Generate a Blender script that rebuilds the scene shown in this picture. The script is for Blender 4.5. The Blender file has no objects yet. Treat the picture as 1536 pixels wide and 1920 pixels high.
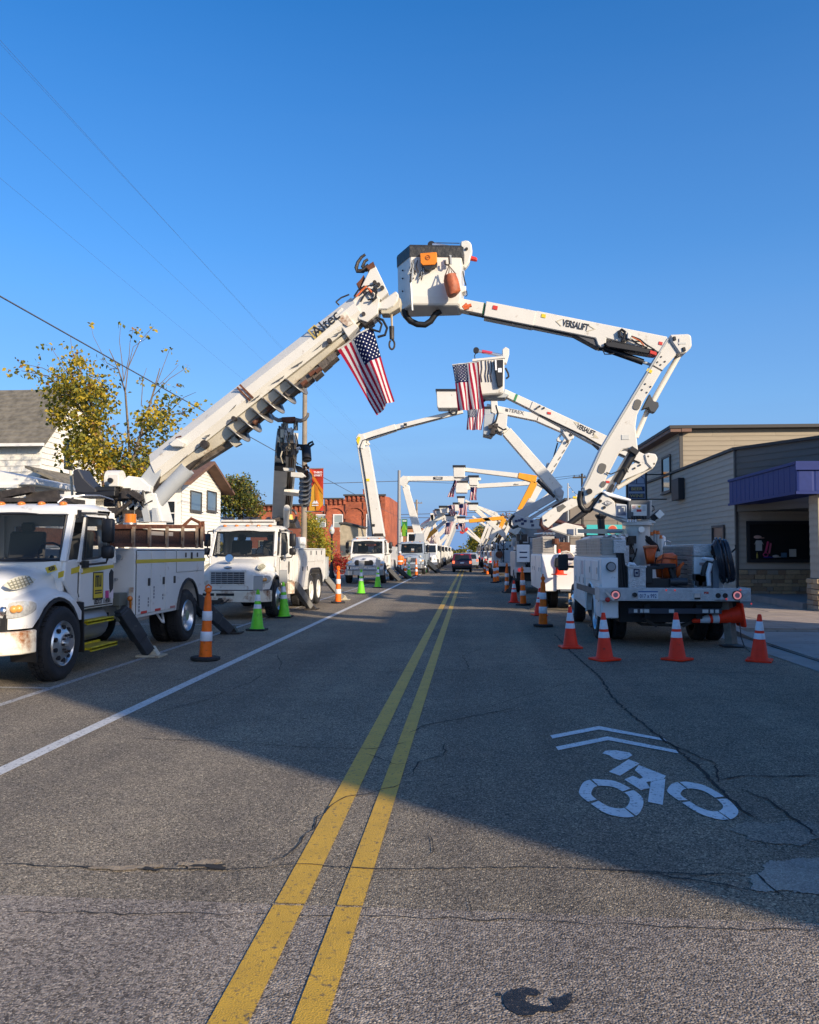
import bpy, bmesh, math, random
from mathutils import Vector, Matrix
rnd = random.Random(7)
C = bpy.context.scene.collection
SC = bpy.context.scene

# ------------------------------------------------------------------ camera, sky, sun, exposure
F, CAM_H = 1539.0, 1.7            # focal length in photo pixels, eye height in metres
YAW, PITCH = math.atan(114 / F), math.atan(73 / F)
cam_d = bpy.data.cameras.new('camera')
cam = bpy.data.objects.new('camera', cam_d)
C.objects.link(cam)
cam.location = (0, 0, CAM_H)
cam.rotation_euler = (math.pi / 2 + PITCH, 0, YAW)
cam_d.sensor_fit = 'HORIZONTAL'
cam_d.sensor_width = 36.0
cam_d.lens = 36.0 * F / 1536.0
cam_d.clip_start, cam_d.clip_end = 0.05, 6000
SC.camera = cam
SUN_EL, SUN_AZ = math.radians(20.0), math.radians(130.5)   # azimuth from +Y towards +X
SKY_STRENGTH, SUN_STRENGTH, EXPOSURE = 0.145, 4.7, 0.44
SKY_GAMMA, SKY_SAT, SKY_VAL, SKY_HUE = 1.0, 1.34, 1.16, 0.507
world = bpy.data.worlds.new('World')
SC.world = world
world.use_nodes = True
_nt = world.node_tree
_nt.nodes.clear()
_sky = _nt.nodes.new('ShaderNodeTexSky')
_sky.sky_type = 'NISHITA'
_sky.sun_disc = False
_sky.sun_elevation, _sky.sun_rotation = SUN_EL, SUN_AZ
_sky.altitude, _sky.air_density, _sky.dust_density, _sky.ozone_density = 200, 1.0, 1.3, 3.0
_hsv = _nt.nodes.new('ShaderNodeHueSaturation')
_hsv.inputs['Saturation'].default_value = SKY_SAT
_hsv.inputs['Value'].default_value = SKY_VAL
_hsv.inputs['Hue'].default_value = SKY_HUE
_bg = _nt.nodes.new('ShaderNodeBackground')
_bg.inputs[1].default_value = SKY_STRENGTH
_out = _nt.nodes.new('ShaderNodeOutputWorld')
_gam = _nt.nodes.new('ShaderNodeGamma'); _gam.inputs[1].default_value = SKY_GAMMA
_nt.links.new(_sky.outputs[0], _gam.inputs[0]); _nt.links.new(_gam.outputs[0], _hsv.inputs['Color'])
# a low bank of grey-violet haze all round the horizon
_tc = _nt.nodes.new('ShaderNodeTexCoord'); _sx = _nt.nodes.new('ShaderNodeSeparateXYZ'); _nt.links.new(_tc.outputs['Generated'], _sx.inputs[0])
_cn = _nt.nodes.new('ShaderNodeTexNoise'); _cn.inputs['Scale'].default_value = 5.0; _cn.inputs['Detail'].default_value = 5
_mp = _nt.nodes.new('ShaderNodeMapping'); _mp.inputs['Scale'].default_value = (1, 1, 9); _nt.links.new(_tc.outputs['Generated'], _mp.inputs[0]); _nt.links.new(_mp.outputs[0], _cn.inputs['Vector'])
_ma = _nt.nodes.new('ShaderNodeMath'); _ma.operation = 'MULTIPLY_ADD'; _ma.inputs[1].default_value = -0.045; _nt.links.new(_cn.outputs[0], _ma.inputs[0]); _nt.links.new(_sx.outputs[2], _ma.inputs[2])
_ra = _nt.nodes.new('ShaderNodeValToRGB'); _ra.color_ramp.interpolation = 'EASE'
_ra.color_ramp.elements[0].position = 0.0; _ra.color_ramp.elements[0].color = (0.92, 0.92, 0.92, 1)
_ra.color_ramp.elements[1].position = 0.62; _ra.color_ramp.elements[1].color = (0, 0, 0, 1)
_e = _ra.color_ramp.elements.new(0.06); _e.color = (0.80, 0.80, 0.80, 1)
_e = _ra.color_ramp.elements.new(0.17); _e.color = (0.48, 0.48, 0.48, 1)
_e = _ra.color_ramp.elements.new(0.34); _e.color = (0.17, 0.17, 0.17, 1)
_nt.links.new(_ma.outputs[0], _ra.inputs[0])
_mx = _nt.nodes.new('ShaderNodeMix'); _mx.data_type = 'RGBA'
_nt.links.new(_ra.outputs[0], _mx.inputs[0]); _nt.links.new(_hsv.outputs[0], _mx.inputs[6])
HAZE = (0.14, 0.275, 0.555)
_mx.inputs[7].default_value = (HAZE[0] / SKY_STRENGTH, HAZE[1] / SKY_STRENGTH, HAZE[2] / SKY_STRENGTH, 1)
_nt.links.new(_mx.outputs[2], _bg.inputs[0])
_nt.links.new(_bg.outputs[0], _out.inputs[0])
sun_d = bpy.data.lights.new('sun', 'SUN')
sun_d.energy, sun_d.angle, sun_d.color = SUN_STRENGTH, math.radians(0.8), (1.0, 0.85, 0.65)
sun = bpy.data.objects.new('sun', sun_d)
C.objects.link(sun)
SUN_DIR = Vector((math.sin(SUN_AZ) * math.cos(SUN_EL), math.cos(SUN_AZ) * math.cos(SUN_EL), math.sin(SUN_EL)))
sun.rotation_euler = SUN_DIR.to_track_quat('Z', 'Y').to_euler()
vs = SC.view_settings
vs.view_transform, vs.look, vs.exposure, vs.gamma = 'Standard', 'None', EXPOSURE, 1.0
vs.use_curve_mapping = False

# ------------------------------------------------------------------ measuring helpers: photo pixel -> place in the world
_R = cam.rotation_euler.to_matrix()
def ray(px, py): return _R @ Vector(((px - 768) / F, (960 - py) / F, -1))
def PY(px, py, Y):                      # on the vertical plane at distance Y
    d = ray(px, py); return Vector((0, 0, CAM_H)) + d * (Y / d.y)
def PX(px, py, X):                      # on the vertical plane at side offset X
    d = ray(px, py); return Vector((0, 0, CAM_H)) + d * (X / d.x)
def G(px, py, z=0.0):                   # on the ground
    d = ray(px, py); return Vector((0, 0, CAM_H)) + d * ((z - CAM_H) / d.z)

# ------------------------------------------------------------------ materials
def lk(nt, a, b): nt.links.new(a, b)
_mats = {}
def M(name, col, rough=0.5, metal=0.0, var=0.0, vscale=3.0, bump=0.0, bscale=40.0, dirt=None, coat=0.0, alpha=1.0, emit=None, transl=0.0, world_co=False, spec=None):
    if name in _mats: return _mats[name]
    m = bpy.data.materials.new(name); m.use_nodes = True
    nt = m.node_tree; b = nt.nodes['Principled BSDF']
    b.inputs['Base Color'].default_value = (*col, 1)
    b.inputs['Roughness'].default_value = rough
    b.inputs['Metallic'].default_value = metal
    if spec is not None: b.inputs['Specular IOR Level'].default_value = spec
    if coat: b.inputs['Coat Weight'].default_value = coat
    if alpha < 1: b.inputs['Alpha'].default_value = alpha
    if emit:
        b.inputs['Emission Color'].default_value = (*emit[0], 1); b.inputs['Emission Strength'].default_value = emit[1]
    if var or bump or dirt:
        if world_co:
            co = nt.nodes.new('ShaderNodeNewGeometry').outputs['Position']
        else:
            co = nt.nodes.new('ShaderNodeTexCoord').outputs['Object']
    colout = None
    if var:
        n = nt.nodes.new('ShaderNodeTexNoise'); n.inputs['Scale'].default_value = vscale; n.inputs['Detail'].default_value = 6
        lk(nt, co, n.inputs['Vector'])
        r = nt.nodes.new('ShaderNodeMapRange'); r.inputs[1].default_value = 0.3; r.inputs[2].default_value = 0.7
        r.inputs[3].default_value = 1 - var; r.inputs[4].default_value = 1 + var * 0.6
        lk(nt, n.outputs[0], r.inputs[0])
        mx = nt.nodes.new('ShaderNodeMix'); mx.data_type = 'RGBA'; mx.blend_type = 'MULTIPLY'; mx.inputs[0].default_value = 1
        mx.inputs[6].default_value = (*col, 1); lk(nt, r.outputs[0], mx.inputs[7])
        colout = mx.outputs[2]
    if dirt:
        dc, amt, ds = dirt
        n = nt.nodes.new('ShaderNodeTexNoise'); n.inputs['Scale'].default_value = ds; n.inputs['Detail'].default_value = 9; n.inputs['Roughness'].default_value = 0.65
        lk(nt, co, n.inputs['Vector'])
        r = nt.nodes.new('ShaderNodeMapRange'); r.inputs[1].default_value = 0.66 - amt * 0.3; r.inputs[2].default_value = 0.76 - amt * 0.2
        lk(nt, n.outputs[0], r.inputs[0])
        mx = nt.nodes.new('ShaderNodeMix'); mx.data_type = 'RGBA'
        lk(nt, r.outputs[0], mx.inputs[0])
        if colout: lk(nt, colout, mx.inputs[6])
        else: mx.inputs[6].default_value = (*col, 1)
        mx.inputs[7].default_value = (*dc, 1)
        colout = mx.outputs[2]
    if colout: lk(nt, colout, b.inputs['Base Color'])
    if bump:
        n = nt.nodes.new('ShaderNodeTexNoise'); n.inputs['Scale'].default_value = bscale; n.inputs['Detail'].default_value = 5
        lk(nt, co, n.inputs['Vector'])
        bp = nt.nodes.new('ShaderNodeBump'); bp.inputs['Strength'].default_value = bump; bp.inputs['Distance'].default_value = 0.02
        lk(nt, n.outputs[0], bp.inputs['Height']); lk(nt, bp.outputs[0], b.inputs['Normal'])
    if transl:
        t = nt.nodes.new('ShaderNodeBsdfTranslucent')
        if colout: lk(nt, colout, t.inputs[0])
        else: t.inputs[0].default_value = (*col, 1)
        ms = nt.nodes.new('ShaderNodeMixShader'); ms.inputs[0].default_value = transl
        o = nt.nodes['Material Output']
        lk(nt, b.outputs[0], ms.inputs[1]); lk(nt, t.outputs[0], ms.inputs[2]); lk(nt, ms.outputs[0], o.inputs[0])
    _mats[name] = m
    return m

WHITE = M('white_truck_paint', (0.72, 0.71, 0.68), 0.28, 0, 0.05, 2.5, dirt=((0.42, 0.36, 0.29), 0.14, 4.0), coat=0.3)
CREAM = M('boom_white_paint', (0.66, 0.63, 0.565), 0.34, 0, 0.06, 2.0, dirt=((0.36, 0.29, 0.21), 0.17, 5.0))
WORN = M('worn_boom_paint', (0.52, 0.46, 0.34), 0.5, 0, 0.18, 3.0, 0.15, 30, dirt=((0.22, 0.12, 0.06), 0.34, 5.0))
WHITE2 = M('scuffed_white_paint', (0.68, 0.66, 0.61), 0.4, 0, 0.06, 3.0, dirt=((0.32, 0.20, 0.11), 0.22, 4.5))
RUSTY = M('rust_eaten_white_paint', (0.72, 0.66, 0.54), 0.55, 0, 0.1, 4.0, 0.15, 40, dirt=((0.24, 0.085, 0.02), 0.62, 3.2))
RUST = M('brown_rust', (0.13, 0.042, 0.018), 0.8, 0, 0.4, 7.0, 0.3, 60, dirt=((0.30, 0.16, 0.08), 0.25, 9.0))
GREYP = M('grey_boom_paint_and_shade', (0.40, 0.42, 0.43), 0.4, 0, 0.08, 3.0)  # grey parts, and shade painted into some booms
BLUEGREY = M('blue_grey_truck_paint', (0.30, 0.35, 0.41), 0.3, 0, 0.06, 3.0)
ORANGEB = M('orange_boom_paint', (0.75, 0.32, 0.02), 0.4, 0, 0.1, 3.0)
BLACK = M('black_plastic', (0.015, 0.015, 0.017), 0.5, 0, 0.2, 8.0)
RUBBER = M('tyre_rubber', (0.022, 0.022, 0.024), 0.85, 0, 0.25, 9.0, 0.2, 60, dirt=((0.07, 0.06, 0.05), 0.2, 5.0))
HOSE = M('black_hose', (0.014, 0.014, 0.015), 0.45)
DARK = M('dark_chassis', (0.02, 0.02, 0.021), 0.8, 0, 0.4, 4.0)
STEEL = M('bare_steel', (0.52, 0.52, 0.52), 0.32, 0.9, 0.1, 8.0)
ALU = M('polished_wheel_aluminium', (0.66, 0.66, 0.65), 0.28, 0.85, 0.1, 6.0)
PLATE = M('checker_plate', (0.56, 0.56, 0.55), 0.42, 0.25, 0.15, 12.0, 0.6, 55)
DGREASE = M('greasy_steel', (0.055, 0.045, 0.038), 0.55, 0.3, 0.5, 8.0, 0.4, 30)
YELLOW = M('yellow_stripe', (0.62, 0.46, 0.02), 0.4)
SIGNYEL = M('yellow_sign_paint', (0.70, 0.52, 0.02), 0.4)
STEPYEL = M('yellow_step_paint', (0.60, 0.47, 0.01), 0.55, 0, 0.25, 14.0)
INK = M('black_print', (0.012, 0.012, 0.014), 0.5)
WPRINT = M('white_print', (0.8, 0.8, 0.8), 0.5)
GLASS = M('vehicle_glass', (0.012, 0.017, 0.017), 0.03, 0, alpha=0.5)
DGLASS = M('dark_window_glass', (0.014, 0.018, 0.022), 0.05)
CHROME = M('mirror_chrome', (0.6, 0.6, 0.6), 0.25, 1.0)
LAMPG = M('clear_lamp_lens', (0.55, 0.55, 0.53), 0.08, 0.2, 0.25, 30.0, coat=1.0)
AMBER = M('amber_lens', (0.60, 0.17, 0.015), 0.2, coat=0.6)
REDL = M('red_lens', (0.42, 0.01, 0.012), 0.2, coat=0.6)
REDLIT = M('lit_tail_lamp', (0.6, 0.03, 0.04), 0.3, emit=((1.0, 0.12, 0.12), 0.25))
PINKLIT = M('lit_tail_lamp_ring', (0.8, 0.25, 0.25), 0.3, emit=((1.0, 0.35, 0.35), 0.3))
OUTRIG = M('black_outrigger_paint', (0.035, 0.04, 0.048), 0.45, 0, 0.3, 6.0, dirt=((0.13, 0.13, 0.12), 0.15, 8.0))
OUTRIG2 = M('grey_outrigger_paint', (0.16, 0.155, 0.145), 0.5, 0, 0.25, 6.0, dirt=((0.05, 0.04, 0.03), 0.2, 8.0))
SEATM = M('grey_cab_seat', (0.10, 0.10, 0.10), 0.8)
DASH = M('grey_dashboard', (0.20, 0.20, 0.17), 0.7)
ORBAG = M('orange_vinyl', (0.80, 0.13, 0.02), 0.45, 0, 0.2, 8.0, 0.5, 12)
ORTOOL = M('orange_pouch_plastic', (0.75, 0.22, 0.01), 0.4, 0, 0.12, 9.0)
RUSTBAG = M('rust_orange_canvas', (0.40, 0.10, 0.035), 0.6, 0, 0.35, 9.0, 0.5, 14)
REDB = M('red_glove_red', (0.55, 0.03, 0.02), 0.5)

BGREASE = M('brown_greasy_steel', (0.15, 0.12, 0.09), 0.5, 0.2, 0.45, 7.0, 0.4, 26, dirt=((0.04, 0.03, 0.025), 0.4, 6.0))
# ------------------------------------------------------------------ mesh building
class MB:
    def __init__(s): s.v, s.f, s.mi, s.cur = [], [], [], 0
    def add(s, vs_, fs):
        o = len(s.v); s.v += [Vector(p) for p in vs_]
        for f_ in fs: s.f.append([i + o for i in f_]); s.mi.append(s.cur)
        return s
    def box(s, x0, x1, y0, y1, z0, z1):
        return s.add([(x0,y0,z0),(x1,y0,z0),(x1,y1,z0),(x0,y1,z0),(x0,y0,z1),(x1,y0,z1),(x1,y1,z1),(x0,y1,z1)],
                     [(0,3,2,1),(4,5,6,7),(0,1,5,4),(1,2,6,5),(2,3,7,6),(3,0,4,7)])
    def beam(s, p0, p1, w, h, w1=None, h1=None, up=(0,0,1)):
        p0, p1 = Vector(p0), Vector(p1); d = (p1 - p0).normalized(); up = Vector(up)
        sx = d.cross(up)
        if sx.length < 1e-4: sx = d.cross(Vector((0, 1, 0)))
        sx.normalize(); sz = sx.cross(d).normalized()
        w1 = w if w1 is None else w1; h1 = h if h1 is None else h1
        q = []
        for p, ww, hh in ((p0, w, h), (p1, w1, h1)):
            for a, b_ in ((-1,-1),(1,-1),(1,1),(-1,1)): q.append(p + sx * a * ww / 2 + sz * b_ * hh / 2)
        return s.add(q, [(0,3,2,1),(4,5,6,7),(0,1,5,4),(1,2,6,5),(2,3,7,6),(3,0,4,7)])
    def cyl(s, p0, p1, r, r1=None, n=12, cap=True):
        p0, p1 = Vector(p0), Vector(p1); r1 = r if r1 is None else r1
        d = (p1 - p0).normalized(); a = d.orthogonal().normalized(); b_ = d.cross(a)
        q = []
        for p, rr in ((p0, r), (p1, r1)):
            for i in range(n):
                t = 2 * math.pi * i / n; q.append(p + (a * math.cos(t) + b_ * math.sin(t)) * rr)
        fs = [(i, (i + 1) % n, n + (i + 1) % n, n + i) for i in range(n)]
        if cap: fs += [tuple(range(n))[::-1], tuple(range(n, 2 * n))]
        return s.add(q, fs)
    def tube(s, pts, r, n=6, r1=None):
        pts = [Vector(p) for p in pts]; q = []; k = len(pts); r1 = r if r1 is None else r1
        a = None
        for i, p in enumerate(pts):
            d = (pts[min(i + 1, k - 1)] - pts[max(i - 1, 0)]).normalized()
            if a is None: a = d.orthogonal().normalized()
            else:
                a = a - d * a.dot(d)
                a = a.normalized() if a.length > 1e-6 else d.orthogonal().normalized()
            b_ = d.cross(a); rr = r + (r1 - r) * i / max(1, k - 1)
            for j in range(n):
                t = 2 * math.pi * j / n; q.append(p + (a * math.cos(t) + b_ * math.sin(t)) * rr)
        fs = [(i*n+j, i*n+(j+1)%n, (i+1)*n+(j+1)%n, (i+1)*n+j) for i in range(k-1) for j in range(n)]
        fs += [tuple(range(n))[::-1], tuple(range((k-1)*n, k*n))]
        return s.add(q, fs)
    def prism(s, pts, ext):
        pts = [Vector(p) for p in pts]; e = Vector(ext); n = len(pts)
        return s.add(pts + [p + e for p in pts], [tuple(range(n))[::-1], tuple(range(n, 2*n))] + [(i, (i+1) % n, n + (i+1) % n, n + i) for i in range(n)])
    def ringplate(s, outer, inner, ext):
        n = len(outer); e = Vector(ext); O = [Vector(p) for p in outer]; I = [Vector(p) for p in inner]
        q = O + I + [p + e for p in O] + [p + e for p in I]
        fs = []
        for i in range(n):
            j = (i + 1) % n
            fs += [(i, j, n+j, n+i), (2*n+i, 3*n+i, 3*n+j, 2*n+j), (i, 2*n+i, 2*n+j, j), (n+i, n+j, 3*n+j, 3*n+i)]
        return s.add(q, fs)
    def loft(s, secs, cap=True, closed=True):
        n = len(secs[0]); q = [Vector(p) for sc in secs for p in sc]; fs = []
        for i in range(len(secs) - 1):
            for j in range(n if closed else n - 1):
                fs.append((i*n+j, i*n+(j+1)%n, (i+1)*n+(j+1)%n, (i+1)*n+j))
        if cap: fs += [tuple(range(n))[::-1], tuple(range((len(secs)-1)*n, len(secs)*n))]
        return s.add(q, fs)
    def lathe(s, prof, n, c=(0,0,0), axis='z', cap=False):
        q = []; c = Vector(c)
        for r, h in prof:
            for i in range(n):
                t = 2 * math.pi * i / n; a, b_ = r * math.cos(t), r * math.sin(t)
                q.append(c + (Vector((a, b_, h)) if axis == 'z' else Vector((h, a, b_)) if axis == 'x' else Vector((a, h, b_))))
        k = len(prof)
        fs = [(i*n+j, i*n+(j+1)%n, (i+1)*n+(j+1)%n, (i+1)*n+j) for i in range(k-1) for j in range(n)]
        if cap: fs += [tuple(range(n)), tuple(range((k-1)*n, k*n))]
        return s.add(q, fs)
    def ball(s, c, rx, ry=None, rz=None, n=10, m=6):
        ry = rx if ry is None else ry; rz = rx if rz is None else rz; c = Vector(c); q = []
        for i in range(m + 1):
            p = -math.pi / 2 + math.pi * i / m
            for j in range(n):
                t = 2 * math.pi * j / n; cp = max(math.cos(p), 0.02)
                q.append(c + Vector((rx * cp * math.cos(t), ry * cp * math.sin(t), rz * math.sin(p))))
        fs = [(i*n+j, i*n+(j+1)%n, (i+1)*n+(j+1)%n, (i+1)*n+j) for i in range(m) for j in range(n)]
        fs += [tuple(range(n))[::-1], tuple(range(m*n, (m+1)*n))]
        return s.add(q, fs)
    def mesh(s, name, mats, bevel=0.0, smooth=None, off=(0,0,0), fixn=True):
        me = bpy.data.meshes.new(name); o = Vector(off)
        me.from_pydata([p - o for p in s.v], [], s.f)
        for m in mats: me.materials.append(m)
        if len(mats) > 1: me.polygons.foreach_set('material_index', s.mi)
        if fixn or bevel:
            bm = bmesh.new(); bm.from_mesh(me)
            if fixn: bmesh.ops.recalc_face_normals(bm, faces=bm.faces)
            if bevel:
                es = [e for e in bm.edges if len(e.link_faces) == 2 and e.calc_face_angle(0) > 0.6]
                bmesh.ops.bevel(bm, geom=es, offset=bevel, segments=1, affect='EDGES', clamp_overlap=True)
            bm.to_mesh(me); bm.free()
        if smooth is not None:
            me.polygons.foreach_set('use_smooth', [True] * len(me.polygons))
            me.set_sharp_from_angle(angle=math.radians(smooth))
        me.update()
        return me

def root_of(o):
    while o.parent: o = o.parent
    return o
def tag(o, label=None, cat=None, group=None, kind=None):
    if label: o['label'] = label
    if cat: o['category'] = cat
    if group: o['group'] = group
    if kind: o['kind'] = kind
    return o
def thing(name, label, cat, loc=(0,0,0), group=None):
    o = bpy.data.objects.new(name, None); C.objects.link(o); o.location = loc
    o.empty_display_size = 0.2
    return tag(o, label, cat, group)
def part(name, mb, mat, parent, bevel=0.0, smooth=None, world=False, fixn=True, label=None, kind=None):
    mats = mat if isinstance(mat, (list, tuple)) else [mat]
    off = root_of(parent).location if world else (0, 0, 0)
    o = bpy.data.objects.new(name, mb.mesh(name, mats, bevel, smooth, off, fixn)); C.objects.link(o)
    o.parent = parent
    if label: o['label'] = label
    if kind: o['kind'] = kind
    return o
def share(name, me, parent, loc=(0,0,0), rot=None, scale=None):
    o = bpy.data.objects.new(name, me); C.objects.link(o); o.parent = parent; o.location = loc
    if rot: o.rotation_euler = rot
    if scale: o.scale = scale
    return o
def solo(name, mb, mat, label=None, cat=None, group=None, kind=None, bevel=0.0, smooth=None, base=None, fixn=True):
    mats = mat if isinstance(mat, (list, tuple)) else [mat]
    off = base if base is not None else (0, 0, 0)
    o = bpy.data.objects.new(name, mb.mesh(name, mats, bevel, smooth, off, fixn)); C.objects.link(o); o.location = off
    return tag(o, label, cat, group, kind)
def copy_tree(o, parent=None):
    c = o.copy(); C.objects.link(c); c.parent = parent
    for ch in list(o.children): copy_tree(ch, c)
    return c
_dg = None
def text(s, size, mat, parent, c, xd, yd, name='lettering', bold=0.0, squeeze=1.0, world=False, shear=0.0):
    cu = bpy.data.curves.new('lettering', 'FONT'); cu.body = s; cu.size = 1.0; cu.align_x = 'CENTER'; cu.align_y = 'CENTER'
    cu.offset = bold; cu.extrude = 0.001; cu.resolution_u = 3; cu.shear = shear
    t = bpy.data.objects.new('tmp_text', cu); C.objects.link(t)
    dg = bpy.context.evaluated_depsgraph_get()
    me = bpy.data.meshes.new_from_object(t.evaluated_get(dg))
    C.objects.unlink(t); bpy.data.objects.remove(t)
    xd, yd = Vector(xd).normalized(), Vector(yd).normalized(); zd = xd.cross(yd)
    off = root_of(parent).location if world else Vector((0, 0, 0))
    for v in me.vertices:
        p = v.co; v.co = Vector(c) - off + xd * p.x * size * squeeze + yd * p.y * size + zd * (p.z * 2)
    me.materials.clear(); me.materials.append(mat)
    o = bpy.data.objects.new(name, me); C.objects.link(o); o.parent = parent
    return o
def pxpoly(pts, Y): return [PY(x, y, Y) for x, y in pts]
def slab(mb, pts, Y, t):                # outline measured in the photo, given thickness t about distance Y
    return mb.prism(pxpoly(pts, Y - t / 2), (0, t, 0))
def pxbeam(mb, a, b_, w0, w1, Y, t):    # straight member between two measured points, widths in photo pixels
    ax, ay = a; bx, by = b_; L = math.hypot(bx - ax, by - ay); nx, ny = -(by - ay) / L, (bx - ax) / L
    return slab(mb, [(ax + nx*w0/2, ay + ny*w0/2), (bx + nx*w1/2, by + ny*w1/2), (bx - nx*w1/2, by - ny*w1/2), (ax - nx*w0/2, ay - ny*w0/2)], Y, t)
def pxtube(mb, pts, r, Y, n=6): return mb.tube([PY(x, y, Y) for x, y in pts], r, n)
def sph_disc(mb, c, r, ax, t, n=12):
    c = Vector(c); ax = Vector(ax).normalized(); return mb.cyl(c - ax * t / 2, c + ax * t / 2, r, n=n)
# ================================================================== ground, road, markings
def asphalt(name, dark, light, stone, tint_var, scale, bumpd, rough=0.88):
    m = bpy.data.materials.new(name); m.use_nodes = True; nt = m.node_tree; b = nt.nodes['Principled BSDF']
    b.inputs['Roughness'].default_value = rough; b.inputs['Specular IOR Level'].default_value = 0.22
    co = nt.nodes.new('ShaderNodeNewGeometry').outputs['Position']
    def noise(sc, det=4, ro=0.6):
        n = nt.nodes.new('ShaderNodeTexNoise'); n.inputs['Scale'].default_value = sc; n.inputs['Detail'].default_value = det
        n.inputs['Roughness'].default_value = ro; lk(nt, co, n.inputs['Vector']); return n.outputs[0]
    def mr(a, lo, hi, o0, o1):
        r = nt.nodes.new('ShaderNodeMapRange'); r.inputs[1].default_value, r.inputs[2].default_value = lo, hi
        r.inputs[3].default_value, r.inputs[4].default_value = o0, o1; lk(nt, a, r.inputs[0]); return r.outputs[0]
    def mix(f, a, c, bt='MIX'):
        x = nt.nodes.new('ShaderNodeMix'); x.data_type = 'RGBA'; x.blend_type = bt
        if isinstance(f, float): x.inputs[0].default_value = f
        else: lk(nt, f, x.inputs[0])
        for s, i in ((a, 6), (c, 7)):
            if isinstance(s, tuple): x.inputs[i].default_value = (*s, 1)
            else: lk(nt, s, x.inputs[i])
        return x.outputs[2]
    v = nt.nodes.new('ShaderNodeTexVoronoi'); v.inputs['Scale'].default_value = scale; lk(nt, co, v.inputs['Vector'])
    sep = nt.nodes.new('ShaderNodeSeparateColor'); lk(nt, v.outputs['Color'], sep.inputs[0])
    v2 = nt.nodes.new('ShaderNodeTexVoronoi'); v2.inputs['Scale'].default_value = scale * 2.3; lk(nt, co, v2.inputs['Vector'])
    sep2 = nt.nodes.new('ShaderNodeSeparateColor'); lk(nt, v2.outputs['Color'], sep2.inputs[0])
    c = mix(mr(sep.outputs[0], 0.15, 0.95, 0, 1), dark, light)
    c = mix(mr(sep2.outputs[1], 0.82, 0.98, 0, 0.8), c, stone)
    c = mix(mr(sep.outputs[2], 0.93, 0.99, 0, 0.9), c, stone)
    big = noise(0.5, 5); mid = noise(3.5, 5); stn = noise(5.0, 2)
    c = mix(1.0, c, mix(mr(big, 0.3, 0.7, 0, 1), (1 - tint_var,) * 3, (1 + tint_var, 1 + tint_var, 1 + tint_var * 0.8)), 'MULTIPLY')
    c = mix(1.0, c, mix(mr(mid, 0.3, 0.7, 0, 1), (0.88, 0.88, 0.9), (1.1, 1.09, 1.06)), 'MULTIPLY')
    mpp = nt.nodes.new('ShaderNodeMapping'); mpp.inputs['Scale'].default_value = (1.1, 0.05, 1); lk(nt, co, mpp.inputs[0])
    ln = nt.nodes.new('ShaderNodeTexNoise'); ln.inputs['Scale'].default_value = 1.0; ln.inputs['Detail'].default_value = 3; lk(nt, mpp.outputs[0], ln.inputs['Vector'])
    c = mix(1.0, c, mix(mr(ln.outputs[0], 0.35, 0.65, 0, 1), (0.80, 0.80, 0.81), (1.12, 1.11, 1.08)), 'MULTIPLY')
    c = mix(mr(stn, 0.70, 0.77, 0, 0.55), c, (0.02, 0.02, 0.022))
    lk(nt, c, b.inputs['Base Color'])
    h = nt.nodes.new('ShaderNodeMath'); h.operation = 'ADD'
    lk(nt, mr(v.outputs['Distance'], 0, 0.7, 1, 0), h.inputs[0]); lk(nt, mr(noise(scale * 1.7, 2), 0, 1, 0, 0.6), h.inputs[1])
    bp = nt.nodes.new('ShaderNodeBump'); bp.inputs['Strength'].default_value = bumpd; bp.inputs['Distance'].default_value = 0.006
    lk(nt, h.outputs[0], bp.inputs['Height']); lk(nt, bp.outputs[0], b.inputs['Normal'])
    _mats[name] = m
    return m
ASPH = asphalt('road_asphalt', (0.088, 0.075, 0.059), (0.315, 0.262, 0.200), (0.60, 0.50, 0.37), 0.16, 105, 0.8)
ASPH2 = asphalt('pinkish_asphalt', (0.108, 0.090, 0.077), (0.37, 0.308, 0.255), (0.60, 0.51, 0.41), 0.12, 90, 0.7)
PATCH = asphalt('pale_patch_asphalt', (0.24, 0.22, 0.195), (0.40, 0.37, 0.32), (0.5, 0.46, 0.4), 0.1, 120, 0.5)
PATCH2 = asphalt('faint_patch_asphalt', (0.13, 0.118, 0.10), (0.36, 0.31, 0.25), (0.55, 0.48, 0.38), 0.14, 110, 0.5)
def paint(name, col, wear):
    m = M(name, col, 0.6, 0, 0.12, 5.0, 0.35, 120, dirt=((0.07, 0.065, 0.06), wear, 34.0), world_co=True)
    return m
LINEW = paint('white_road_paint', (0.62, 0.61, 0.58), 0.42)
LINEW2 = paint('worn_white_road_paint', (0.46, 0.45, 0.43), 0.65)
LINEY = paint('yellow_road_paint', (0.62, 0.36, 0.035), 0.34)
SHARW = paint('fresh_white_road_paint', (0.74, 0.74, 0.73), 0.36)
CRACKM = M('crack_dark', (0.022, 0.021, 0.02), 0.95, 0, 0.3, 30)
CONC = M('concrete', (0.34, 0.31, 0.275), 0.85, 0, 0.14, 1.6, 0.3, 60, dirt=((0.2, 0.18, 0.16), 0.25, 6.0), world_co=True)
SLABM = M('tan_paving', (0.36, 0.285, 0.225), 0.85, 0, 0.2, 2.5, 0.3, 50, dirt=((0.22, 0.18, 0.15), 0.25, 5.0), world_co=True)
GRASSM = M('dry_grass_ground', (0.09, 0.085, 0.035), 0.95, 0, 0.4, 0.6, 0.4, 20, world_co=True)
STRUCT = 'structure'
def sheet(mb, x0, x1, y0, y1, z): mb.add([(x0,y0,z),(x1,y0,z),(x1,y1,z),(x0,y1,z)], [(0,1,2,3)])
m = MB(); sheet(m, -3000, 3000, -60, 5000, -0.03); solo('ground', m, GRASSM, kind=STRUCT, fixn=False)
m = MB(); sheet(m, -8.1, 5.3, 3.93, 600, 0.0); solo('road', m, ASPH, kind=STRUCT, fixn=False)
m = MB()
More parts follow.
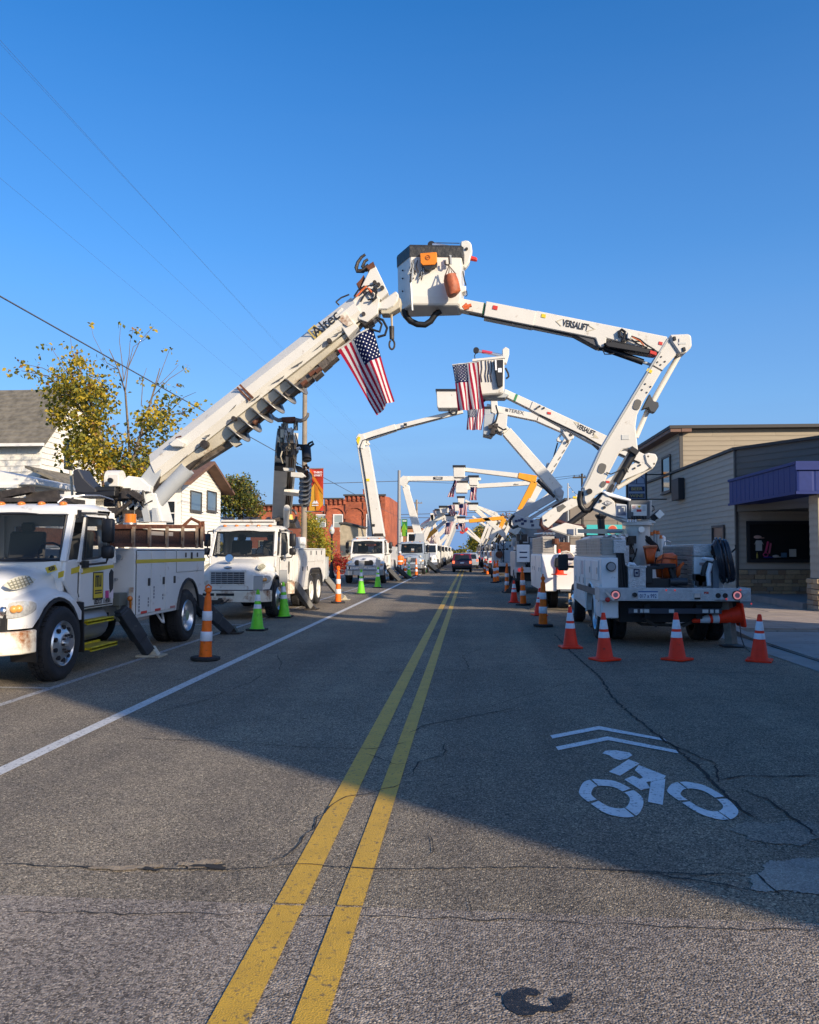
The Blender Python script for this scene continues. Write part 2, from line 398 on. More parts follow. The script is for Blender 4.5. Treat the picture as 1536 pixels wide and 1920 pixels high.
N = 40
for i in range(N):                                      # slightly wavering seam of the newer paving in front
    xa, xb = -30 + 45 * i / N, -30 + 45 * (i + 1) / N
    ya, yb = 3.95 - 0.012 * xa + 0.02 * math.sin(xa * 5.1), 3.95 - 0.012 * xb + 0.02 * math.sin(xb * 5.1)
    m.add([(xa, -40, 0.004), (xb, -40, 0.004), (xb, yb, 0.004), (xa, ya, 0.004)], [(0, 1, 2, 3)])
solo('crossing_pavement', m, ASPH2, kind=STRUCT, fixn=False)
def strip(name, pts, w, mat, z=0.006, jit=0.0, sub=1, seed=1):
    r = random.Random(seed); P = [Vector((p.x, p.y, 0)) for p in pts]; Q = []
    for a, b_ in zip(P, P[1:]):
        L = (b_ - a).length; k = max(1, int(L / sub))
        for i in range(k):
            q = a.lerp(b_, i / k)
            if i: q += Vector((r.uniform(-1, 1), r.uniform(-1, 1), 0)) * jit
            Q.append(q)
    Q.append(P[-1])
    m = MB(); V = []
    for i, q in enumerate(Q):
        d = (Q[min(i+1, len(Q)-1)] - Q[max(i-1, 0)]).normalized(); n = Vector((-d.y, d.x, 0))
        e = min(1, i / 2 + 0.15, (len(Q) - 1 - i) / 2 + 0.15) if jit else 1
        ww = w * e * (r.uniform(0.45, 1.4) if jit else 1) / 2
        V += [q + n * ww + Vector((0, 0, z)), q - n * ww + Vector((0, 0, z))]
    m.add(V, [(2*i, 2*i+1, 2*i+3, 2*i+2) for i in range(len(Q) - 1)])
    return solo(name, m, mat, kind=STRUCT, fixn=False)
for x0, x1 in ((-0.947, -0.80), (-0.645, -0.520)):
    m = MB()
    sheet(m, x0, x1, 3.985, 420, 0.005); sheet(m, x0, x1, 0.2, 3.955, 0.009)
    solo('yellow_centre_line', m, LINEY, kind=STRUCT, fixn=False)
m = MB(); sheet(m, -3.69, -3.555, 4.1, 420, 0.005); solo('white_edge_line', m, LINEW, kind=STRUCT, fixn=False)
m = MB(); sheet(m, -5.23, -5.13, 4.1, 110, 0.005); solo('parking_line', m, LINEW2, kind=STRUCT, fixn=False)
for yy in (9.85, 18.6, 29.5, 38, 51):
    m = MB(); sheet(m, -8.0, -5.235, yy, yy + 0.1, 0.005); solo('parking_bay_line', m, LINEW2, kind=STRUCT, fixn=False)
def Z2(pts): return [G(768 + x / 2, 1280 + y / 2) for x, y in pts]
m = MB()
for pts in ([(528,200),(710,165),(955,212),(965,222),(712,178),(536,212)], [(548,243),(742,204),(1000,255),(1010,268),(745,218),(558,256)]):
    q = [Vector((p.x, p.y, 0.006)) for p in Z2(pts)]
    m.add(q, [(0,1,4,5),(1,2,3,4)])
for pts in ([(723,268),(735,258),(775,256),(825,265),(836,275),(815,288),(790,293),(765,287),(750,275)],
            [(822,290),(863,306),(790,352),(748,337)],
            [(845,331),(860,312),(962,352),(955,364),(888,376),(903,398),(868,406),(806,366),(838,352),(864,364),(876,358)],
            [(905,374),(960,364),(950,462),(894,450)]):
    q = [Vector((p.x, p.y, 0.006)) for p in Z2(pts)]
    m.add(q, [tuple(range(len(q)))])
for ring in ([(637,405),(655,375),(690,365),(712,366),(770,372),(830,400),(870,430),(877,460),(860,495),(830,508),(785,506),(730,490),(670,450),(640,425)],
             [(967,405),(985,382),(1020,375),(1050,376),(1110,390),(1180,430),(1225,470),(1233,492),(1215,512),(1185,518),(1140,512),(1080,490),(1010,445),(975,420)]):
    q = Z2(ring); n = len(q); dense = []
    for i in range(n):
        p0, p1, p2, p3 = q[i-1], q[i], q[(i+1) % n], q[(i+2) % n]
        for k in range(5):
            t = k / 5
            dense.append(0.5 * ((2*p1) + (-p0+p2)*t + (2*p0-5*p1+4*p2-p3)*t*t + (-p0+3*p1-3*p2+p3)*t**3))
    cc = sum(dense, Vector()) / len(dense); L = len(dense)
    for i in range(L):
        if (i % (L // 4)) == 8: continue
        a, b_ = dense[i], dense[(i+1) % L]; ai, bi = cc.lerp(a, 0.6), cc.lerp(b_, 0.6)
        m.add([(a.x,a.y,0.006),(b_.x,b_.y,0.006),(bi.x,bi.y,0.006),(ai.x,ai.y,0.006)], [(0,1,2,3)])
solo('bicycle_lane_marking', m, SHARW, kind=STRUCT)
CR = [([(1040,1190),(1063,1215),(1085,1235),(1125,1270),(1150,1310),(1190,1345),(1240,1385),(1270,1405),(1310,1440),(1345,1475),(1390,1520),(1425,1540)], .03),
      ([(1255,1395),(1300,1415),(1340,1432),(1347,1470)], .02), ([(1345,1465),(1400,1455),(1460,1457),(1536,1455)], .026),
      ([(1385,1480),(1440,1500),(1500,1545),(1536,1572)], .022), ([(768,1375),(800,1360),(880,1345),(985,1325)], .016),
      ([(835,1395),(832,1418),(785,1430),(775,1455)], .014), ([(250,1385),(440,1392),(560,1402),(700,1405),(770,1392)], .014),
      ([(150,1350),(280,1340),(380,1315),(470,1280),(500,1262)], .012), ([(690,1415),(745,1435),(790,1432)], .012),
      ([(760,1470),(690,1490),(650,1495),(600,1530),(590,1550),(565,1580),(545,1600),(505,1622)], .013),
      ([(0,1622),(140,1626),(280,1632),(420,1633),(560,1622),(700,1631),(850,1630),(960,1628),(1100,1632),(1180,1635),(1300,1641),(1420,1640),(1480,1690)], .016),
      ([(1180,1635),(1290,1650),(1420,1672)], .016),
      ([(803,1565),(812,1590),(798,1612)], .009), ([(877,1682),(882,1700),(888,1722)], .010), ([(1100,1630),(1108,1650)], .010),
      ([(340,1258),(700,1260),(1100,1256),(1536,1266)], .016), ([(520,1228),(528,1245),(522,1258)], .016), ([(1125,1272),(1300,1290),(1536,1302)], .012),
      ([(380,1205),(620,1207),(900,1200)], .018), ([(880,1256),(868,1230),(905,1215)], .012), ([(690,1160),(740,1158),(820,1163)], .02),
      ([(730,1132),(760,1136),(800,1133)], .03), ([(1060,1320),(1150,1330),(1180,1335)], .012), ([(0,1712),(250,1716),(500,1717),(760,1722),(1000,1730),(1300,1742),(1536,1749)], .010),
      ([(445,1632),(450,1650),(446,1662)], .008), ([(1090,1275),(1000,1300),(905,1330)], .01)]
for i, (pts, w) in enumerate(CR):
    strip('road_crack', [G(*p) for p in pts], w * .75, CRACKM, z=0.0085 if i == 23 else 0.0072, jit=0.016, sub=0.06 if i not in (15, 17, 18, 20, 21) else 0.2, seed=i + 3)
def blot(name, cx, cy, rx, ry, mat, z, seed, k=26, am=0.28):
    r = random.Random(seed); ph = [r.uniform(0, 6.28) for _ in range(5)]; q = []
    for i in range(k):
        t = 2 * math.pi * i / k; a = 1 + am * (math.sin(2*t+ph[0]) * .5 + math.sin(3*t+ph[1]) * .4 + math.sin(5*t+ph[2]) * .3 + math.sin(9*t+ph[3]) * .2 + r.uniform(-.22, .22))
        p = G(cx + rx * a * math.cos(t), cy + ry * a * math.sin(t)); q.append((p.x, p.y, z))
    m = MB(); m.add(q, [tuple(range(k))]); return solo(name, m, mat, kind=STRUCT)
blot('pale_asphalt_patch', 1470, 1562, 78, 24, PATCH2, 0.0045, 3, 90)
blot('pale_asphalt_patch', 1505, 1645, 84, 38, PATCH, 0.0048, 8, 110)
OIL = M('dark_oil', (0.014, 0.015, 0.018), 0.55, 0, 0.4, 30, 0.5, 110, dirt=((0.11, 0.09, 0.075), 0.34, 55.0), world_co=True)
m = MB()
for pts in ([(943,1872),(955,1862),(985,1855),(1005,1858),(1014,1866),(1005,1871),(988,1871),(985,1880),(1000,1888),(1030,1892),(1040,1888),(1030,1876),(1052,1874),(1073,1866),(1072,1880),(1058,1898),(1040,1902),(1010,1900),(1000,1908),(975,1908),(955,1898),(945,1888)], [(931,1868),(938,1864),(942,1870),(935,1873)]):
    q = [G(*p) for p in pts]; m.add([(p.x, p.y, 0.008) for p in q], [tuple(range(len(q)))])
solo('oil_stain', m, OIL, kind=STRUCT)
SAND = M('broken_tan_edge', (0.34, 0.26, 0.17), 0.9, 0, 0.35, 25, 0.6, 60, world_co=True)
blot('broken_asphalt', 235, 1629, 60, 4.5, SAND, 0.0078, 11, 30, 0.5)
blot('broken_asphalt', 375, 1622, 34, 8, SAND, 0.0078, 12, 30, 0.5)
blot('pothole', 396, 1627, 26, 5, CRACKM, 0.0092, 14, 26, 0.6)
blot('pothole', 280, 1632, 14, 3, CRACKM, 0.0092, 15, 26, 0.6)
# kerbs, gutters and pavements
m = MB(); sheet(m, 4.88, 5.31, 4.05, 300, 0.006); solo('gutter', m, CONC, kind=STRUCT, fixn=False)
m = MB()
m.add([(5.3,15.2,0.0),(5.46,15.2,0.0),(5.46,17.6,0.0),(5.3,17.6,0.0),(5.3,15.2,0.012),(5.46,15.2,0.02),(5.46,17.6,0.14),(5.3,17.6,0.14)], [(0,1,5,4),(1,2,6,5),(3,0,4,7),(4,5,6,7)])
m.box(5.3, 5.46, 17.6, 300, -0.02, 0.14)
solo('kerb', m, CONC, kind=STRUCT)
m = MB(); m.box(-8.26, -8.1, 4.5, 300, -0.02, 0.14); solo('kerb', m, CONC, kind=STRUCT)
m = MB(); m.box(-11.2, -8.26, 4.5, 300, -0.02, 0.12); solo('sidewalk', m, CONC, kind=STRUCT)
m = MB(); m.box(5.46, 9.2, 40.6, 300, -0.02, 0.12); solo('sidewalk', m, CONC, kind=STRUCT)
base = MB(); base.add([(5.31,4.05,-0.01),(30,4.05,0.0),(30,17.3,0.06),(5.31,17.3,0.03)], [(0,1,2,3)])
base.box(5.46, 30, 17.3, 40.6, -0.05, 0.09)
sw = solo('sidewalk', base, CONC, kind=STRUCT)
sl = MB(); sl.box(0.008, 0.992, 0.008, 0.992, 0, 1); slme = sl.mesh('paving_slab', [SLABM], bevel=0.004)
for iy in range(15):
    y0 = 17.35 + 1.55 * iy
    for ix, (xa, xb) in enumerate(((5.47, 6.6), (6.6, 7.7), (7.7, 8.8), (8.8, 10.6), (10.6, 12.4), (12.4, 14.2))):
        if y0 > 22 and xa > 8: continue
        share('paving_slab', slme, sw, (xa, y0, 0.085 + rnd.uniform(0, 0.008)), None, (xb - xa, 1.55, 0.035))
slg = MB(); slg.box(0.008, 0.992, 0.008, 0.992, 0, 1); slgme = slg.mesh('apron_slab', [CONC], bevel=0.003)
for iy in range(4):
    for ix in range(5):
        o = share('apron_slab', slgme, sw, (5.33 + 1.9 * ix, 9.3 + 2.0 * iy, 0.004 + 0.01 * iy), (0.006, 0, 0), (1.9, 2.0, 0.012))
# ================================================================== buildings
SIDG = M('grey_brown_siding', (0.37, 0.325, 0.265), 0.7, 0, 0.14, 1.5, 0.12, 30)
SIDT = M('tan_siding', (0.31, 0.255, 0.18), 0.7, 0, 0.12, 1.5, 0.12, 30)
SIDD = M('unlit_dark_siding', (0.11, 0.105, 0.095), 0.7, 0, 0.12, 1.5, 0.1, 30)  # charcoal puts the unlit look of the slanted wall into colour
TRIM = M('dark_trim', (0.06, 0.055, 0.05), 0.6)
TRIMT = M('tan_trim', (0.36, 0.30, 0.21), 0.65, 0, 0.1, 3)
ROOFD = M('dark_roof_edge', (0.045, 0.042, 0.04), 0.7)
SOFF = M('brown_soffit', (0.17, 0.09, 0.06), 0.7)
BLUEM = M('violet_blue_metal', (0.020, 0.036, 0.16), 0.6, 0.0, 0.1, 4.0, spec=.2)
STONEM = [M('field_stone_%s' % n, c, 0.85, 0, 0.3, 9, 0.5, 22) for n, c in (('tan', (0.40, 0.29, 0.17)), ('brown', (0.28, 0.19, 0.115)), ('grey', (0.30, 0.25, 0.19)), ('ochre', (0.46, 0.34, 0.20)))]
def board_mesh(mat):
    b = MB()   # unit board: x along, y out (0..1), z up (0..1), thicker at its lower edge
    b.add([(0,0,0),(1,0,0),(1,-1,0),(0,-1,0),(0,0,1),(1,0,1),(1,-.35,1),(0,-.35,1)], [(0,3,2,1),(4,5,6,7),(0,1,5,4),(1,2,6,5),(2,3,7,6),(3,0,4,7)])
    return b.mesh('siding_board', [mat])
def clap(parent, mat, a, b_, z0, z1, pitch, th=0.022, seed=0, lens=(2.4, 3.6), ztop=None, gap=0.004):
    """boards along the line a->b; they face to the right of that direction"""
    me = board_mesh(mat); r = random.Random(seed)
    a, b_ = Vector((*a, 0)), Vector((*b_, 0)); d = (b_ - a); L = d.length; d.normalize()
    ang = math.atan2(d.y, d.x); z = z0; n = 0
    while z < z1 - 0.02:
        h = min(pitch, z1 - z); s = 0; first = True
        while s < L - 0.01:
            l = r.uniform(*lens) * (r.uniform(0.3, 1) if first else 1); first = False
            if L - s - l < 0.5: l = L - s
            zt = z1
            if ztop: zt = ztop(s + l / 2)
            if z < zt - 0.03:
                p = a + d * s
                share('siding_board', me, parent, (p.x, p.y, z), (0, 0, ang), (l - gap, th, min(h, zt - z) - 0.002)); n += 1
            s += l
        z += pitch
    return n
shop = thing('corner_shop', 'grey-sided corner shop with stone base and violet-blue awning on the right pavement', 'shop', (0, 0, 0))
XW, YC, YU, YF = 8.8, 27.9, 35.0, 22.3
w = MB()
w.box(XW, 19, YC, 43, 0.0, 5.05)                 # low block and upper block cores
w.box(XW + 0.01, 19, YU, 43, 5.05, 6.8)
w.prism([(XW, YC, 3.0), (10.45, 25.2, 3.0), (19, 25.2, 3.0), (19, YC, 3.0)], (0, 0, 2.05))
w.box(9.15, 26, YF + 0.03, YF + 0.6, 0, 3.2)
wall = part('wall', w, SIDD, shop)
clap(wall, SIDG, (XW, 43), (XW, YC), 0.16, 5.05, 0.195, seed=1)
clap(wall, SIDG, (XW, 43), (XW, YU), 5.055, 6.72, 0.195, seed=2)
clap(wall, SIDT, (XW + 0.05, YU), (19, YU), 5.1, 6.78, 0.2, seed=3)
clap(wall, SIDD, (XW, YC - 0.005), (10.45, 25.195), 3.0, 5.02, 0.2, seed=4)
clap(wall, SIDD, (10.45, 25.19), (19, 25.19), 3.0, 5.02, 0.2, seed=14)
clap(wall, SIDG, (XW + 0.02, YC), (13.5, YC), 1.1, 3.2, 0.2, seed=5)
clap(wall, SIDT, (9.35, YF + 0.03), (16, YF + 0.03), 0.98, 3.2, 0.2, seed=6)
clap(wall, SIDG, (9.15, YF + 0.6), (9.15, YF + 0.03), 0.98, 3.2, 0.2, seed=7)
t = MB(); t.box(XW - 0.05, XW + 0.04, YC - 0.05, YC + 0.06, 0.15, 5.05); part('corner_trim', t, TRIM, shop)
t = MB(); t.box(XW - 0.04, XW + 0.10, YU - 0.04, YU + 0.05, 5.07, 6.78); part('corner_trim', t, TRIM, shop)
t = MB(); t.box(9.12, 9.34, YF - 0.03, YF + 0.028, 0.985, 3.2); part('corner_trim', t, TRIMT, shop)
t = MB()
t.prism([(XW - 0.1, 43, 5.05), (XW - 0.1, YC - 0.02, 5.05), (10.4, 25.1, 5.05), (19, 25.1, 5.05), (19, 25.3, 5.05), (10.5, 25.3, 5.05), (XW + 0.1, YC + 0.1, 5.05), (XW + 0.1, 43, 5.05)], (0, 0, 0.09))
part('parapet_cap', t, ROOFD, shop)
r_ = MB(); r_.box(8.3, 19.3, YU - 0.32, 43.4, 6.80, 6.93)
roof = part('roof', r_, ROOFD, shop)
sf = MB(); sf.box(8.34, 8.79, YU - 0.28, 43.3, 6.66, 6.797); sf.box(8.795, 9.2, YU - 0.30, YU - 0.03, 6.66, 6.797); part('soffit', sf, SOFF, shop)
def window(parent, c, wdir, wid, hgt, out, frame=0.07, mat=None, glass=None, mull=True, name='window', sill=True):
    wd = Vector(wdir).normalized(); o = Vector(out).normalized(); c = Vector(c); up = Vector((0, 0, 1))
    def P(u, v, k): return c + wd * u + up * v + o * k
    m = MB(); W, H = wid / 2, hgt / 2
    m.ringplate([P(-W-frame,-H-frame,0.0), P(W+frame,-H-frame,0.0), P(W+frame,H+frame,0.0), P(-W-frame,H+frame,0.0)], [P(-W,-H,0), P(W,-H,0), P(W,H,0), P(-W,H,0)], o * 0.06)
    if mull: m.beam(P(-W, 0, 0.035), P(W, 0, 0.035), 0.04, 0.04)
    wn = part(name, m, mat or TRIMT, parent)
    g = MB(); g.add([P(-W,-H,0.02), P(W,-H,0.02), P(W,H,0.02), P(-W,H,0.02)], [(0,1,2,3)])
    part('pane', g, glass or DGLASS, wn, fixn=False)
    if sill:
        s = MB(); s.beam(P(-W-frame*1.4, -H-frame-0.03, 0.06), P(W+frame*1.4, -H-frame-0.03, 0.06), 0.12, 0.05); part('sill', s, mat or TRIMT, wn)
    return wn
a, b_ = PX(1243, 862, XW - 0.03), PX(1258, 918, XW - 0.03)
window(shop, (XW - 0.03, (a.y + b_.y) / 2, (a.z + b_.z) / 2), (0, 1, 0), abs(a.y - b_.y), abs(a.z - b_.z), (-1, 0, 0), 0.09, TRIM)
a, b_ = PX(1338, 990, XW - 0.03), PX(1359, 1040, XW - 0.03)
window(shop, (XW - 0.03, (a.y + b_.y) / 2, (a.z + b_.z) / 2), (0, 1, 0), abs(a.y - b_.y), abs(a.z - b_.z), (-1, 0, 0), 0.08, TRIM, M('black_pane', (.008, .008, .01), .35), mull=False)
a, b_ = PX(1270, 900, XW - 0.03), PX(1284, 936, XW - 0.03)
m = MB(); m.box(XW - 0.28, XW - 0.03, min(a.y, b_.y), max(a.y, b_.y), b_.z, a.z)
part('wall_box', m, M('black_box', (0.012, 0.012, 0.016), 0.5), shop, bevel=0.015)
# store window in the recess
a, b_ = PY(1405, 983, YC - 0.03), PY(1490, 1049, YC - 0.03)
m = MB(); q = lambda x0, x1, z0, z1, y: [(x0, y, z0), (x1, y, z0), (x1, y, z1), (x0, y, z1)]
m.ringplate(q(a.x - .1, b_.x + 1.1, b_.z - .1, a.z + .1, YC - .03), q(a.x, b_.x + 1, b_.z, a.z, YC - .03), (0, -0.07, 0))
sw_ = part('shop_window', m, BLACK, shop)
m = MB(); m.add(q(a.x, b_.x + 1, b_.z, a.z, YC - .026), [(0, 1, 2, 3)]); part('window_backing', m, M('dark_interior', (0.006, 0.006, 0.007), 0.8), sw_, fixn=False)
m = MB(); m.add(q(a.x, b_.x + 1, b_.z, a.z, YC - .095), [(0, 1, 2, 3)]); part('pane', m, M('shop_glass', (0.01, 0.01, 0.012), 0.04, alpha=0.12), sw_, fixn=False)
def disp(px, py, w_, h_, mat, nm, shape):
    p = PY(px, py, YC - 0.06); m = MB()
    if shape == 'shirt': m.prism([(p.x - w_/2, p.y-.02, p.z - h_/2), (p.x + w_/2, p.y-.02, p.z - h_/2), (p.x + w_/2, p.y-.02, p.z + h_*.25), (p.x + w_*.75, p.y-.02, p.z + h_*.1), (p.x + w_*.4, p.y-.02, p.z + h_/2), (p.x - w_*.4, p.y-.02, p.z + h_/2), (p.x - w_*.7, p.y-.02, p.z + h_*.1), (p.x - w_/2, p.y-.02, p.z + h_*.25)], (0, .03, 0))
    elif shape == 'cap': m.ball(p, w_/2, .025, h_/2); m.ball(p + Vector((w_*.4, -.01, -h_*.25)), w_*.45, .02, h_*.15)
    elif shape == 'bottle': m.lathe([(.001, -h_/2), (min(w_/2,.03), -h_/2), (min(w_/2,.03), h_*.1), (.012, h_*.28), (.012, h_/2)], 8, (p.x, p.y, p.z))
    elif shape == 'ring': m.tube([p + Vector((math.cos(t*.6)*w_/2, 0, math.sin(t*.6)*h_/2)) for t in range(11)], .018, 5)
    else: m.beam(p - Vector((w_*.3, 0, h_/2)), p + Vector((w_*.3, 0, h_/2)), .05, .05)
    part(nm, m, mat, sw_)
disp(1421, 1007, .26, .12, M('shell_pink', (.6, .38, .32), .6), 'display_cap', 'cap')
disp(1423, 1023, .2, .34, M('pale_shirt', (.55, .55, .52), .7), 'display_shirt', 'shirt')
disp(1420, 1041, .09, .2, M('olive_bottle', (.42, .34, .06), .3), 'display_bottle', 'bottle')
disp(1438, 1026, .16, .38, M('hot_pink', (.65, .06, .18), .5), 'display_scarf', 'stick')
disp(1444, 1028, .1, .34, M('rose', (.5, .12, .2), .5), 'display_scarf', 'stick')
disp(1436, 1040, .16, .12, M('hot_pink', (.65, .06, .18), .5), 'display_ring', 'ring')
disp(1455, 1043, .22, .1, M('dusty_white', (.5, .45, .42), .6), 'display_cap', 'cap')
disp(1440, 1045, .3, .06, M('deep_blue', (.03, .03, .25), .5), 'display_cloth', 'cap')
m = MB(); p = PY(1470, 1041, YC - .1); m.box(p.x - .09, p.x + .09, p.y - .012, p.y, p.z - .07, p.z + .08); part('window_sticker', m, M('sticker_blue', (.05, .12, .2), .5), sw_)
m = MB(); p = PY(1486, 1037, YC - .1); m.box(p.x - .1, p.x + .12, p.y - .012, p.y, p.z - .12, p.z + .13); part('window_sticker', m, M('sticker_pale', (.42, .42, .38), .5), sw_)
# stone bases
def stones(parent, a, b_, z0, z1, seed, hh=0.13):
    r = random.Random(seed); mes = []
    for mt in STONEM:
        for k in range(2):
            b = MB(); b.box(0, 1, -1, 0, 0, 1)
            b.v = [p + Vector((r.uniform(-.03, .03), (r.uniform(0, .35) if p.y < -.5 else 0), r.uniform(-.05, .05))) for p in b.v]
            mes.append(b.mesh('stone', [mt], bevel=0.06))
    a, b_ = Vector((*a, 0)), Vector((*b_, 0)); d = b_ - a; L = d.length; d.normalize(); ang = math.atan2(d.y, d.x); z = z0
    while z < z1 - 0.03:
        h = min(hh * r.uniform(0.7, 1.25), z1 - z); s = 0
        if z1 - z - h < 0.05: h = z1 - z
        while s < L - 0.01:
            l = r.uniform(.16, .5)
            if L - s - l < .12: l = L - s
            p = a + d * s
            share('stone', r.choice(mes), parent, (p.x, p.y, z), (0, 0, ang), (l - .012, r.uniform(.05, .085), h - .012)); s += l
        z += h
MORT = M('mortar', (.16, .14, .12), .9)
m = MB(); m.box(9.13, 16, YF - .02, YF + .02, 0.1, .97); m.box(9.12, 9.2, YF + .03, YF + .7, .1, .97)
sb2 = part('stone_base', m, MORT, shop)
m = MB(); m.box(XW + .03, 13.5, YC - .05, YC - .004, 0.3, 1.08); sb = part('stone_base', m, MORT, shop)
stones(sb, (XW + .03, YC - .05), (13.5, YC - .05), .3, 1.08, 5)
stones(sb2, (9.1, YF - .02), (16, YF - .02), .12, .97, 6)
stones(sb2, (9.12, YF + .7), (9.12, YF - .05), .12, .97, 7)
m = MB(); m.box(9.0, 16, YF + .7, YC - .05, 0.1, .3); m.box(8.95, 9.0, YF + .7, YC - .05, .1, .29); part('entry_step', m, M('grey_step', (.20, .19, .18), .8, 0, .15, 3), shop)
# awning
def panelrow(parent, a, b_, z0a, z1a, pitch, nm, mat, proud=.03):
    a, b_ = Vector((*a, 0)), Vector((*b_, 0)); d = b_ - a; L = d.length; d.normalize(); n = int(L / pitch); ang = math.atan2(d.y, d.x)
    pm = MB(); pm.add([(0,0,0),(1,0,0),(1,0,1),(0,0,1),(.12,-1,0),(.88,-1,0),(.88,-1,1),(.12,-1,1)], [(4,5,6,7),(0,1,5,4),(1,2,6,5),(2,3,7,6),(3,0,4,7)])
    me = pm.mesh(nm, [mat])
    for i in range(n):
        p = a + d * (L * i / n); share(nm, me, parent, (p.x, p.y, z0a), (0, 0, ang), (L / n - .004, proud, z1a - z0a))
m = MB(); m.box(8.55, 24, YF - .15, YF + .7, 3.21, 4.02); m.box(8.55, 9.4, YF + .7, YC - .1, 3.21, 4.02)
aw = part('awning', m, BLUEM, shop)
panelrow(aw, (8.55, YC - .12), (8.55, YF - .12), 3.27, 3.96, .40, 'awning_panel', BLUEM, .012)
panelrow(aw, (8.55, YF - .15), (12, YF - .15), 3.27, 3.80, .40, 'awning_panel', BLUEM, .012)
m = MB(); m.box(8.50, 8.545, YF - .19, YC - .1, 3.19, 3.26); m.box(8.5, 16, YF - .2, YF - .155, 3.19, 3.26); m.box(8.5, 8.545, YF - .19, YC - .1, 3.97, 4.05); m.box(8.5, 16, YF - .22, YF - .155, 3.82, 4.05)
part('awning_trim', m, BLUEM, aw)
m = MB(); m.ball((9.2, YC - .25, 3.12), .07); m.cyl((9.2, YC - .25, 3.1), (9.2, YC - .25, 3.25), .03); part('dome_camera', m, WPRINT, shop, smooth=60)
# beer and wine sign
sg = thing('hanging_sign', 'blue-grey hanging sign reading BEER and WINE on the side of the corner shop', 'sign', (0, 0, 0))
YS = 37.5
a, b_ = PY(1176, 886, YS), PY(1211, 937, YS)
m = MB(); m.box(a.x, b_.x, YS - .07, YS + .07, b_.z, a.z); part('sign_box', m, M('sign_face_blue', (.30, .36, .46), .5), sg, bevel=.01)
m = MB(); m.ringplate(q(a.x - .05, b_.x + .05, b_.z - .05, a.z + .05, YS - .1), q(a.x + .03, b_.x - .03, b_.z + .03, a.z - .03, YS - .1), (0, .2, 0)); part('sign_frame', m, INK, sg)
m = MB()
for z in (a.z - .1, b_.z + .02): m.beam((b_.x, YS, z), (XW + .1, YS, z), .05, .05)
part('bracket', m, INK, sg)
NAVY = M('navy_band', (.02, .03, .09), .5); GOLD = M('sign_gold_letters', (.42, .34, .12), .5)
for py, s in ((917, 'BEER'), (930, 'WINE')):
    c = PY(1193.5, py, YS); m = MB(); m.box(a.x + .06, b_.x - .06, YS - .085, YS - .072, c.z - .11, c.z + .11); part('name_band', m, NAVY, sg)
    text(s, .2, GOLD, sg, (c.x, YS - .088, c.z), (1, 0, 0), (0, 0, 1), bold=.02, squeeze=1.15)
c = PY(1193.5, 899, YS); m = MB()
def outline(mb, pts, r=.014): mb.tube([(c.x + x, YS - .085, c.z + z) for x, z in pts + pts[:1]], r, 4)
outline(m, [(-.3,-.2),(-.02,-.2),(-.02,.1),(-.3,.1)]); outline(m, [(-.3,-.1),(-.38,-.1),(-.38,.04),(-.3,.04)]); outline(m, [(.0,-.2),(.34,-.2),(.34,.02),(.2,.12),(.2,.3),(.12,.3),(.12,.12),(0,.02)])
outline(m, [(-.3,.1),(-.2,.2),(-.12,.14),(-.02,.1)]); outline(m, [(-.24,-.14),(-.1,-.14),(-.1,0),(-.24,0)])
part('bottle_and_mug_emblem', m, NAVY, sg)

# ---- unseen buildings added out of frame to cast the street's shade, look invented
BRICKR = M('plain_red_brick', (.30, .12, .08), .85, 0, .2, 3, world_co=True)
def unseen_block(label, x0, x1, y0, y1, h, mat, n, name='brick_building'):
    b = thing(name, label, 'building')
    m = MB(); m.box(x0, x1, y0, y1, -.05, h); wl = part('wall', m, mat, b)
    m = MB(); m.box(x0 - .15, x1, y0 - .15, y1 + .15, h, h + .16); part('cornice', m, TRIM, b)
    k = max(1, int((y1 - y0) / 2.4))
    for f_ in range(n):
        for i in range(k): window(b, (x0 - .002, y0 + (i + .5) * (y1 - y0) / k, 1.7 + 3.1 * f_), (0, 1, 0), 1.0, 1.5, (-1, 0, 0))
    return b
TB_H, LB_H = 9.2, 5.7
unseen_block('unseen two-storey brick block out of frame, added to shade the near road', 10, 14, -3.35, 5.6, TB_H, BRICKR, 2)
unseen_block('unseen low brick block out of frame, added to shade the middle of the road', 10.2, 15, 5.8, 12.3, LB_H, BRICKR, 1, 'unseen_shade_store')

unseen_block('unseen thin tall brick block out of frame, added to shade the farther trucks', 16, 17.5, 20.2, 25.6, 11.0, BRICKR, 3, 'unseen_shade_hall')

# ---- left: white shingled house
SHW = M('white_wall_shingle', (.72, .69, .62), .7, 0, .13, 3.0, .15, 40)
SIDW = M('white_clapboard', (.78, .75, .68), .6, 0, .06, 3.0)
RSH = M('grey_roof_shingle', (.17, .15, .115), .85, 0, .4, 4.0, .3, 30)
RBR = M('brown_roof', (.16, .085, .055), .8, 0, .25, 3.0, .2, 20)
WTR = M('white_trim', (.74, .72, .68), .55, 0, .05, 4)
hs = thing('shingled_house', 'white shingle house with grey gable roof behind the leftmost truck', 'house')
HX = -15.6
c0 = PX(78, 822, HX); HY0 = c0.y; HY1 = HY0 + 4.9; ZE = c0.z - .05; ZR = ZE + 2.2
m = MB(); m.prism([(HX, HY0, 0), (HX, HY1, 0), (HX, HY1, ZE), (HX, (HY0+HY1)/2, ZR), (HX, HY0, ZE)], (-12, 0, 0))
hw = part('wall', m, WTR, hs)
shm = MB(); shm.add([(0,0,0),(1,0,0),(1,-1,0),(0,-1,0),(0,0,1),(1,0,1),(1,-.2,1),(0,-.2,1)], [(0,3,2,1),(4,5,6,7),(0,1,5,4),(1,2,6,5),(2,3,7,6),(3,0,4,7)])
shme = shm.mesh('wall_shingle', [SHW])
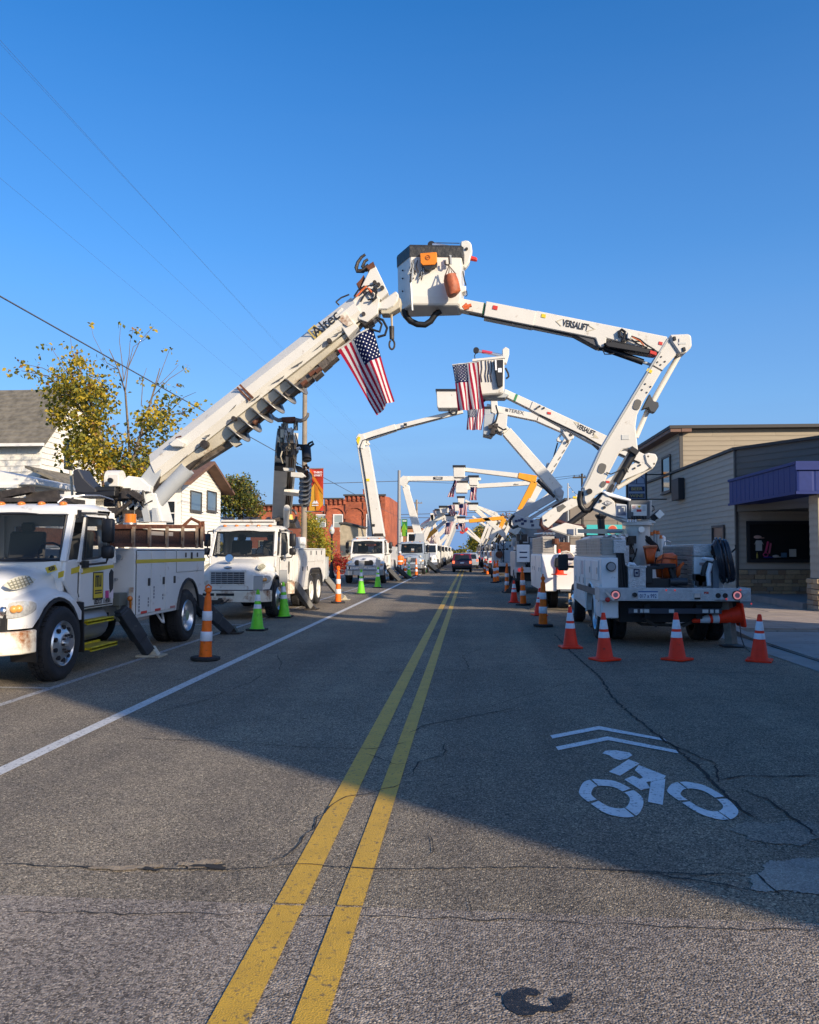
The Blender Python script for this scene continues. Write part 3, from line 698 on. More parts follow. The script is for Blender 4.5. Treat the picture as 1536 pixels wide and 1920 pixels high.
def shingles(parent, a, b_, z0, z1, pitch, wid, seed, ztop=None):
    r = random.Random(seed); a, b_ = Vector((*a, 0)), Vector((*b_, 0)); d = b_ - a; L = d.length; d.normalize(); ang = math.atan2(d.y, d.x); z = z0; row = 0
    while z < z1:
        s = -wid * .5 * (row % 2)
        while s < L:
            s0, s1 = max(s, 0), min(s + wid, L); zt = ztop((s0+s1)/2) if ztop else z1; h = min(pitch, zt - z)
            if s1 - s0 > .05 and h > .04:
                p = a + d * s0; share('wall_shingle', shme, parent, (p.x, p.y, z + r.uniform(-.006, .006)), (0, 0, ang), (s1 - s0 - .012, .03 + r.uniform(0, .012), h))
            s += wid
        z += pitch; row += 1
shingles(hw, (HX - 2.4, HY0), (HX, HY0), 1.5, ZE - .1, .22, .42, 3)
slope = (ZR - ZE) / (HY1 - HY0) * 2
shingles(hw, (HX, HY0), (HX, HY1), 2.0, ZR, .22, .42, 4, lambda s: ZE - .05 + slope * min(s, HY1 - HY0 - s))
m = MB(); ym = (HY0 + HY1) / 2; ov = .35
for sgn, yy in ((-1, HY0), (1, HY1)):
    e = yy + sgn * ov
    m.prism([(HX + .3, ym, ZR + .03), (HX + .3, e, ZE + .03 - ov * slope), (HX + .3, e, ZE + .13 - ov * slope), (HX + .3, ym, ZR + .15)], (-12.6, 0, 0))
hr = part('roof', m, RSH, hs)
m = MB(); n = 15
for i in range(n):
    t0, t1 = i / n, (i + 1) / n
    y0, z0 = HY0 - ov + (ym - HY0 + ov) * t0, ZE + .14 - ov * slope + (ZR - ZE + ov * slope) * t0
    y1, z1 = HY0 - ov + (ym - HY0 + ov) * t1, ZE + .14 - ov * slope + (ZR - ZE + ov * slope) * t1
    x = -12
    while x < .31:
        w_ = rnd.uniform(.3, .55); up_ = rnd.uniform(.018, .04)
        m.add([(HX + x, y0, z0 + up_), (HX + min(x + w_, .31), y0, z0 + up_), (HX + min(x + w_, .31), y1, z1 + .004), (HX + x, y1, z1 + .004), (HX + x, y0, z0), (HX + min(x + w_, .31), y0, z0)], [(0,1,2,3), (4,5,1,0)])
        x += w_ + .012
part('roof_shingles', m, RSH, hr, kind='stuff', fixn=False)
m = MB(); m.box(HX - 12, HX + .3, HY0 - ov - .1, HY0 - ov, ZE - .28, ZE + .02 - ov * slope + .12); part('gutter_board', m, WTR, hs)
window(hs, (HX + .03, HY0 + 1.9, ZE - .35), (0, 1, 0), .8, 1.15, (1, 0, 0), .1, WTR)
# porch wing with lean-to roof and open porch
m = MB(); b0 = PX(82, 872, HX + .7); b1 = PX(138, 905, HX + .7)
m.prism([(HX, b0.y, b0.z), (HX + .02, b0.y, b0.z - .1), (HX + 1.4, b0.y + .2, b0.z - .72), (HX + 1.4, b0.y + .2, b0.z - .62)], (0, 3.0, 0)); part('lean_to_roof', m, RSH, hs)
m = MB(); m.box(HX, HX + 1.15, b0.y + .35, b0.y + 3.1, .1, b0.z - .75); wg = part('porch_wing', m, WTR, hs)
shingles(wg, (HX, b0.y + .35), (HX + 1.15, b0.y + .35), 1.4, b0.z - .8, .22, .42, 9)
PYY = 24.0
pr = MB()
a = PY(-60, 873, PYY); b_ = PY(66, 897, PYY)
pr.prism([(a.x, PYY, a.z + .02), (b_.x, PYY, b_.z - .02), (b_.x, PYY, b_.z - .18), (a.x, PYY, b_.z - .18)], (0, 3, 0))
porch = thing('porch', 'white open porch roof on posts at the left edge', 'porch', (0, 0, 0))
part('roof', pr, WTR, porch)
c = PY(0, 893, PYY - .1)
m = MB(); m.box(a.x, PY(36, 893, PYY).x, PYY - .1, PYY + 2.8, c.z - .35, b_.z - .185); part('beam', m, WTR, porch)
for px in (26, -45):
    p = PY(px, 930, PYY + .1); m = MB(); m.box(p.x - .12, p.x + .12, PYY + .0, PYY + .24, 0, c.z - .355); m.box(p.x - .16, p.x + .16, PYY - .04, PYY + .28, c.z - .5, c.z - .356); part('post', m, WTR, porch)

# ---- second white house with brown gable roof
h2 = thing('clapboard_house', 'white clapboard house with brown gable roof and two street windows', 'house')
X2 = -12.7
l, r2, ap = PX(340, 925, X2), PX(413, 925, X2), PX(389, 884, X2)
Y0, Y1 = l.y, r2.y; ya = (Y0 + Y1) / 2; ZE2 = 4.75; ZR2 = 5.8; ov = .55; sl2 = (ZR2 - ZE2) / ((Y1 - Y0) / 2)
m = MB(); m.prism([(X2, Y0, 0), (X2, Y1, 0), (X2, Y1, ZE2), (X2, ya, ZR2), (X2, Y0, ZE2)], (-9, 0, 0)); m.box(X2 - 9, X2 - 2.2, Y0 - 2.2, Y0 + .1, 0, 3.9)
w2 = part('wall', m, SIDW, h2)
m = MB()
for i in range(30):
    z = 1.2 + i * .16; 
    if z > ZR2 - .2: break
    k = 0 if z < ZE2 else (z - ZE2) / sl2
    m.add([(X2 + .03, Y0 + k, z), (X2 + .03, Y1 - k, z), (X2 + .008, Y1 - k, z + .155), (X2 + .008, Y0 + k, z + .155), (X2, Y0 + k, z), (X2, Y1 - k, z)], [(0,1,2,3), (0,1,5,4)])
    if z < 3.8: m.add([(X2 - 9, Y0 - 2.23, z), (X2 - 2.2, Y0 - 2.23, z), (X2 - 2.2, Y0 - 2.208, z + .155), (X2 - 9, Y0 - 2.208, z + .155)], [(0,1,2,3)])
part('clapboards', m, SIDW, w2, kind='stuff')
m = MB()
for e, yy in ((Y0 - ov, Y0), (Y1 + ov, Y1)):
    m.prism([(X2 + .6, ya, ZR2 + .02), (X2 + .6, e, ZE2 - ov * sl2 + .02), (X2 + .6, e, ZE2 - ov * sl2 + .15), (X2 + .6, ya, ZR2 + .16)], (-10, 0, 0))
part('roof', m, RBR, h2)
m = MB(); m.prism([(X2 - 2.0, Y0 - 2.5, 3.75), (X2 - 2.0, Y0 + .05, 4.35), (X2 - 2.0, Y0 + .05, 4.45), (X2 - 2.0, Y0 - 2.5, 3.86)], (-7, 0, 0)); part('lower_roof', m, RSH, h2)
BLIND = M('blue_reflecting_pane', (.10, .15, .20), .08)
for (xa, xb) in ((357, 376), (388, 404)):
    a, b_ = PX(xa, 921, X2 + .02), PX(xb, 958, X2 + .02)
    window(h2, (X2 + .02, (a.y + b_.y) / 2, (a.z + b_.z) / 2), (0, 1, 0), abs(b_.y - a.y), a.z - b_.z, (1, 0, 0), .05, TRIM, BLIND, mull=False)
p = PY(320, 962, Y0 - 2.25); window(h2, (p.x, Y0 - 2.23, p.z), (1, 0, 0), .36, .95, (0, -1, 0), .07, WTR)

# ---- red brick building
BK = bpy.data.materials.new('old_red_brick'); BK.use_nodes = True
_n = BK.node_tree; _b = _n.nodes['Principled BSDF']; _b.inputs['Roughness'].default_value = .9
_g = _n.nodes.new('ShaderNodeNewGeometry'); _sp = _n.nodes.new('ShaderNodeSeparateXYZ'); lk(_n, _g.outputs['Position'], _sp.inputs[0])
_ad = _n.nodes.new('ShaderNodeMath'); lk(_n, _sp.outputs[0], _ad.inputs[0]); lk(_n, _sp.outputs[1], _ad.inputs[1])
_cb = _n.nodes.new('ShaderNodeCombineXYZ'); lk(_n, _ad.outputs[0], _cb.inputs[0]); lk(_n, _sp.outputs[2], _cb.inputs[1])
_bt = _n.nodes.new('ShaderNodeTexBrick'); _bt.inputs['Scale'].default_value = 2.2; _bt.inputs['Color1'].default_value = (.46, .115, .045, 1); _bt.inputs['Color2'].default_value = (.32, .075, .033, 1); _bt.inputs['Mortar'].default_value = (.26, .13, .09, 1); _bt.inputs['Mortar Size'].default_value = .018
lk(_n, _cb.outputs[0], _bt.inputs['Vector'])
_nz = _n.nodes.new('ShaderNodeTexNoise'); _nz.inputs['Scale'].default_value = .8; _nz.inputs['Detail'].default_value = 7; lk(_n, _g.outputs['Position'], _nz.inputs['Vector'])
_mr = _n.nodes.new('ShaderNodeMapRange'); _mr.inputs[1].default_value = .3; _mr.inputs[2].default_value = .7; _mr.inputs[3].default_value = .65; _mr.inputs[4].default_value = 1.25; lk(_n, _nz.outputs[0], _mr.inputs[0])
_mx = _n.nodes.new('ShaderNodeMix'); _mx.data_type = 'RGBA'; _mx.blend_type = 'MULTIPLY'; _mx.inputs[0].default_value = 1; lk(_n, _bt.outputs[0], _mx.inputs[6]); lk(_n, _mr.outputs[0], _mx.inputs[7]); lk(_n, _mx.outputs[2], _b.inputs['Base Color'])
rb = thing('brick_building', 'red brick two-storey building with arched recesses and a chimney', 'building')
YB = 88.0
def bx(px): return PY(px, 1000, YB).x
def bz(py): return PY(660, py, YB).z
m = MB(); m.box(bx(646), bx(722), YB, YB + 14, 0, bz(930)); m.box(bx(608), bx(646) - .01, YB + .02, YB + 14, 0, bz(936)); m.box(bx(470), bx(608) - .01, YB + .2, YB + 14, 0, bz(948))
m.prism([(bx(722), YB, 0), (bx(728), YB + 1.5, 0), (bx(728), YB + 14, 0), (bx(722), YB + 14, 0)], (0, 0, bz(931)))
bw = part('wall', m, BK, rb)
m = MB(); m.box(bx(646) - .1, bx(724), YB - .3, YB - .0, bz(930), bz(927)); m.box(bx(608) - .1, bx(646) - .1, YB - .25, YB, bz(936), bz(933.5)); m.box(bx(470), bx(608) - .1, YB - .15, YB + .2, bz(948), bz(945)); part('cornice', m, TRIM, rb)
m = MB()
x = bx(610)
while x < bx(721):
    z = bz(930) if x > bx(646) else bz(936); m.box(x, x + .22, YB - .18, YB - .002, z - .55, z - .01); x += .5
x = bx(476)
while x < bx(606): m.box(x, x + .22, YB + .02, YB + .198, bz(948) - .55, bz(948) - .01); x += .5
part('corbel', m, BK, rb, kind='stuff')
for px in (612, 646.5, 680, 713):
    m = MB(); m.box(bx(px) - .07, bx(px) + .07, YB - .03, YB - .001, bz(990), bz(942)); part('drain_shadow_groove', m, M('dark_downpipe', (.05, .012, .01), .8), rb)
for px in (629, 666, 699):
    m = MB(); q_ = [(bx(px) + 1.0 * math.cos(t), YB - .06, bz(966) + .95 * math.sin(t) * .9) for t in [math.pi * i / 8 for i in range(9)]]
    m.tube(q_, .09, 4); m.beam(q_[0], Vector(q_[0]) - Vector((0, 0, .4)), .16, .16); m.beam(q_[-1], Vector(q_[-1]) - Vector((0, 0, .4)), .16, .16); part('brick_arch', m, BK, rb)
for px in (602, 634, 700):
    window(rb, (bx(px), YB - .01, bz(980) if px < 690 else bz(985)), (1, 0, 0), .85 if px < 690 else 1.3, 1.6 if px < 690 else 2.2, (0, -1, 0), .12, WTR, M('pale_blind', (.28, .33, .32), .3))
m = MB(); m.box(bx(676), bx(688), YB + 2, YB + 3, bz(928), bz(916)); m.box(bx(675), bx(689), YB + 1.9, YB + 3.1, bz(916), bz(915)); part('chimney', m, BK, rb)
m = MB(); m.box(bx(566), bx(638), YB - .5, YB - .28, 0, bz(989)); part('lower_wall', m, BK, rb)
gs = thing('garage', 'small tan stucco garage in front of the red brick building', 'garage')
YG = 70; g0, g1, g2 = PY(638, 983, YG), PY(650, 982, YG), PY(670, 988, YG)
TANST = M('tan_stucco', (.42, .35, .24), .85, 0, .25, 2.5, .4, 9)
m = MB(); m.prism([(g0.x, YG, 0), (g2.x, YG, 0), (g2.x, YG, g2.z), (g1.x, YG, g1.z), (g0.x, YG, g0.z)], (0, 6, 0)); part('wall', m, TANST, gs)
m = MB(); m.prism([(g0.x - .1, YG - .2, g0.z), (g1.x, YG - .2, g1.z), (g2.x + .15, YG - .2, g2.z), (g2.x + .15, YG - .2, g2.z + .15), (g1.x, YG - .2, g1.z + .15), (g0.x - .1, YG - .2, g0.z + .15)], (0, 6.4, 0)); part('roof', m, TRIM, gs)
b3 = thing('brick_building', 'orange-brown brick building beyond the green pole banner', 'building')
YB3 = 125
m = MB(); l3, r3 = PY(735, 990, YB3), PY(792, 990, YB3); m.box(l3.x, r3.x, YB3, YB3 + 15, 0, l3.z); part('wall', m, M('orange_brick', (.36, .17, .075), .85, 0, .2, 1.5, world_co=True), b3)
m = MB(); m.box(l3.x - .3, r3.x + .3, YB3 - .3, YB3 - .005, l3.z, l3.z + .3); part('cornice', m, TRIM, b3)
for px in (744, 775): 
    p = PY(px, 1015, YB3); window(b3, (p.x, YB3 - .01, p.z), (1, 0, 0), 1.4, 2.2, (0, -1, 0), .25, WTR)
# far buildings along both sides
for (px0, px1, pyt, Y, col, lab) in ((470, 560, 985, 75, (.22, .07, .04), 'low dark red store wall behind the yellow tree'), (793, 812, 1004, 170, (.30, .2, .14), 'far tan store front on the left side of the street'), (812, 826, 1012, 230, (.34, .3, .26), 'farthest pale store front on the left side of the street')):
    b = thing('store_building', lab, 'building'); a, c = PY(px0, pyt, Y), PY(px1, pyt, Y)
    m = MB(); m.box(a.x, c.x, Y, Y + 14, 0, a.z); part('wall', m, M('plaster_%d' % px0, col, .85, 0, .2, 1, world_co=True), b)
    m = MB(); m.box(a.x - .1, c.x + .1, Y - .2, Y - .003, a.z, a.z + .3); part('cornice', m, TRIM, b)
    for i in range(2):
        window(b, (a.x + (c.x - a.x) * (.3 + .4 * i), Y - .01, 1.8), (1, 0, 0), (c.x - a.x) * .22, 1.6, (0, -1, 0))
for (x0, y0, y1, h, col, lab) in ((8.7, 75.0, 88, 6.3, (.24, .2, .16), 'brown panelled store with a teal sign band beyond the corner shop'), (9.0, 92, 112, 5.2, (.3, .12, .08), 'low red brick store farther along the right pavement'), (9.4, 115, 190, 6.0, (.25, .24, .22), 'far grey row of stores on the right pavement')):
    b = thing('store_building', lab, 'building'); m = MB(); m.box(x0, x0 + 9, y0, y1, 0, h); part('wall', m, M('store_%d' % y0, col, .8, 0, .15, 1.5, world_co=True), b)
    m = MB(); m.box(x0 - .2, x0 + 9.1, y0 - .2, y1, h, h + .18); part('cornice', m, TRIM, b)
    if y0 < 80:
        pm = MB(); pm.box(.02, .98, 0, .05, .02, .98); pme = pm.mesh('wall_panel', [M('taupe_panel', (.22, .185, .15), .7, 0, .12, 2)])
        for i in range(6):
            for k in range(3): share('wall_panel', pme, b, (x0 + i * 1.5, y0 - .055, 1.2 + k * 1.6), None, (1.5, 1, 1.6))
        for i in range(3):
            m = MB(); m.box(x0 - .03 + i*3, x0 + .3 + i*3, y0 - .14, y0 - .06, .1, h - .05); part('pilaster', m, TRIM, b)
    for i in range(int((y1 - y0) / 4)): window(b, (x0 - .01, y0 + 2 + 4 * i, 2.0), (0, 1, 0), 2, 1.8, (-1, 0, 0), .1, TRIM)
# ================================================================== trucks on the left, facing us
# local frame of every left truck: x towards the street, y towards its rear, z up; the front axle is at y = 0
def wheel(name, T, x, y, r=0.48, w=0.28, side=1, rim=ALU, holes=True, dual=False):
    sgn = side; prof = [(r*.62, -w*.42), (r*.80, -w*.5), (r*.94, -w*.48), (r, -w*.34), (r, w*.34), (r*.94, w*.48), (r*.80, w*.5), (r*.62, w*.42)]
    root = part(name, MB().lathe([(p, h) for p, h in prof] + [(prof[0][0], prof[0][1])], 28, (x, y, r), 'x'), RUBBER, T, smooth=50)
    tr = MB()
    for i in range(40):
        t = 2 * math.pi * i / 40
        for k in (-1, 0, 1):
            a = t + (.08 if k == 0 else 0); c = Vector((x + k * w * .23, y + math.cos(a) * (r + .003), r + math.sin(a) * (r + .003)))
            d = Vector((0, -math.sin(a), math.cos(a))); tr.beam(c - d * .03, c + d * .03, w * .19, .014, up=(0, math.cos(a), math.sin(a)))
    part('tread', tr, RUBBER, root, kind='stuff')
    o = x + sgn * w * .5
    m = MB()
    if not dual:
        m.lathe([(r*.63, o - sgn*.03), (r*.60, o), (r*.57, o - sgn*.015), (r*.54, o - sgn*.05), (r*.34, o + sgn*.02), (r*.30, o + sgn*.03), (r*.16, o + sgn*.03), (r*.15, o + sgn*.10), (.001, o + sgn*.10)], 30, (0, y, r), 'x')
    else:
        m.lathe([(r*.63, o - sgn*.03), (r*.60, o), (r*.56, o - sgn*.02), (r*.50, o - sgn*.14), (r*.36, o - sgn*.16), (r*.22, o - sgn*.15), (r*.2, o - sgn*.02), (.001, o - sgn*.02)], 30, (0, y, r), 'x')
    rm = part('rim', m, rim, root, smooth=40)
    m = MB()
    if holes:
        for i in range(10):
            t = 2 * math.pi * (i + .5) / 10; d = r * .445; c = Vector((o - sgn * (.012 if not dual else .148), y + math.cos(t) * d, r + math.sin(t) * d))
            m.cyl(c - Vector((.02, 0, 0)), c + Vector((.02, 0, 0)), r * .062, n=8)
        part('hand_hole', m, INK, rm, kind='stuff')
    m = MB()
    for i in range(10):
        t = 2 * math.pi * i / 10; d = r * .235; xx = o + sgn * (.03 if not dual else -.15); c = Vector((xx, y + math.cos(t) * d, r + math.sin(t) * d))
        m.cyl(c - Vector((.01, 0, 0)), c + Vector((sgn * .035, 0, 0)), r * .035, n=6)
    part('lug_nut', m, DGREASE, rm, kind='stuff')
    return root

SEAM2 = M('panel_seam', (.06, .06, .06), .8)
def hood_side(y):     # half-width of the nose in plan, front outline rounded
    t = (y + 0.98) / 0.55
    return 0.56 + 0.42 * math.sqrt(max(0, 1 - (1 - min(1, max(0, t))) ** 2))
def cab_front(T, paint, grille='chrome', bump=RUSTY, detail=True, hoodpaint=None):
    hp = hoodpaint or paint
    m = MB(); secs = []; ys = [-.98, -.95, -.90, -.82, -.72, -.6, -.48, -.36, -.24, -.12, 0, .12, .24, .36, .48, .60, .66]
    ar = .60
    for y in ys:
        w = hood_side(y); t = (y + .98) / 1.64
        zt = 1.20 + .17 * math.sin(min(1, (y + .98) / .5) * math.pi / 2) + .20 * max(0, t - .12)      # hood top
        wf = min(w, 1.0); zf = 1.05 + .12 * math.exp(-((y - .02) / .5) ** 2) + .02
        zb = .74
        if abs(y) < ar: zb = max(.74, .49 + math.sqrt(ar * ar - y * y))
        if y > .45: zf = zf - (y - .45) * .7; 
        ws = .60 + .10 * max(0, t)
        zs = zt - .10
        if y > .36: zt = min(zt, 1.55); zs = zt - .12
        zf = max(zf, zb + .015)
        half = [(0, zt), (.25, zt - .006), (.45, zt - .03), (min(ws, w - .04), zs), (min(ws + .07, w - .03), zs - .08), (min(ws + .10, w - .02), max(zf + .03, zs - .22)), (min(.80, w - .01), zf + .01), (wf - .06 if wf > .86 else w - .006, zf - .02), (wf, zf - .09 if zf - .09 > zb else zb + .005), (wf, zb)]
        secs.append([(x, y, z) for x, z in half[::-1]] + [(-x, y, z) for x, z in half[1:]])
    m.loft(secs, cap=True, closed=False)
    m.f = [f_ for f_ in m.f]
    hood = part('hood', m, hp, T, smooth=42)
    # nose underside and wheel wells
    w_ = MB(); w_.box(-.80, .80, -.93, .62, .48, 1.02); w_.box(-.7, .7, .62, 1.9, .42, .84); part('engine_bay', w_, DARK, T)
    for sg in (1, -1):
        a = MB(); k = 14; out = []; 
        for i in range(k + 1):
            t = math.radians(-18) + math.radians(208) * i / k
            out.append((math.cos(t), math.sin(t)))
        pts = [(sg * 1.005, -c * (ar - .01), .49 + s * (ar - .01)) for c, s in out]; pt2 = [(sg * 1.005, -c * (ar - .05), .49 + s * (ar - .05)) for c, s in out]
        for i in range(k):
            p, q, r_, s_ = pts[i], pts[i+1], pt2[i+1], pt2[i]
            a.prism([p, q, r_, s_], (-sg * .34, 0, 0))
        part('wheel_arch', a, BLACK, T)
    # grille
    g = MB()
    if grille == 'chrome':
        g.ringplate([(-.46, -.99, .86), (.46, -.99, .86), (.46, -.99, 1.22), (-.46, -.99, 1.22)], [(-.42, -.99, .89), (.42, -.99, .89), (.42, -.99, 1.19), (-.42, -.99, 1.19)], (0, .06, 0))
        gr = part('grille', g, hp, T)
        b = MB(); b.box(-.42, .42, -.985, -.955, .89, 1.19); part('grille_backing', b, INK, gr)
        for i in range(6):
            b = MB(); z = .915 + i * .05; b.box(-.42, .42, -1.02, -.987, z, z + .024); part('grille_bar', b, STEEL, gr, bevel=.004)
        b = MB()
        for i in range(5): b.box(-.3 + i * .15 - .006, -.3 + i * .15 + .006, -1.03, -1.021, .89, 1.19)
        part('grille_divider', b, STEEL, gr, kind='stuff')
    else:
        g.prism([(-.44, -1.0, .90), (.44, -1.0, .90), (.50, -1.0, 1.08), (.44, -1.0, 1.22), (.30, -1.0, 1.23), (.26, -1.0, 1.19), (-.26, -1.0, 1.19), (-.30, -1.0, 1.23), (-.44, -1.0, 1.22), (-.50, -1.0, 1.08)], (0, .05, 0))
        gr = part('grille', g, INK, T)
        b = MB()
        for i in range(5): b.box(-.42, .42, -1.012, -1.001, .94 + i * .055, .955 + i * .055)
        part('grille_bar', b, DARK, gr, kind='stuff')
    b = MB(); b.lathe([(.001, -.03), (.10, -.02), (.11, 0), (.001, .01)], 14, (0, -.985, 1.285), 'y'); b.v = [Vector((p.x, p.y, 1.285 + (p.z - 1.285) * .35)) for p in b.v]; part('hood_badge', b, STEEL, T)
    # headlights wrapped round the corner
    for sg in (1, -1):
        m = MB(); k = 9; top, bot = [], []
        for i in range(k + 1):
            u = i / k; y = -.965 + .42 * u ** 1.5; x = hood_side(y) + .012
            zc = .955 + .05 * u; hh = .10 * math.sqrt(max(.02, 1 - (2 * u - 1.05) ** 2 * .93))
            top.append(Vector((sg * x, y - .012, zc + hh))); bot.append(Vector((sg * x, y - .012, zc - hh)))
        V = []
        for t_, b_ in zip(top, bot): V += [t_, t_.lerp(b_, .5) + Vector((sg * .012, -.012, 0)), b_]
        m.add(V, [(3*i+j, 3*i+3+j, 3*i+4+j, 3*i+1+j) for i in range(k) for j in range(2)])
        hl = part('headlight', m, LAMPG, T, smooth=60)
        m = MB()
        for i in (4, 5):
            p = top[i].lerp(bot[i], .45); m.ball(p + Vector((sg * .008, -.008, 0)), .052, .05, .05, 10, 6)
        part('turn_signal', m, M('amber_in_lamp', (.8, .35, .08), .15, coat=1.0), hl, smooth=60)
        m = MB(); p = top[2].lerp(bot[2], .5); m.ball(p + Vector((0, -.002, 0)), .055, .03, .06, 10, 6); part('reflector', m, CHROME, hl, smooth=60)
        # hood side vent
        m = MB(); k = 8
        f_ = lambda u: Vector((sg * (.695 + .015 * u), -.78 + .62 * u, 1.255 + .085 * u))
        V = []
        for i in range(k + 1):
            u = i / k; c = f_(u); h = .078 * math.sqrt(max(.03, 1 - (2 * u - 1) ** 2)); V += [c + Vector((sg*(-.05), 0, h)) + Vector((sg*.028,0,0)), c + Vector((sg*.045, 0, -h * .9))]
        m.add(V, [(2*i, 2*i+2, 2*i+3, 2*i+1) for i in range(k)])
        hv = part('hood_vent', m, M('vent_cream', (.60, .57, .46), .5), T, smooth=60)
        if detail:
            m = MB()
            for i in range(1, 8):
                u = i / 8; c = f_(u); h = .066 * math.sqrt(max(.03, 1 - (2 * u - 1) ** 2)); m.beam(c + Vector((sg*(-.012), 0, h)), c + Vector((sg*.05, 0, -h*.9)), .012, .012)
            for v_ in (-.4, 0, .4): m.tube([f_(.12 + .76 * i / 6) + Vector((sg*(.02 - .05 * v_), 0, .078 * v_)) for i in range(7)], .007, 4)
            part('vent_slat', m, M('vent_shade', (.25, .24, .18), .6), hv, kind='stuff')
    # bumper
    m = MB(); pl = [(-1.03, -.62), (-.98, -.86), (-.80, -1.05), (-.45, -1.10), (.45, -1.10), (.80, -1.05), (.98, -.86), (1.03, -.62)]
    inn = [(x * .93, y + .09) for x, y in pl]
    m.prism([(x, y, .44) for x, y in pl] + [(x, y, .44) for x, y in inn[::-1]], (0, 0, .28))
    bp = part('bumper', m, bump, T, bevel=.012)
    if detail:
        m = MB(); m.cyl((-.13, -1.08, .50), (-.13, -1.22, .50), .05); m.tube([(-.2, -1.15, .46), (-.1, -1.24, .42), (.02, -1.22, .45), (.06, -1.12, .50)], .022, 6); m.box(-.34, -.06, -1.19, -1.1, .4, .5); part('tow_hook', m, DGREASE, bp)
    # cab: lower shell, cowl, pillars, roof
    m = MB(); zb = .86
    m.prism([(.9, .55, 1.06), (.9, .72, zb), (.9, 1.86, zb), (.9, 1.86, 1.52), (.9, .62, 1.58), (.9, .34, 1.56), (.9, .30, 1.3)], (-.05, 0, 0))
    m.prism([(-.9, .55, 1.06), (-.9, .72, zb), (-.9, 1.86, zb), (-.9, 1.86, 1.52), (-.9, .62, 1.58), (-.9, .34, 1.56), (-.9, .30, 1.3)], (.05, 0, 0))
    m.box(-.85, .85, .7, 1.86, zb, zb + .06)                                   # floor
    m.box(-.85, .85, .33, .40, 1.0, 1.56)                                      # cowl
    m.ringplate([(-.9, 1.86, zb), (.9, 1.86, zb), (.88, 1.80, 2.26), (-.88, 1.80, 2.26)], [(-.68, 1.845, 1.62), (.68, 1.845, 1.62), (.66, 1.805, 2.08), (-.66, 1.805, 2.08)], (0, -.05, 0))
    for sg in (1, -1):
        m.beam((sg * .86, .36, 1.54), (sg * .82, .66, 2.24), .085, .10)
        m.beam((sg * .875, 1.78, 1.5), (sg * .855, 1.74, 2.28), .10, .16)
        m.beam((sg * .85, .64, 2.25), (sg * .85, 1.78, 2.27), .08, .09)
    cab = part('cab', m, paint, T, bevel=.012)
    for sg in (1, -1):
        sm = MB(); sm.tube([(sg * .903, .70, 1.5), (sg * .903, .69, 1.12), (sg * .903, .79, .89), (sg * .903, 1.81, .89), (sg * .903, 1.81, 1.56)], .008, 4); part('door_gap', sm, SEAM2, cab)
        if detail:
            for y_, z_ in ((.74, 1.42), (.74, 1.02)):
                sm = MB(); sm.box(sg * .925 - .012, sg * .925 + .012, y_ - .05, y_ + .03, z_ - .03, z_ + .03); part('hinge', sm, paint, cab, bevel=.006)
    m = MB(); secs = []
    for y, z0, z1, w in ((.56, 2.22, 2.27, .80), (.62, 2.20, 2.33, .85), (.85, 2.22, 2.38, .885), (1.3, 2.23, 2.40, .89), (1.72, 2.24, 2.38, .89), (1.86, 2.22, 2.30, .86)):
        secs.append([(-w, y, z0), (w, y, z0), (w, y, (z0 + z1) / 2), (w - .07, y, z1 - .015), (w * .5, y, z1), (-w * .5, y, z1), (-w + .07, y, z1 - .015), (-w, y, (z0 + z1) / 2)])
    m.loft(secs); part('roof', m, paint, T, smooth=40)
    for x in (-.62, -.3, 0, .3, .62) if detail else (-.6, 0, .6):
        m = MB(); m.ball((x, .78, 2.375), .055, .07, .035, 10, 6); part('clearance_lamp', m, AMBER, T, smooth=60)
    # windscreen
    m = MB(); k = 8; V = []
    for i in range(k + 1):
        u = i / k * 2 - 1; bl = .07 * (1 - u * u)
        V += [(u * .80, .37 - bl, 1.575), (u * .76, .635 - bl * .8, 2.225)]
    m.add(V, [(2*i, 2*i+2, 2*i+3, 2*i+1) for i in range(k)]); ws = part('windscreen', m, GLASS, T, smooth=60, fixn=False)
    m = MB(); rim_ = [Vector(V[2*i]) + Vector((0, -.012, 0)) for i in range(k+1)] + [Vector(V[2*i+1]) + Vector((0, -.012, 0)) for i in range(k, -1, -1)]
    m.tube(rim_ + rim_[:1], .022, 5); part('windscreen_seal', m, INK, ws)
    m = MB()
    m.beam((.05, .30, 1.585), (.62, .25, 1.64), .02, .02); m.beam((-.65, .27, 1.60), (-.05, .25, 1.66), .02, .02); m.cyl((.05, .30, 1.57), (.05, .3, 1.61), .03); m.cyl((-.65, .3, 1.57), (-.65, .27, 1.62), .03); part('wiper', m, INK, ws)
    # inside
    m = MB(); m.prism([(-.8, .42, 1.54), (-.8, .62, 1.60), (-.8, .78, 1.52), (-.8, .80, 1.2), (-.8, .42, 1.2)], (1.6, 0, 0)); part('dashboard', m, DASH, T)
    for x, w in ((.42, .44), (-.40, .56)):
        m = MB(); m.box(x - w/2, x + w/2, 1.15, 1.6, 1.25, 1.40); m.prism([(x - w/2, 1.55, 1.36), (x - w/2, 1.68, 1.36), (x - w/2, 1.76, 2.0), (x - w/2, 1.66, 2.0)], (w, 0, 0)); m.box(x - .11, x + .11, 1.66, 1.74, 2.0, 2.14); part('seat', m, SEATM, T, bevel=.03)
    m = MB(); m.tube([Vector((.42 + .21 * math.cos(t * .4488), .88 - .07 * math.sin(t * .4488), 1.62 + .20 * math.sin(t * .4488))) for t in range(15)], .016, 5); m.cyl((.42, .88, 1.62), (.42, .72, 1.45), .03); part('steering_wheel', m, INK, T)
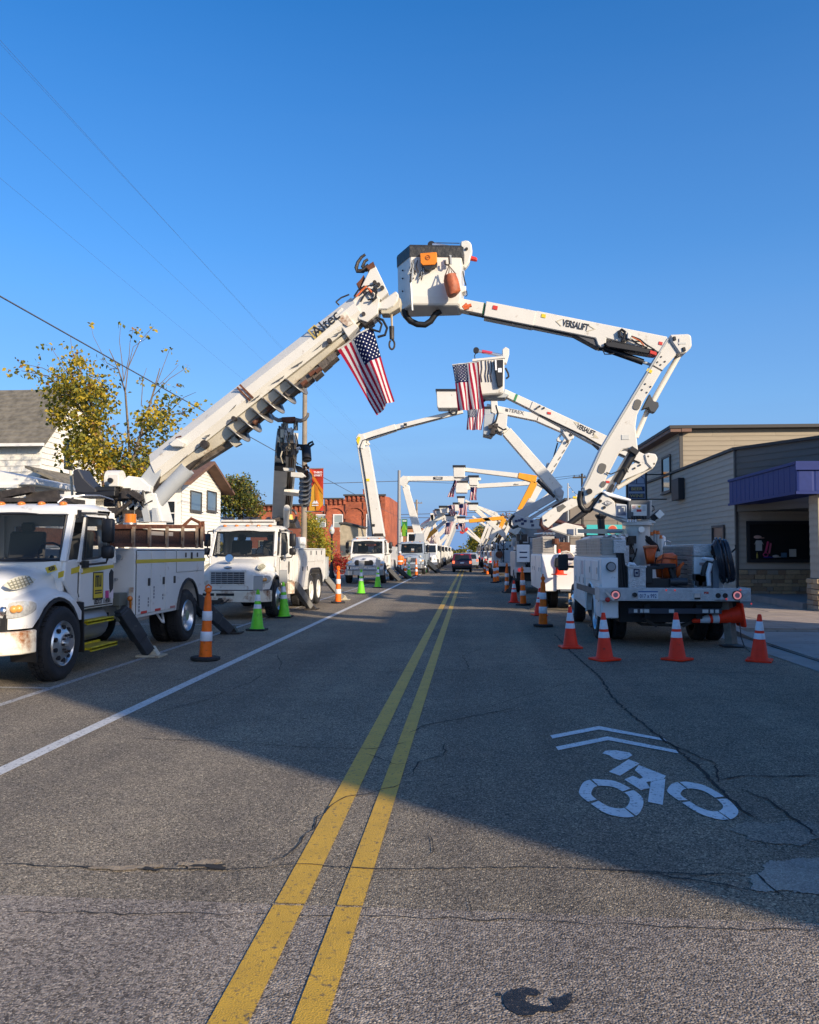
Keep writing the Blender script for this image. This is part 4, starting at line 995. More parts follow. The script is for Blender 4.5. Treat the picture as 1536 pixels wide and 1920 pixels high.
    # doors, side windows, mirrors
    for sg in (1, -1):
        e = (sg * .022, 0, 0); m = MB(); x = sg * .902
        m.prism([(x, .70, 1.10), (x, .80, .90), (x, 1.80, .90), (x, 1.80, 1.56), (x, 1.40, 1.56), (x, 1.2, 1.54), (x, .72, 1.50)], e)
        d = part('door', m, paint, T, bevel=.008)
        m = MB(); wo = [(x, .66, 1.54), (x, 1.30, 1.555), (x, 1.72, 1.57), (x, 1.74, 2.0), (x, 1.62, 2.235), (x, .93, 2.235)]; wi = [(x, .76, 1.575), (x, 1.28, 1.60), (x, 1.60, 1.66), (x, 1.63, 1.98), (x, 1.52, 2.19), (x, .95, 2.19)]
        wo = [(x - sg * .04 * max(0, (p[2] - 1.55) / .7), p[1], p[2]) for p in wo]; wi = [(x - sg * .04 * max(0, (p[2] - 1.55) / .7), p[1], p[2]) for p in wi]
        m.ringplate(wo, wi, e); part('window_frame', m, paint, d)
        m = MB(); m.add([(p[0] + sg * .006, p[1], p[2]) for p in wi], [tuple(range(len(wi)))]); part('side_window', m, GLASS, d)
        m = MB(); s_ = [(p[0] + sg * .024, p[1], p[2]) for p in wi]; m.tube(s_ + s_[:1], .014, 5); m.beam((x - sg*.005, .90, 1.6), (x - sg*.02, .98, 2.17), .02, .02); part('window_seal', m, INK, d)
        m = MB(); m.prism([(x + sg * .024, 1.66, 1.06), (x + sg * .024, 1.76, 1.12), (x + sg * .024, 1.77, 1.38), (x + sg * .024, 1.70, 1.42), (x + sg * .024, 1.64, 1.36)], (sg * .012, 0, 0)); part('handle', m, INK, d)
        m = MB(); xm = sg * 1.18; ym = 1.02
        m.tube([(sg * .88, .72, 2.235), (sg * 1.02, .95, 2.24), (xm - sg * .02, ym, 2.23), (xm, ym, 2.12), (xm, ym + .03, 1.9), (xm, ym, 1.60), (xm - sg * .03, ym + .02, 1.53), (sg * .92, .86, 1.50)], .018, 6); m.box(sg * .93 - .04, sg * .93 + .04, .74, .88, 1.46, 1.56); m.box(sg * .89 - .025, sg * .89 + .025, .66, .74, 2.16, 2.28)
        mr = part('mirror_bracket', m, INK, T)
        m = MB(); m.box(xm - .085, xm + .085, ym - .05, ym + .06, 1.82, 2.17); part('mirror', m, BLACK if grille != 'chrome' or not detail else BLACK, mr, bevel=.025, smooth=60)
        m = MB(); m.box(xm - .085, xm + .085, ym - .06, ym + .06, 1.59, 1.78); part('mirror', m, BLACK, mr, bevel=.03, smooth=60)
    # chassis
    m = MB(); m.box(-.42, -.34, -.9, 6.0, .50, .70); m.box(.34, .42, -.9, 6.0, .50, .70); m.cyl((-.8, 0, .48), (.8, 0, .48), .07); part('chassis', m, DARK, T)
    return cab

SEAM = M('panel_seam', (.06, .06, .06), .8)
def service_body(T, paint, y0, y1, doors, zlo=.62, ztop=1.74, axles=(4.75,), ar=.60, x1=1.07, depth=.42, seg=None, latch=True, stripe=None):
    sides = []
    for sg in (1, -1):
        pts = [(y0, zlo)]
        for i, a in enumerate(axles): pass
        a0, a1 = axles[0] - ar, axles[-1] + ar
        ya = [a0]; arc = []
        if len(axles) == 1:
            for i in range(13):
                t = math.pi - math.pi * i / 12; arc.append((axles[0] + ar * math.cos(t), .49 + (ar + .08) * math.sin(t)))
        else:
            for i in range(7): t = math.pi - math.pi / 2 * i / 6; arc.append((axles[0] + ar * math.cos(t), .49 + (ar + .08) * math.sin(t)))
            for i in range(7): t = math.pi / 2 - math.pi / 2 * i / 6; arc.append((axles[-1] + ar * math.cos(t), .49 + (ar + .08) * math.sin(t)))
        arc = [(a, max(b_, zlo)) for a, b_ in arc]
        poly = [(y0, zlo)] + arc + [(y1, zlo + .28), (y1, ztop), (y0, ztop)]
        if y1 - arc[-1][0] < .05: poly = [(y0, zlo)] + [p for p in arc if p[0] < y1 - .05] + [(y1, zlo + .35), (y1, ztop), (y0, ztop)]
        m = MB(); m.prism([(sg * x1, a, b_) for a, b_ in poly], (-sg * depth, 0, 0))
        b = part('utility_body', m, paint, T, bevel=.01)
        # fender lip
        f = MB(); lip = [(sg * (x1 + .012), a, b_) for a, b_ in arc]; f.tube(lip, .028, 5); part('fender_lip', f, BLACK, b)
        for k, (ya_, yb_, za, zb_) in enumerate(doors):
            d = MB(); x = sg * (x1 + .002); d.prism([(x, ya_ + .012, za + .012), (x, yb_ - .012, za + .012), (x, yb_ - .012, zb_ - .012), (x, ya_ + .012, zb_ - .012)], (sg * .014, 0, 0))
            dd = part('compartment_door', d, paint, b, bevel=.006)
            for yy in (ya_, yb_):
                sm = MB(); x_ = sg * x1; sm.box(min(x_, x_ + sg * .006), max(x_, x_ + sg * .006), yy - .007, yy + .007, za + .01, zb_ - .01); part('door_seam', sm, SEAM, dd)
            sm = MB(); sm.box(min(x_, x_ + sg * .006), max(x_, x_ + sg * .006), ya_ + .008, yb_ - .008, zb_ - .006, zb_ + .006); part('door_seam', sm, SEAM, dd)
            if latch:
                l = MB(); yc = yb_ - .10 if yb_ - ya_ < .8 else (ya_ + yb_) / 2; zc = (za + zb_) / 2 if zb_ - za > .5 else zb_ - .10
                l.box(x - .004 if sg < 0 else x + .012, x + .026 if sg > 0 else x - .022, yc - .045, yc + .045, zc - .065, zc + .065) if sg > 0 else l.box(x - .026, x - .012, yc - .045, yc + .045, zc - .065, zc + .065)
                part('latch', l, INK, dd, bevel=.008)
        sides.append(b)
    m = MB(); m.box(-x1 + depth, x1 - depth, y0, y1, .72, .86); m.box(-x1 + depth + .002, x1 - depth - .002, y0, y0 + .05, .862, ztop - .01)
    part('bed', m, paint, T)
    return sides

def outrigger(T, top, foot, w, mat, world=False, padmat=None):
    top, foot = Vector(top), Vector(foot); m = MB(); d = (foot - top).normalized(); mid = top.lerp(foot, .55)
    m.beam(top, foot - d * .10, w, w); o = part('outrigger', m, mat, T, bevel=.01, world=world)
    m = MB(); m.beam(top.lerp(foot, .05), top.lerp(foot, .62), w * 1.18, w * 1.18); part('sleeve', m, mat, o, world=world, bevel=.01)
    m = MB(); m.box(foot.x - .2, foot.x + .2, foot.y - .17, foot.y + .17, .008, .04); m.prism([(foot.x - .12, foot.y - .07, .04), (foot.x + .12, foot.y - .07, .04), (foot.x + .03, foot.y - .07, .17), (foot.x - .03, foot.y - .07, .17)], (0, .14, 0)); part('foot_pad', m, padmat or DGREASE, o, world=world)
    return o
# ------------------------------------------------------------------ nearest left truck with the long digger boom
L1 = thing('digger_truck', 'leftmost white digger truck with yellow stripes, door emblem and long raised auger boom', 'utility truck', (-6.42, 10.53, 0), 'utility trucks parked along the left kerb')
cab_front(L1, WHITE, 'chrome', RUSTY)
wheel('wheel', L1, .93, 0); wheel('wheel', L1, -.93, 0, side=-1)
for x, sd in ((.95, 1), (.64, 1), (-.95, -1), (-.64, -1)): wheel('wheel', L1, x, 4.74, side=sd, dual=True, holes=False)
doors = [(2.30, 2.90, .66, 1.71), (2.90, 3.55, .66, 1.71), (3.55, 4.08, .66, 1.71), (4.10, 5.66, 1.30, 1.71)]
bs = service_body(L1, WHITE, 2.25, 5.70, doors)
# stripes, emblem, lettering on the street side
m = MB(); m.prism([(1.088, 2.26, 1.50), (1.088, 5.68, 1.50), (1.088, 5.68, 1.56), (1.088, 2.26, 1.56)], (.004, 0, 0)); part('stripe', m, YELLOW, L1)
m = MB(); m.prism([(.926, .74, 1.37), (.926, 1.79, 1.44), (.926, 1.79, 1.49), (.926, .74, 1.455)], (.004, 0, 0)); part('stripe', m, YELLOW, L1)
m = MB()
for a, b_ in zip([(.865, .18, 1.38), (.88, .36, 1.41), (.902, .72, 1.455)], [(.88, .36, 1.41), (.902, .72, 1.455), None]):
    if b_: m.add([(a[0]+.012, a[1], a[2]-.05), (b_[0]+.012, b_[1], b_[2]-.05), (b_[0]+.012, b_[1], b_[2]+.03), (a[0]+.012, a[1], a[2]+.03)], [(0,1,2,3)])
part('stripe', m, YELLOW, L1)
def emblem(parent, x, y, z, w, h):
    m = MB(); m.box(x, x + .005, y - w/2, y + w/2, z - h/2, z + h/2); e = part('door_emblem', m, INK, parent, bevel=.0)
    m = MB(); m.box(x + .0052, x + .007, y - w/2 + .018, y + w/2 - .018, z - h/2 + .018, z + h/2 - .018); part('emblem_face', m, YELLOW, e)
    m = MB(); t = .03; k = x + .0072
    m.box(k, k + .003, y - .10, y + .03, z + .12, z + .15)
    for yy in (-.10, -.05, .0): m.box(k, k + .003, y + yy, y + yy + t, z - .02, z + .119)
    m.box(k, k + .003, y + .06, y + .09, z - .02, z + .15); m.box(k, k + .003, y + .045, y + .0595, z - .02, z + .01)
    m.box(k, k + .003, y - .11, y + .11, z - .085, z - .065); m.box(k, k + .003, y - .11, y + .11, z - .12, z - .10)
    part('emblem_letters', m, INK, e)
emblem(L1, .926, 1.27, 1.19, .33, .40)
m = MB(); m.box(.926, .931, 1.52, 1.63, .99, 1.10); part('decal', m, M('pink_decal', (.55, .05, .2), .5), L1)
m = MB(); m.box(.926, .931, 1.65, 1.79, .97, 1.12); part('decal', m, M('pale_decal', (.72, .62, .66), .5), L1)
text('USDOT 114501', .105, INK, L1, (.93, 1.42, .95), (0, 1, 0), (0, 0, 1), bold=.01, squeeze=.8)
m = MB(); m.add([(.79, .06, 1.40), (.79, .34, 1.44), (.755, .34, 1.515), (.755, .06, 1.475)], [(0,1,2,3)]); nb = part('number_plate', m, YELLOW, L1)
text('4589', .085, INK, nb, (.776, .20, 1.459), (0, 1, .14), (-.42, -.1, .9), bold=.015)
for y in (2.6, 3.2, 3.9):
    m = MB(); m.box(1.088, 1.094, y - .12, y + .12, .68, .72); part('reflector_tape', m, REDB if y != 3.9 else M('tape_mix', (.5, .2, .18), .4), L1)
m = MB()
for y, z0, n in ((2.40, .72, 5), (2.78, .78, 3), (3.42, .86, 2), (3.02, .90, 4)):
    for i in range(n): m.box(1.088, 1.092, y - .02, y + .02, z0 + i * .055, z0 + .04 + i * .055)
part('stencil_marks', m, M('grey_print', (.18, .18, .2), .6), L1, kind='stuff')
for y in (4.55, 5.2):
    m = MB(); m.box(1.088, 1.1, y - .03, y + .03, 1.58, 1.67); part('latch', m, INK, L1, bevel=.006)
m = MB(); m.cyl((1.04, 2.20, .62), (1.07, 2.10, .92), .018); m.ball((1.07, 2.09, .95), .045); mk = part('marker_lamp', m, AMBER, L1, smooth=50)
# wire flag pole on the bumper
m = MB(); m.tube([(.62, -1.06, .72), (.63, -1.06, 1.30)], .010, 5); part('bumper_marker_rod', m, M('red_rod', (.5, .04, .03), .4), L1)
# cab steps and tank
m = MB(); m.cyl((.62, .75, .62), (.62, 1.75, .62), .26, n=18); part('fuel_tank', m, M('tank_grey', (.35, .36, .38), .4, .5), L1, smooth=40)
for z, y0, xo in ((.70, .78, 1.02), (.33, .74, 1.10)):
    m = MB(); m.box(.80, xo, y0, y0 + .85, z - .03, z)
    m.box(.80, .83, y0, y0 + .85, z, z + .035); m.box(xo - .03, xo, y0, y0 + .85, z - .05, z + .012)
    st = part('cab_step', m, STEPYEL, L1, bevel=.004)
    m = MB()
    for i in range(12): m.box(.84, xo - .04, y0 + .04 + i * .066, y0 + .075 + i * .066, z + .002, z + .012)
    part('step_tread', m, M('step_grit', (.32, .26, .04), .9), st, kind='stuff')
m = MB(); m.prism([(.80, .66, 1.0), (1.0, .66, .98), (1.0, .70, .28), (.80, .70, .28)], (0, .03, 0)); part('mud_flap', m, BLACK, L1)
# bulkhead clutter in front of the body
m = MB(); m.box(.55, .98, 1.92, 2.2, .84, 1.04); m.box(.9, .97, 1.95, 2.2, .60, .84); part('battery_box', m, M('dull_olive', (.12, .13, .11), .7), L1, bevel=.01)
m = MB(); m.box(1.0, 1.06, 2.195, 2.248, .74, 1.12); part('rust_streak_bracket', m, RUSTY, L1)
m = MB(); m.cyl((.86, 2.2, 1.60), (.86, 2.12, 1.60), .045); m.cyl((.80, 2.2, 1.25), (.80, 2.14, 1.25), .02); part('work_lamp', m, STEEL, L1)
outrigger(L1, (.98, 1.95, .80), (1.30, 2.42, 0), .17, OUTRIG, padmat=WORN)
outrigger(L1, (.95, 5.35, .80), (1.52, 6.15, 0), .20, OUTRIG)
m = MB(); m.tube([(.9, 3.6, .62), (.98, 3.7, .45), (.95, 3.85, .42), (.9, 3.9, .58)], .02, 6); part('hose_loop', m, WPRINT, L1)
# rusty cargo rack on top of the body
m = MB(); xr = .98
m.beam((xr, 1.60, 2.07), (xr, 5.68, 2.19), .07, .07); m.beam((xr, 1.60, 1.79), (xr, 5.68, 1.80), .07, .06)
rk = part('cargo_rack', m, RUST, L1)
for y in (2.28, 2.95, 3.75, 4.55, 5.35, 5.66):
    m = MB(); zt = 2.07 + (y - 1.6) * .0294; m.beam((xr + .045, y, 1.76), (xr + .045, y, zt), .05, .04); part('rack_post', m, M('pale_rusty_post', (.38, .27, .18), .7, 0, .3, 8, dirt=((.15, .06, .03), .4, 6)), rk)
MESH = M('expanded_rust_mesh', (.085, .035, .02), .8, 0, .6, 30, .9, 70)
m = MB(); m.box(xr - .03, xr - .02, 1.62, 5.66, 1.80, 2.07); m.box(-.9, -.89, 1.62, 5.66, 1.80, 2.1); m.box(-.89, xr - .03, 5.6, 5.62, 1.8, 2.1); part('mesh_panel', m, MESH, rk)
for ya, yb_ in ((3.05, 3.75), (3.85, 4.2)):
    m = MB(); m.box(xr - .015, xr - .01, ya, yb_, 1.97, 2.04); part('board_edge', m, M('pale_board', (.5, .42, .34), .8), rk, bevel=.002)
m = MB(); m.tube([(.95, 5.72, 1.8), (.95, 5.75, 2.28), (.95, 5.95, 2.3), (.95, 6.0, 1.9)], .03, 6); m.tube([(.6, 5.75, 2.2), (.75, 5.8, 2.36), (.95, 5.9, 2.25)], .035, 6); part('rusty_rail', m, RUST, L1)
m = MB(); m.box(-.8, .5, 1.0, 1.7, 2.42, 2.48); m.beam((-.7, 1.2, 2.5), (-.1, 1.25, 2.62), .18, .1); m.beam((-.2, 1.3, 2.5), (.25, 1.35, 2.56), .12, .12); part('roof_rack', m, DGREASE, L1)
m = MB(); m.tube([(.45, .95, 2.40), (.52, 1.0, 2.48), (.75, 1.15, 2.52), (.82, 1.5, 2.54), (.85, 1.9, 2.5)], .012, 5); part('roof_cable', m, STEEL, L1)
# -- turret, operator seat, boom: everything in the plane of the boom
YBm = 15.6
def bslab(pts, t, name, mat, parent=L1, Y=YBm, bevel=.012): 
    m = MB(); slab(m, pts, Y, t); return part(name, m, mat, parent, bevel=bevel, world=True)
bslab([(228, 978), (306, 978), (292, 925), (246, 925)], .55, 'turret_pedestal', WHITE)
bslab([(234, 978), (246, 978), (236, 938), (228, 940)], .9, 'pedestal_brace', GREYP)
m = MB()
for pts in ([(215, 975), (262, 938), (268, 944), (222, 982)], [(244, 978), (254, 978), (250, 930), (240, 932)], [(270, 978), (282, 978), (268, 920), (258, 922)], [(285, 978), (297, 978), (291, 952), (285, 952)]): slab(m, pts, YBm - .35, .08)
part('turret_brace', m, GREYP, L1, world=True)
bslab([(218, 920), (224, 905), (240, 892), (262, 895), (272, 905), (282, 912), (280, 922), (254, 920)], .75, 'turret_cover', WHITE)
bslab([(272, 922), (282, 912), (288, 930), (292, 952), (278, 945), (268, 940)], .5, 'turret_hinge', GREYP)
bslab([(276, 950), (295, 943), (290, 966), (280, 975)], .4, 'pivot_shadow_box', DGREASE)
# slewing clutter
m = MB(); r8 = random.Random(5)
for i in range(16):
    p = PY(r8.uniform(205, 262), r8.uniform(922, 968), YBm + r8.uniform(-.5, .2)); m.box(p.x - .09, p.x + .09, p.y - .09, p.y + .09, p.z - .07, p.z + .07)
part('valve_block', m, DGREASE, L1, world=True, kind='stuff')
m = MB()
for i in range(12):
    a = (r8.uniform(200, 270), r8.uniform(918, 970)); b_ = (a[0] + r8.uniform(-20, 30), a[1] + r8.uniform(-10, 25)); c_ = ((a[0]+b_[0])/2 + r8.uniform(-8, 8), max(a[1], b_[1]) + 8); pxtube(m, [a, c_, b_], .018, YBm - .45)
part('hydraulic_hose', m, HOSE, L1, world=True, kind='stuff')
bslab([(136, 882), (146, 878), (156, 896), (170, 910), (180, 918), (178, 926), (142, 924), (138, 908)], .5, 'operator_seat', M('seat_black', (.03, .03, .034), .5), Y=15.2, bevel=.02)
bslab([(140, 924), (215, 920), (215, 930), (142, 932)], .6, 'seat_platform', BLACK, Y=15.2)
bslab([(178, 912), (216, 912), (216, 921), (178, 921)], .4, 'console_deck', BLACK, Y=15.2)
m = MB(); p = PY(216, 900, 15.5); m.cyl((p.x - .14, p.y, p.z), (p.x + .14, p.y, p.z), .19, n=18); part('winch_drum', m, CREAM, L1, world=True, smooth=40)
bslab([(203, 890), (222, 890), (222, 912), (203, 912)], .25, 'control_box', CREAM, Y=15.1)
m = MB(); p = PY(208, 901, 14.95); m.cyl((p.x, p.y, p.z), (p.x, p.y - .05, p.z), .05); part('gauge', m, INK, L1, world=True)
m = MB(); p = PY(244, 970, 14.6); m.cyl((p.x, p.y, p.z - .10), (p.x, p.y, p.z + .06), .11, n=16); part('beacon', m, AMBER, L1, world=True, smooth=40)
m = MB(); m.cyl((p.x, p.y, p.z - .18), (p.x, p.y, p.z - .10), .12, n=16); part('beacon_base', m, STEEL, L1, world=True, smooth=40)
m = MB(); slab(m, [(240, 925), (248, 918), (264, 928), (268, 936), (262, 940)], 15.0, .1); pxtube(m, [(215, 965), (246, 940)], .04, 15.0); part('control_handle', m, DGREASE, L1, world=True)
m = MB(); pxtube(m, [(132, 882), (134, 905), (136, 935)], .025, 15.2); part('rail_post', m, WORN, L1, world=True)
# boom: hinge stub, outer boom with bevelled hex section, lift cylinder
bslab([(246, 918), (262, 897), (284, 868), (294, 862), (303, 880), (300, 890), (286, 914), (272, 922)], .50, 'boom_stub', GREYP)  # grey here paints in the shade on the boom base
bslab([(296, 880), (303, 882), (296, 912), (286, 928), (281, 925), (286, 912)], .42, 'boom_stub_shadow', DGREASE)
def hexboom(name, tl, bl, tr, br, cut, t, mat, mat2, Y=YBm):
    # section: narrow top and bottom, full-width belly
    secs = []
    for (a, b_) in ((tl, bl), (tr, br)):
        A, B = PY(*a, Y), PY(*b_, Y); d = B - A
        secs.append([A + Vector((0, -t*.28, 0)), A + d * cut + Vector((0, -t/2, 0)), A + d * .72 + Vector((0, -t/2, 0)), B + Vector((0, -t*.34, 0)), B + Vector((0, t*.34, 0)), A + d * .72 + Vector((0, t/2, 0)), A + d * cut + Vector((0, t/2, 0)), A + Vector((0, t*.28, 0))])
    m = MB(); m.loft(secs); return part(name, m, mat, L1, world=True)
ob = hexboom('boom', (285, 855), (304, 899), (661, 562), (683, 600), .36, .55, CREAM, WORN)
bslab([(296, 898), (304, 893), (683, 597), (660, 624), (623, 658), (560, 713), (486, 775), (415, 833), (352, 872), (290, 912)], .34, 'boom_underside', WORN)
# flange seam, saddle bracket and worn notches along the lower edge
m = MB(); slab(m, [(443, 727), (446, 725), (470, 750), (467, 752)], YBm - .29, .02); slab(m, [(448, 722), (451, 720), (476, 745), (473, 748)], YBm - .29, .02); part('boom_strap', m, RUST, L1, world=True)
bslab([(316, 833), (331, 821), (346, 830), (342, 838), (322, 837)], .14, 'boom_saddle', CREAM, Y=YBm - .33)
m = MB(); pxtube(m, [(327, 836), (331, 820), (340, 818)], .018, YBm - .36); part('saddle_pin', m, RUST, L1, world=True)
m = MB()
for (a, b_) in (((338, 866), (352, 852)), ((382, 818), (394, 814)), ((430, 772), (443, 758)), ((470, 752), (487, 740)), ((508, 720), (533, 704)), ((545, 690), (568, 676)), ((590, 656), (604, 644)), ((625, 628), (642, 619))):
    slab(m, [a, b_, (b_[0] - 3, b_[1] + 5)], YBm - .285, .02)
part('boom_edge_notch', m, M('notch_grey', (.10, .095, .085), .7), L1, world=True, kind='stuff')
for (px, py) in ((386, 834), (619, 641), (441, 786)):
    m = MB(); p = PY(px, py, YBm - .2); m.cyl((p.x, p.y, p.z), (p.x, p.y - .12, p.z), .045 if px != 386 else .08, n=12); part('boom_pin', m, DGREASE, L1, world=True)
a_, b_ = PY(588, 626, YBm), PY(663, 562, YBm); bd = (b_ - a_).normalized(); bn = bd.cross(Vector((0, 1, 0)))
text('Altec', .29, INK, L1, PY(611, 607, YBm - .30), bd, bn, bold=.012, world=True)
c = PY(590, 622, YBm - .30); m = MB(); q_ = lambda u, v: c + bd * u + bn * v
m.ringplate([q_(-.09, -.11), q_(.09, -.11), q_(.09, .11), q_(-.09, .11)], [q_(-.06, -.08), q_(.06, -.08), q_(.06, .08), q_(-.06, .08)], (0, .01, 0)); m.prism([q_(-.03, -.04), q_(.03, -.04), q_(.03, .02), q_(-.03, .02)], (0, .01, 0)); part('boom_emblem', m, M('gold_print', (.45, .33, .08), .5), L1, world=True)
# lift cylinder below
m = MB(); m.cyl(PY(278, 956, YBm - .1), PY(352, 878, YBm - .1), .155, n=18); part('lift_cylinder', m, GREYP, L1, world=True, smooth=40)
m = MB(); m.cyl(PY(350, 880, YBm - .1), PY(390, 838, YBm - .1), .07, n=12); part('cylinder_rod', m, DGREASE, L1, world=True, smooth=40)
# auger stowed under the boom
au = MB(); A, B = PY(436, 822, YBm - .12), PY(566, 716, YBm - .12); d = (B - A).normalized(); au.cyl(A, B, .05, n=10); au.cyl(B, PY(600, 690, YBm - .12), .07, n=8)
aug = part('auger', au, BGREASE, L1, world=True, smooth=40)
e1 = Vector((0, 1, 0)); e2 = d.cross(e1)
L = (B - A).length; turns, n = 6.0, 24
fl = MB(); V = []
N = int(turns * n)
for i in range(N + 1):
    t = 2 * math.pi * i / n; c = A + d * (L * i / N); rr = .25 if i > 6 else .12
    V += [c + (e1 * math.cos(t) + e2 * math.sin(t)) * .05, c + (e1 * math.cos(t) + e2 * math.sin(t)) * rr]
fl.add(V, [(2*i, 2*i+1, 2*i+3, 2*i+2) for i in range(N)])
o = part('auger_flight', fl, M('worn_auger_steel', (.34, .33, .31), .4, .5, .4, 6, dirt=((.12, .07, .04), .4, 5)), aug, world=True, smooth=60, fixn=False)
md = o.modifiers.new('thickness', 'SOLIDIFY'); md.thickness = .02
m = MB(); slab(m, [(428, 826), (440, 818), (452, 832), (440, 838)], YBm - .12, .12); part('auger_tip', m, WORN, aug, world=True)
m = MB()
for (px, py, w_) in ((575, 712, 14), (560, 724, 12), (592, 700, 16), (608, 684, 14), (545, 736, 10), (622, 672, 12)):
    pxbeam(m, (px - 8, py + 4), (px + 8, py - 8), w_, w_ * .8, YBm - .05, .3)
part('auger_windup_bracket', m, BGREASE, L1, world=True, kind='stuff')
m = MB()
for (px, py) in ((570, 718), (585, 700), (597, 694), (480, 790), (505, 765)): pxbeam(m, (px - 5, py + 3), (px + 5, py - 5), 7, 5, YBm - .2, .12)
part('rusty_bracket', m, RUST, L1, world=True, kind='stuff')
m = MB(); slab(m, [(352, 872), (420, 826), (430, 822), (520, 752), (610, 676), (655, 636), (650, 646), (520, 760), (430, 836), (360, 880)], YBm + .05, .2); part('boom_track', m, BGREASE, L1, world=True)
# boom head: second stage, sheave head, pole claw, tip shroud
bslab([(625, 590), (640, 576), (672, 612), (652, 632)], .5, 'end_collar', CREAM)
m = MB(); slab(m, [(632, 596), (648, 584), (662, 606), (652, 612), (640, 604)], YBm - .27, .03); part('collar_rust', m, RUSTY, L1, world=True)
bslab([(655, 577), (668, 566), (700, 600), (684, 612)], .40, 'inner_boom', DGREASE)
bslab([(660, 560), (690, 535), (712, 560), (708, 588), (688, 604), (672, 598)], .46, 'boom_head', CREAM)
bslab([(700, 575), (742, 545), (748, 552), (745, 565), (738, 574), (726, 580), (704, 580)], .36, 'tip_shroud', CREAM, bevel=.02)
bslab([(744, 556), (752, 560), (750, 576), (730, 588), (715, 588), (714, 581), (735, 576)], .3, 'tip_sheave', WORN)
m = MB(); slab(m, [(676, 540), (700, 492), (706, 502), (728, 548), (714, 562), (694, 556)], YBm - .1, .22); part('pole_guide_plate', m, CREAM, L1, world=True, bevel=.01)
m = MB(); slab(m, [(674, 540), (682, 515), (676, 524), (668, 532)], YBm, .4); slab(m, [(686, 500), (700, 490), (704, 500), (692, 506)], YBm, .45); part('guide_rust', m, RUST, L1, world=True)
m = MB(); m.tube([PY(x, y, YBm - .05) for x, y in ((685, 477), (678, 482), (671, 492), (668, 502), (670, 508), (680, 508), (692, 498))], .025, 6, .05); part('pole_claw', m, DGREASE, L1, world=True)
m = MB(); m.tube([PY(x, y, YBm + .2) for x, y in ((690, 486), (684, 490), (680, 500), (686, 506), (698, 497))], .025, 6, .05); part('pole_claw', m, DGREASE, L1, world=True)
m = MB()
for (px, py) in ((703, 530), (710, 534), (717, 540), (704, 541), (682, 589)): 
    p = PY(px, py, YBm - .23); m.cyl(p, p - Vector((0, .04, 0)), .04, n=8)
part('head_bolt', m, DGREASE, L1, world=True, kind='stuff')
m = MB()
for pts in ([(672, 552), (682, 538), (700, 534), (707, 548), (702, 560), (690, 562)], [(680, 548), (690, 540), (704, 548), (706, 558), (698, 565)], [(664, 556), (672, 544), (684, 536)], [(676, 566), (684, 552), (692, 546), (700, 556)]): pxtube(m, pts, .018, YBm - .3)
part('head_hose', m, HOSE, L1, world=True, kind='stuff')
m = MB(); pxtube(m, [(668, 556), (678, 545), (688, 536)], .02, YBm - .31); pxtube(m, [(690, 540), (697, 548)], .02, YBm - .31); part('red_hose', m, M('orange_hose', (.6, .14, .04), .5), L1, world=True)
m = MB()
for pts in ([(684, 608), (698, 618), (712, 622), (716, 608), (706, 596)], [(702, 594), (718, 600), (726, 615), (722, 628), (708, 632)], [(670, 605), (690, 615), (702, 610)]): pxtube(m, pts, .025, YBm - .1)
part('looped_hose', m, HOSE, L1, world=True, kind='stuff')
m = MB(); pxtube(m, [(630, 566), (640, 558), (655, 552)], .015, YBm - .2); pxtube(m, [(630, 566), (636, 572)], .015, YBm - .2); part('head_rail', m, DGREASE, L1, world=True)
m = MB(); pxtube(m, [(734, 580), (735, 612)], .022, YBm); lo = part('load_line', m, M('rope_tan', (.42, .34, .24), .8), L1, world=True)
m = MB(); m.cyl(PY(734.5, 612, YBm), PY(735, 636, YBm), .05, .045, n=10); m.tube([PY(735 + 5 * math.sin(t), 646 - 9 * math.cos(t), YBm) for t in [i * .524 for i in range(12)]], .02, 6); part('hook_block', m, DGREASE, L1, world=True, smooth=40)
# ------------------------------------------------------------------ second left truck: digger with its boom raised over the cab
def P3(px, py, Y): return PY(px, py, Y)
KERBL = 'utility trucks parked along the left kerb'
L2 = thing('digger_truck', 'sunlit scuffed white digger truck second on the left, dark greasy boom raised towards the camera', 'utility truck', (-5.98, 20.92, 0), KERBL)
cab_front(L2, WHITE2, 'chrome', RUSTY)
wheel('wheel', L2, .92, 0, holes=False); wheel('wheel', L2, -.92, 0, side=-1, holes=False)
WRIM = M('white_painted_rim', (.68, .66, .6), .5, 0, .15, 9, dirt=((.25, .16, .1), .3, 8))
for y in (4.25, 5.45):
    for x, sd in ((.94, 1), (.64, 1), (-.94, -1), (-.64, -1)): wheel('wheel', L2, x, y, side=sd, dual=True, holes=False, rim=WRIM)
service_body(L2, WHITE2, 2.3, 6.7, [(2.36, 2.95, .62, 1.74), (2.95, 3.6, .62, 1.74), (3.62, 4.5, 1.36, 1.74), (4.5, 5.4, 1.36, 1.74), (5.4, 6.3, 1.36, 1.74)], .55, 1.78, (4.25, 5.45), .58)
m = MB(); m.box(.3, .95, 1.92, 2.28, .86, 1.95); part('tool_cabinet', m, WHITE2, L2, bevel=.02)
m = MB(); m.box(.2, 1.0, 1.95, 2.28, .55, .84); m.cyl((.9, 2.0, .5), (.9, 2.0, .8), .13, n=12); part('frame_box', m, RUSTY, L2)
m = MB(); m.cyl((.25, 3.6, 2.0), (1.0, 3.6, 2.0), .12, n=14); part('white_pipe', m, WPRINT, L2, smooth=40)
m = MB(); m.box(-.3, .95, 3.3, 3.9, 1.79, 1.87); m.box(.2, .98, 2.4, 3.0, 1.79, 2.1); part('body_top_box', m, GREYP, L2, bevel=.01)
m = MB(); m.box(1.0, 1.12, 6.72, 7.05, .75, 1.5); part('rear_post', m, GREYP, L2)
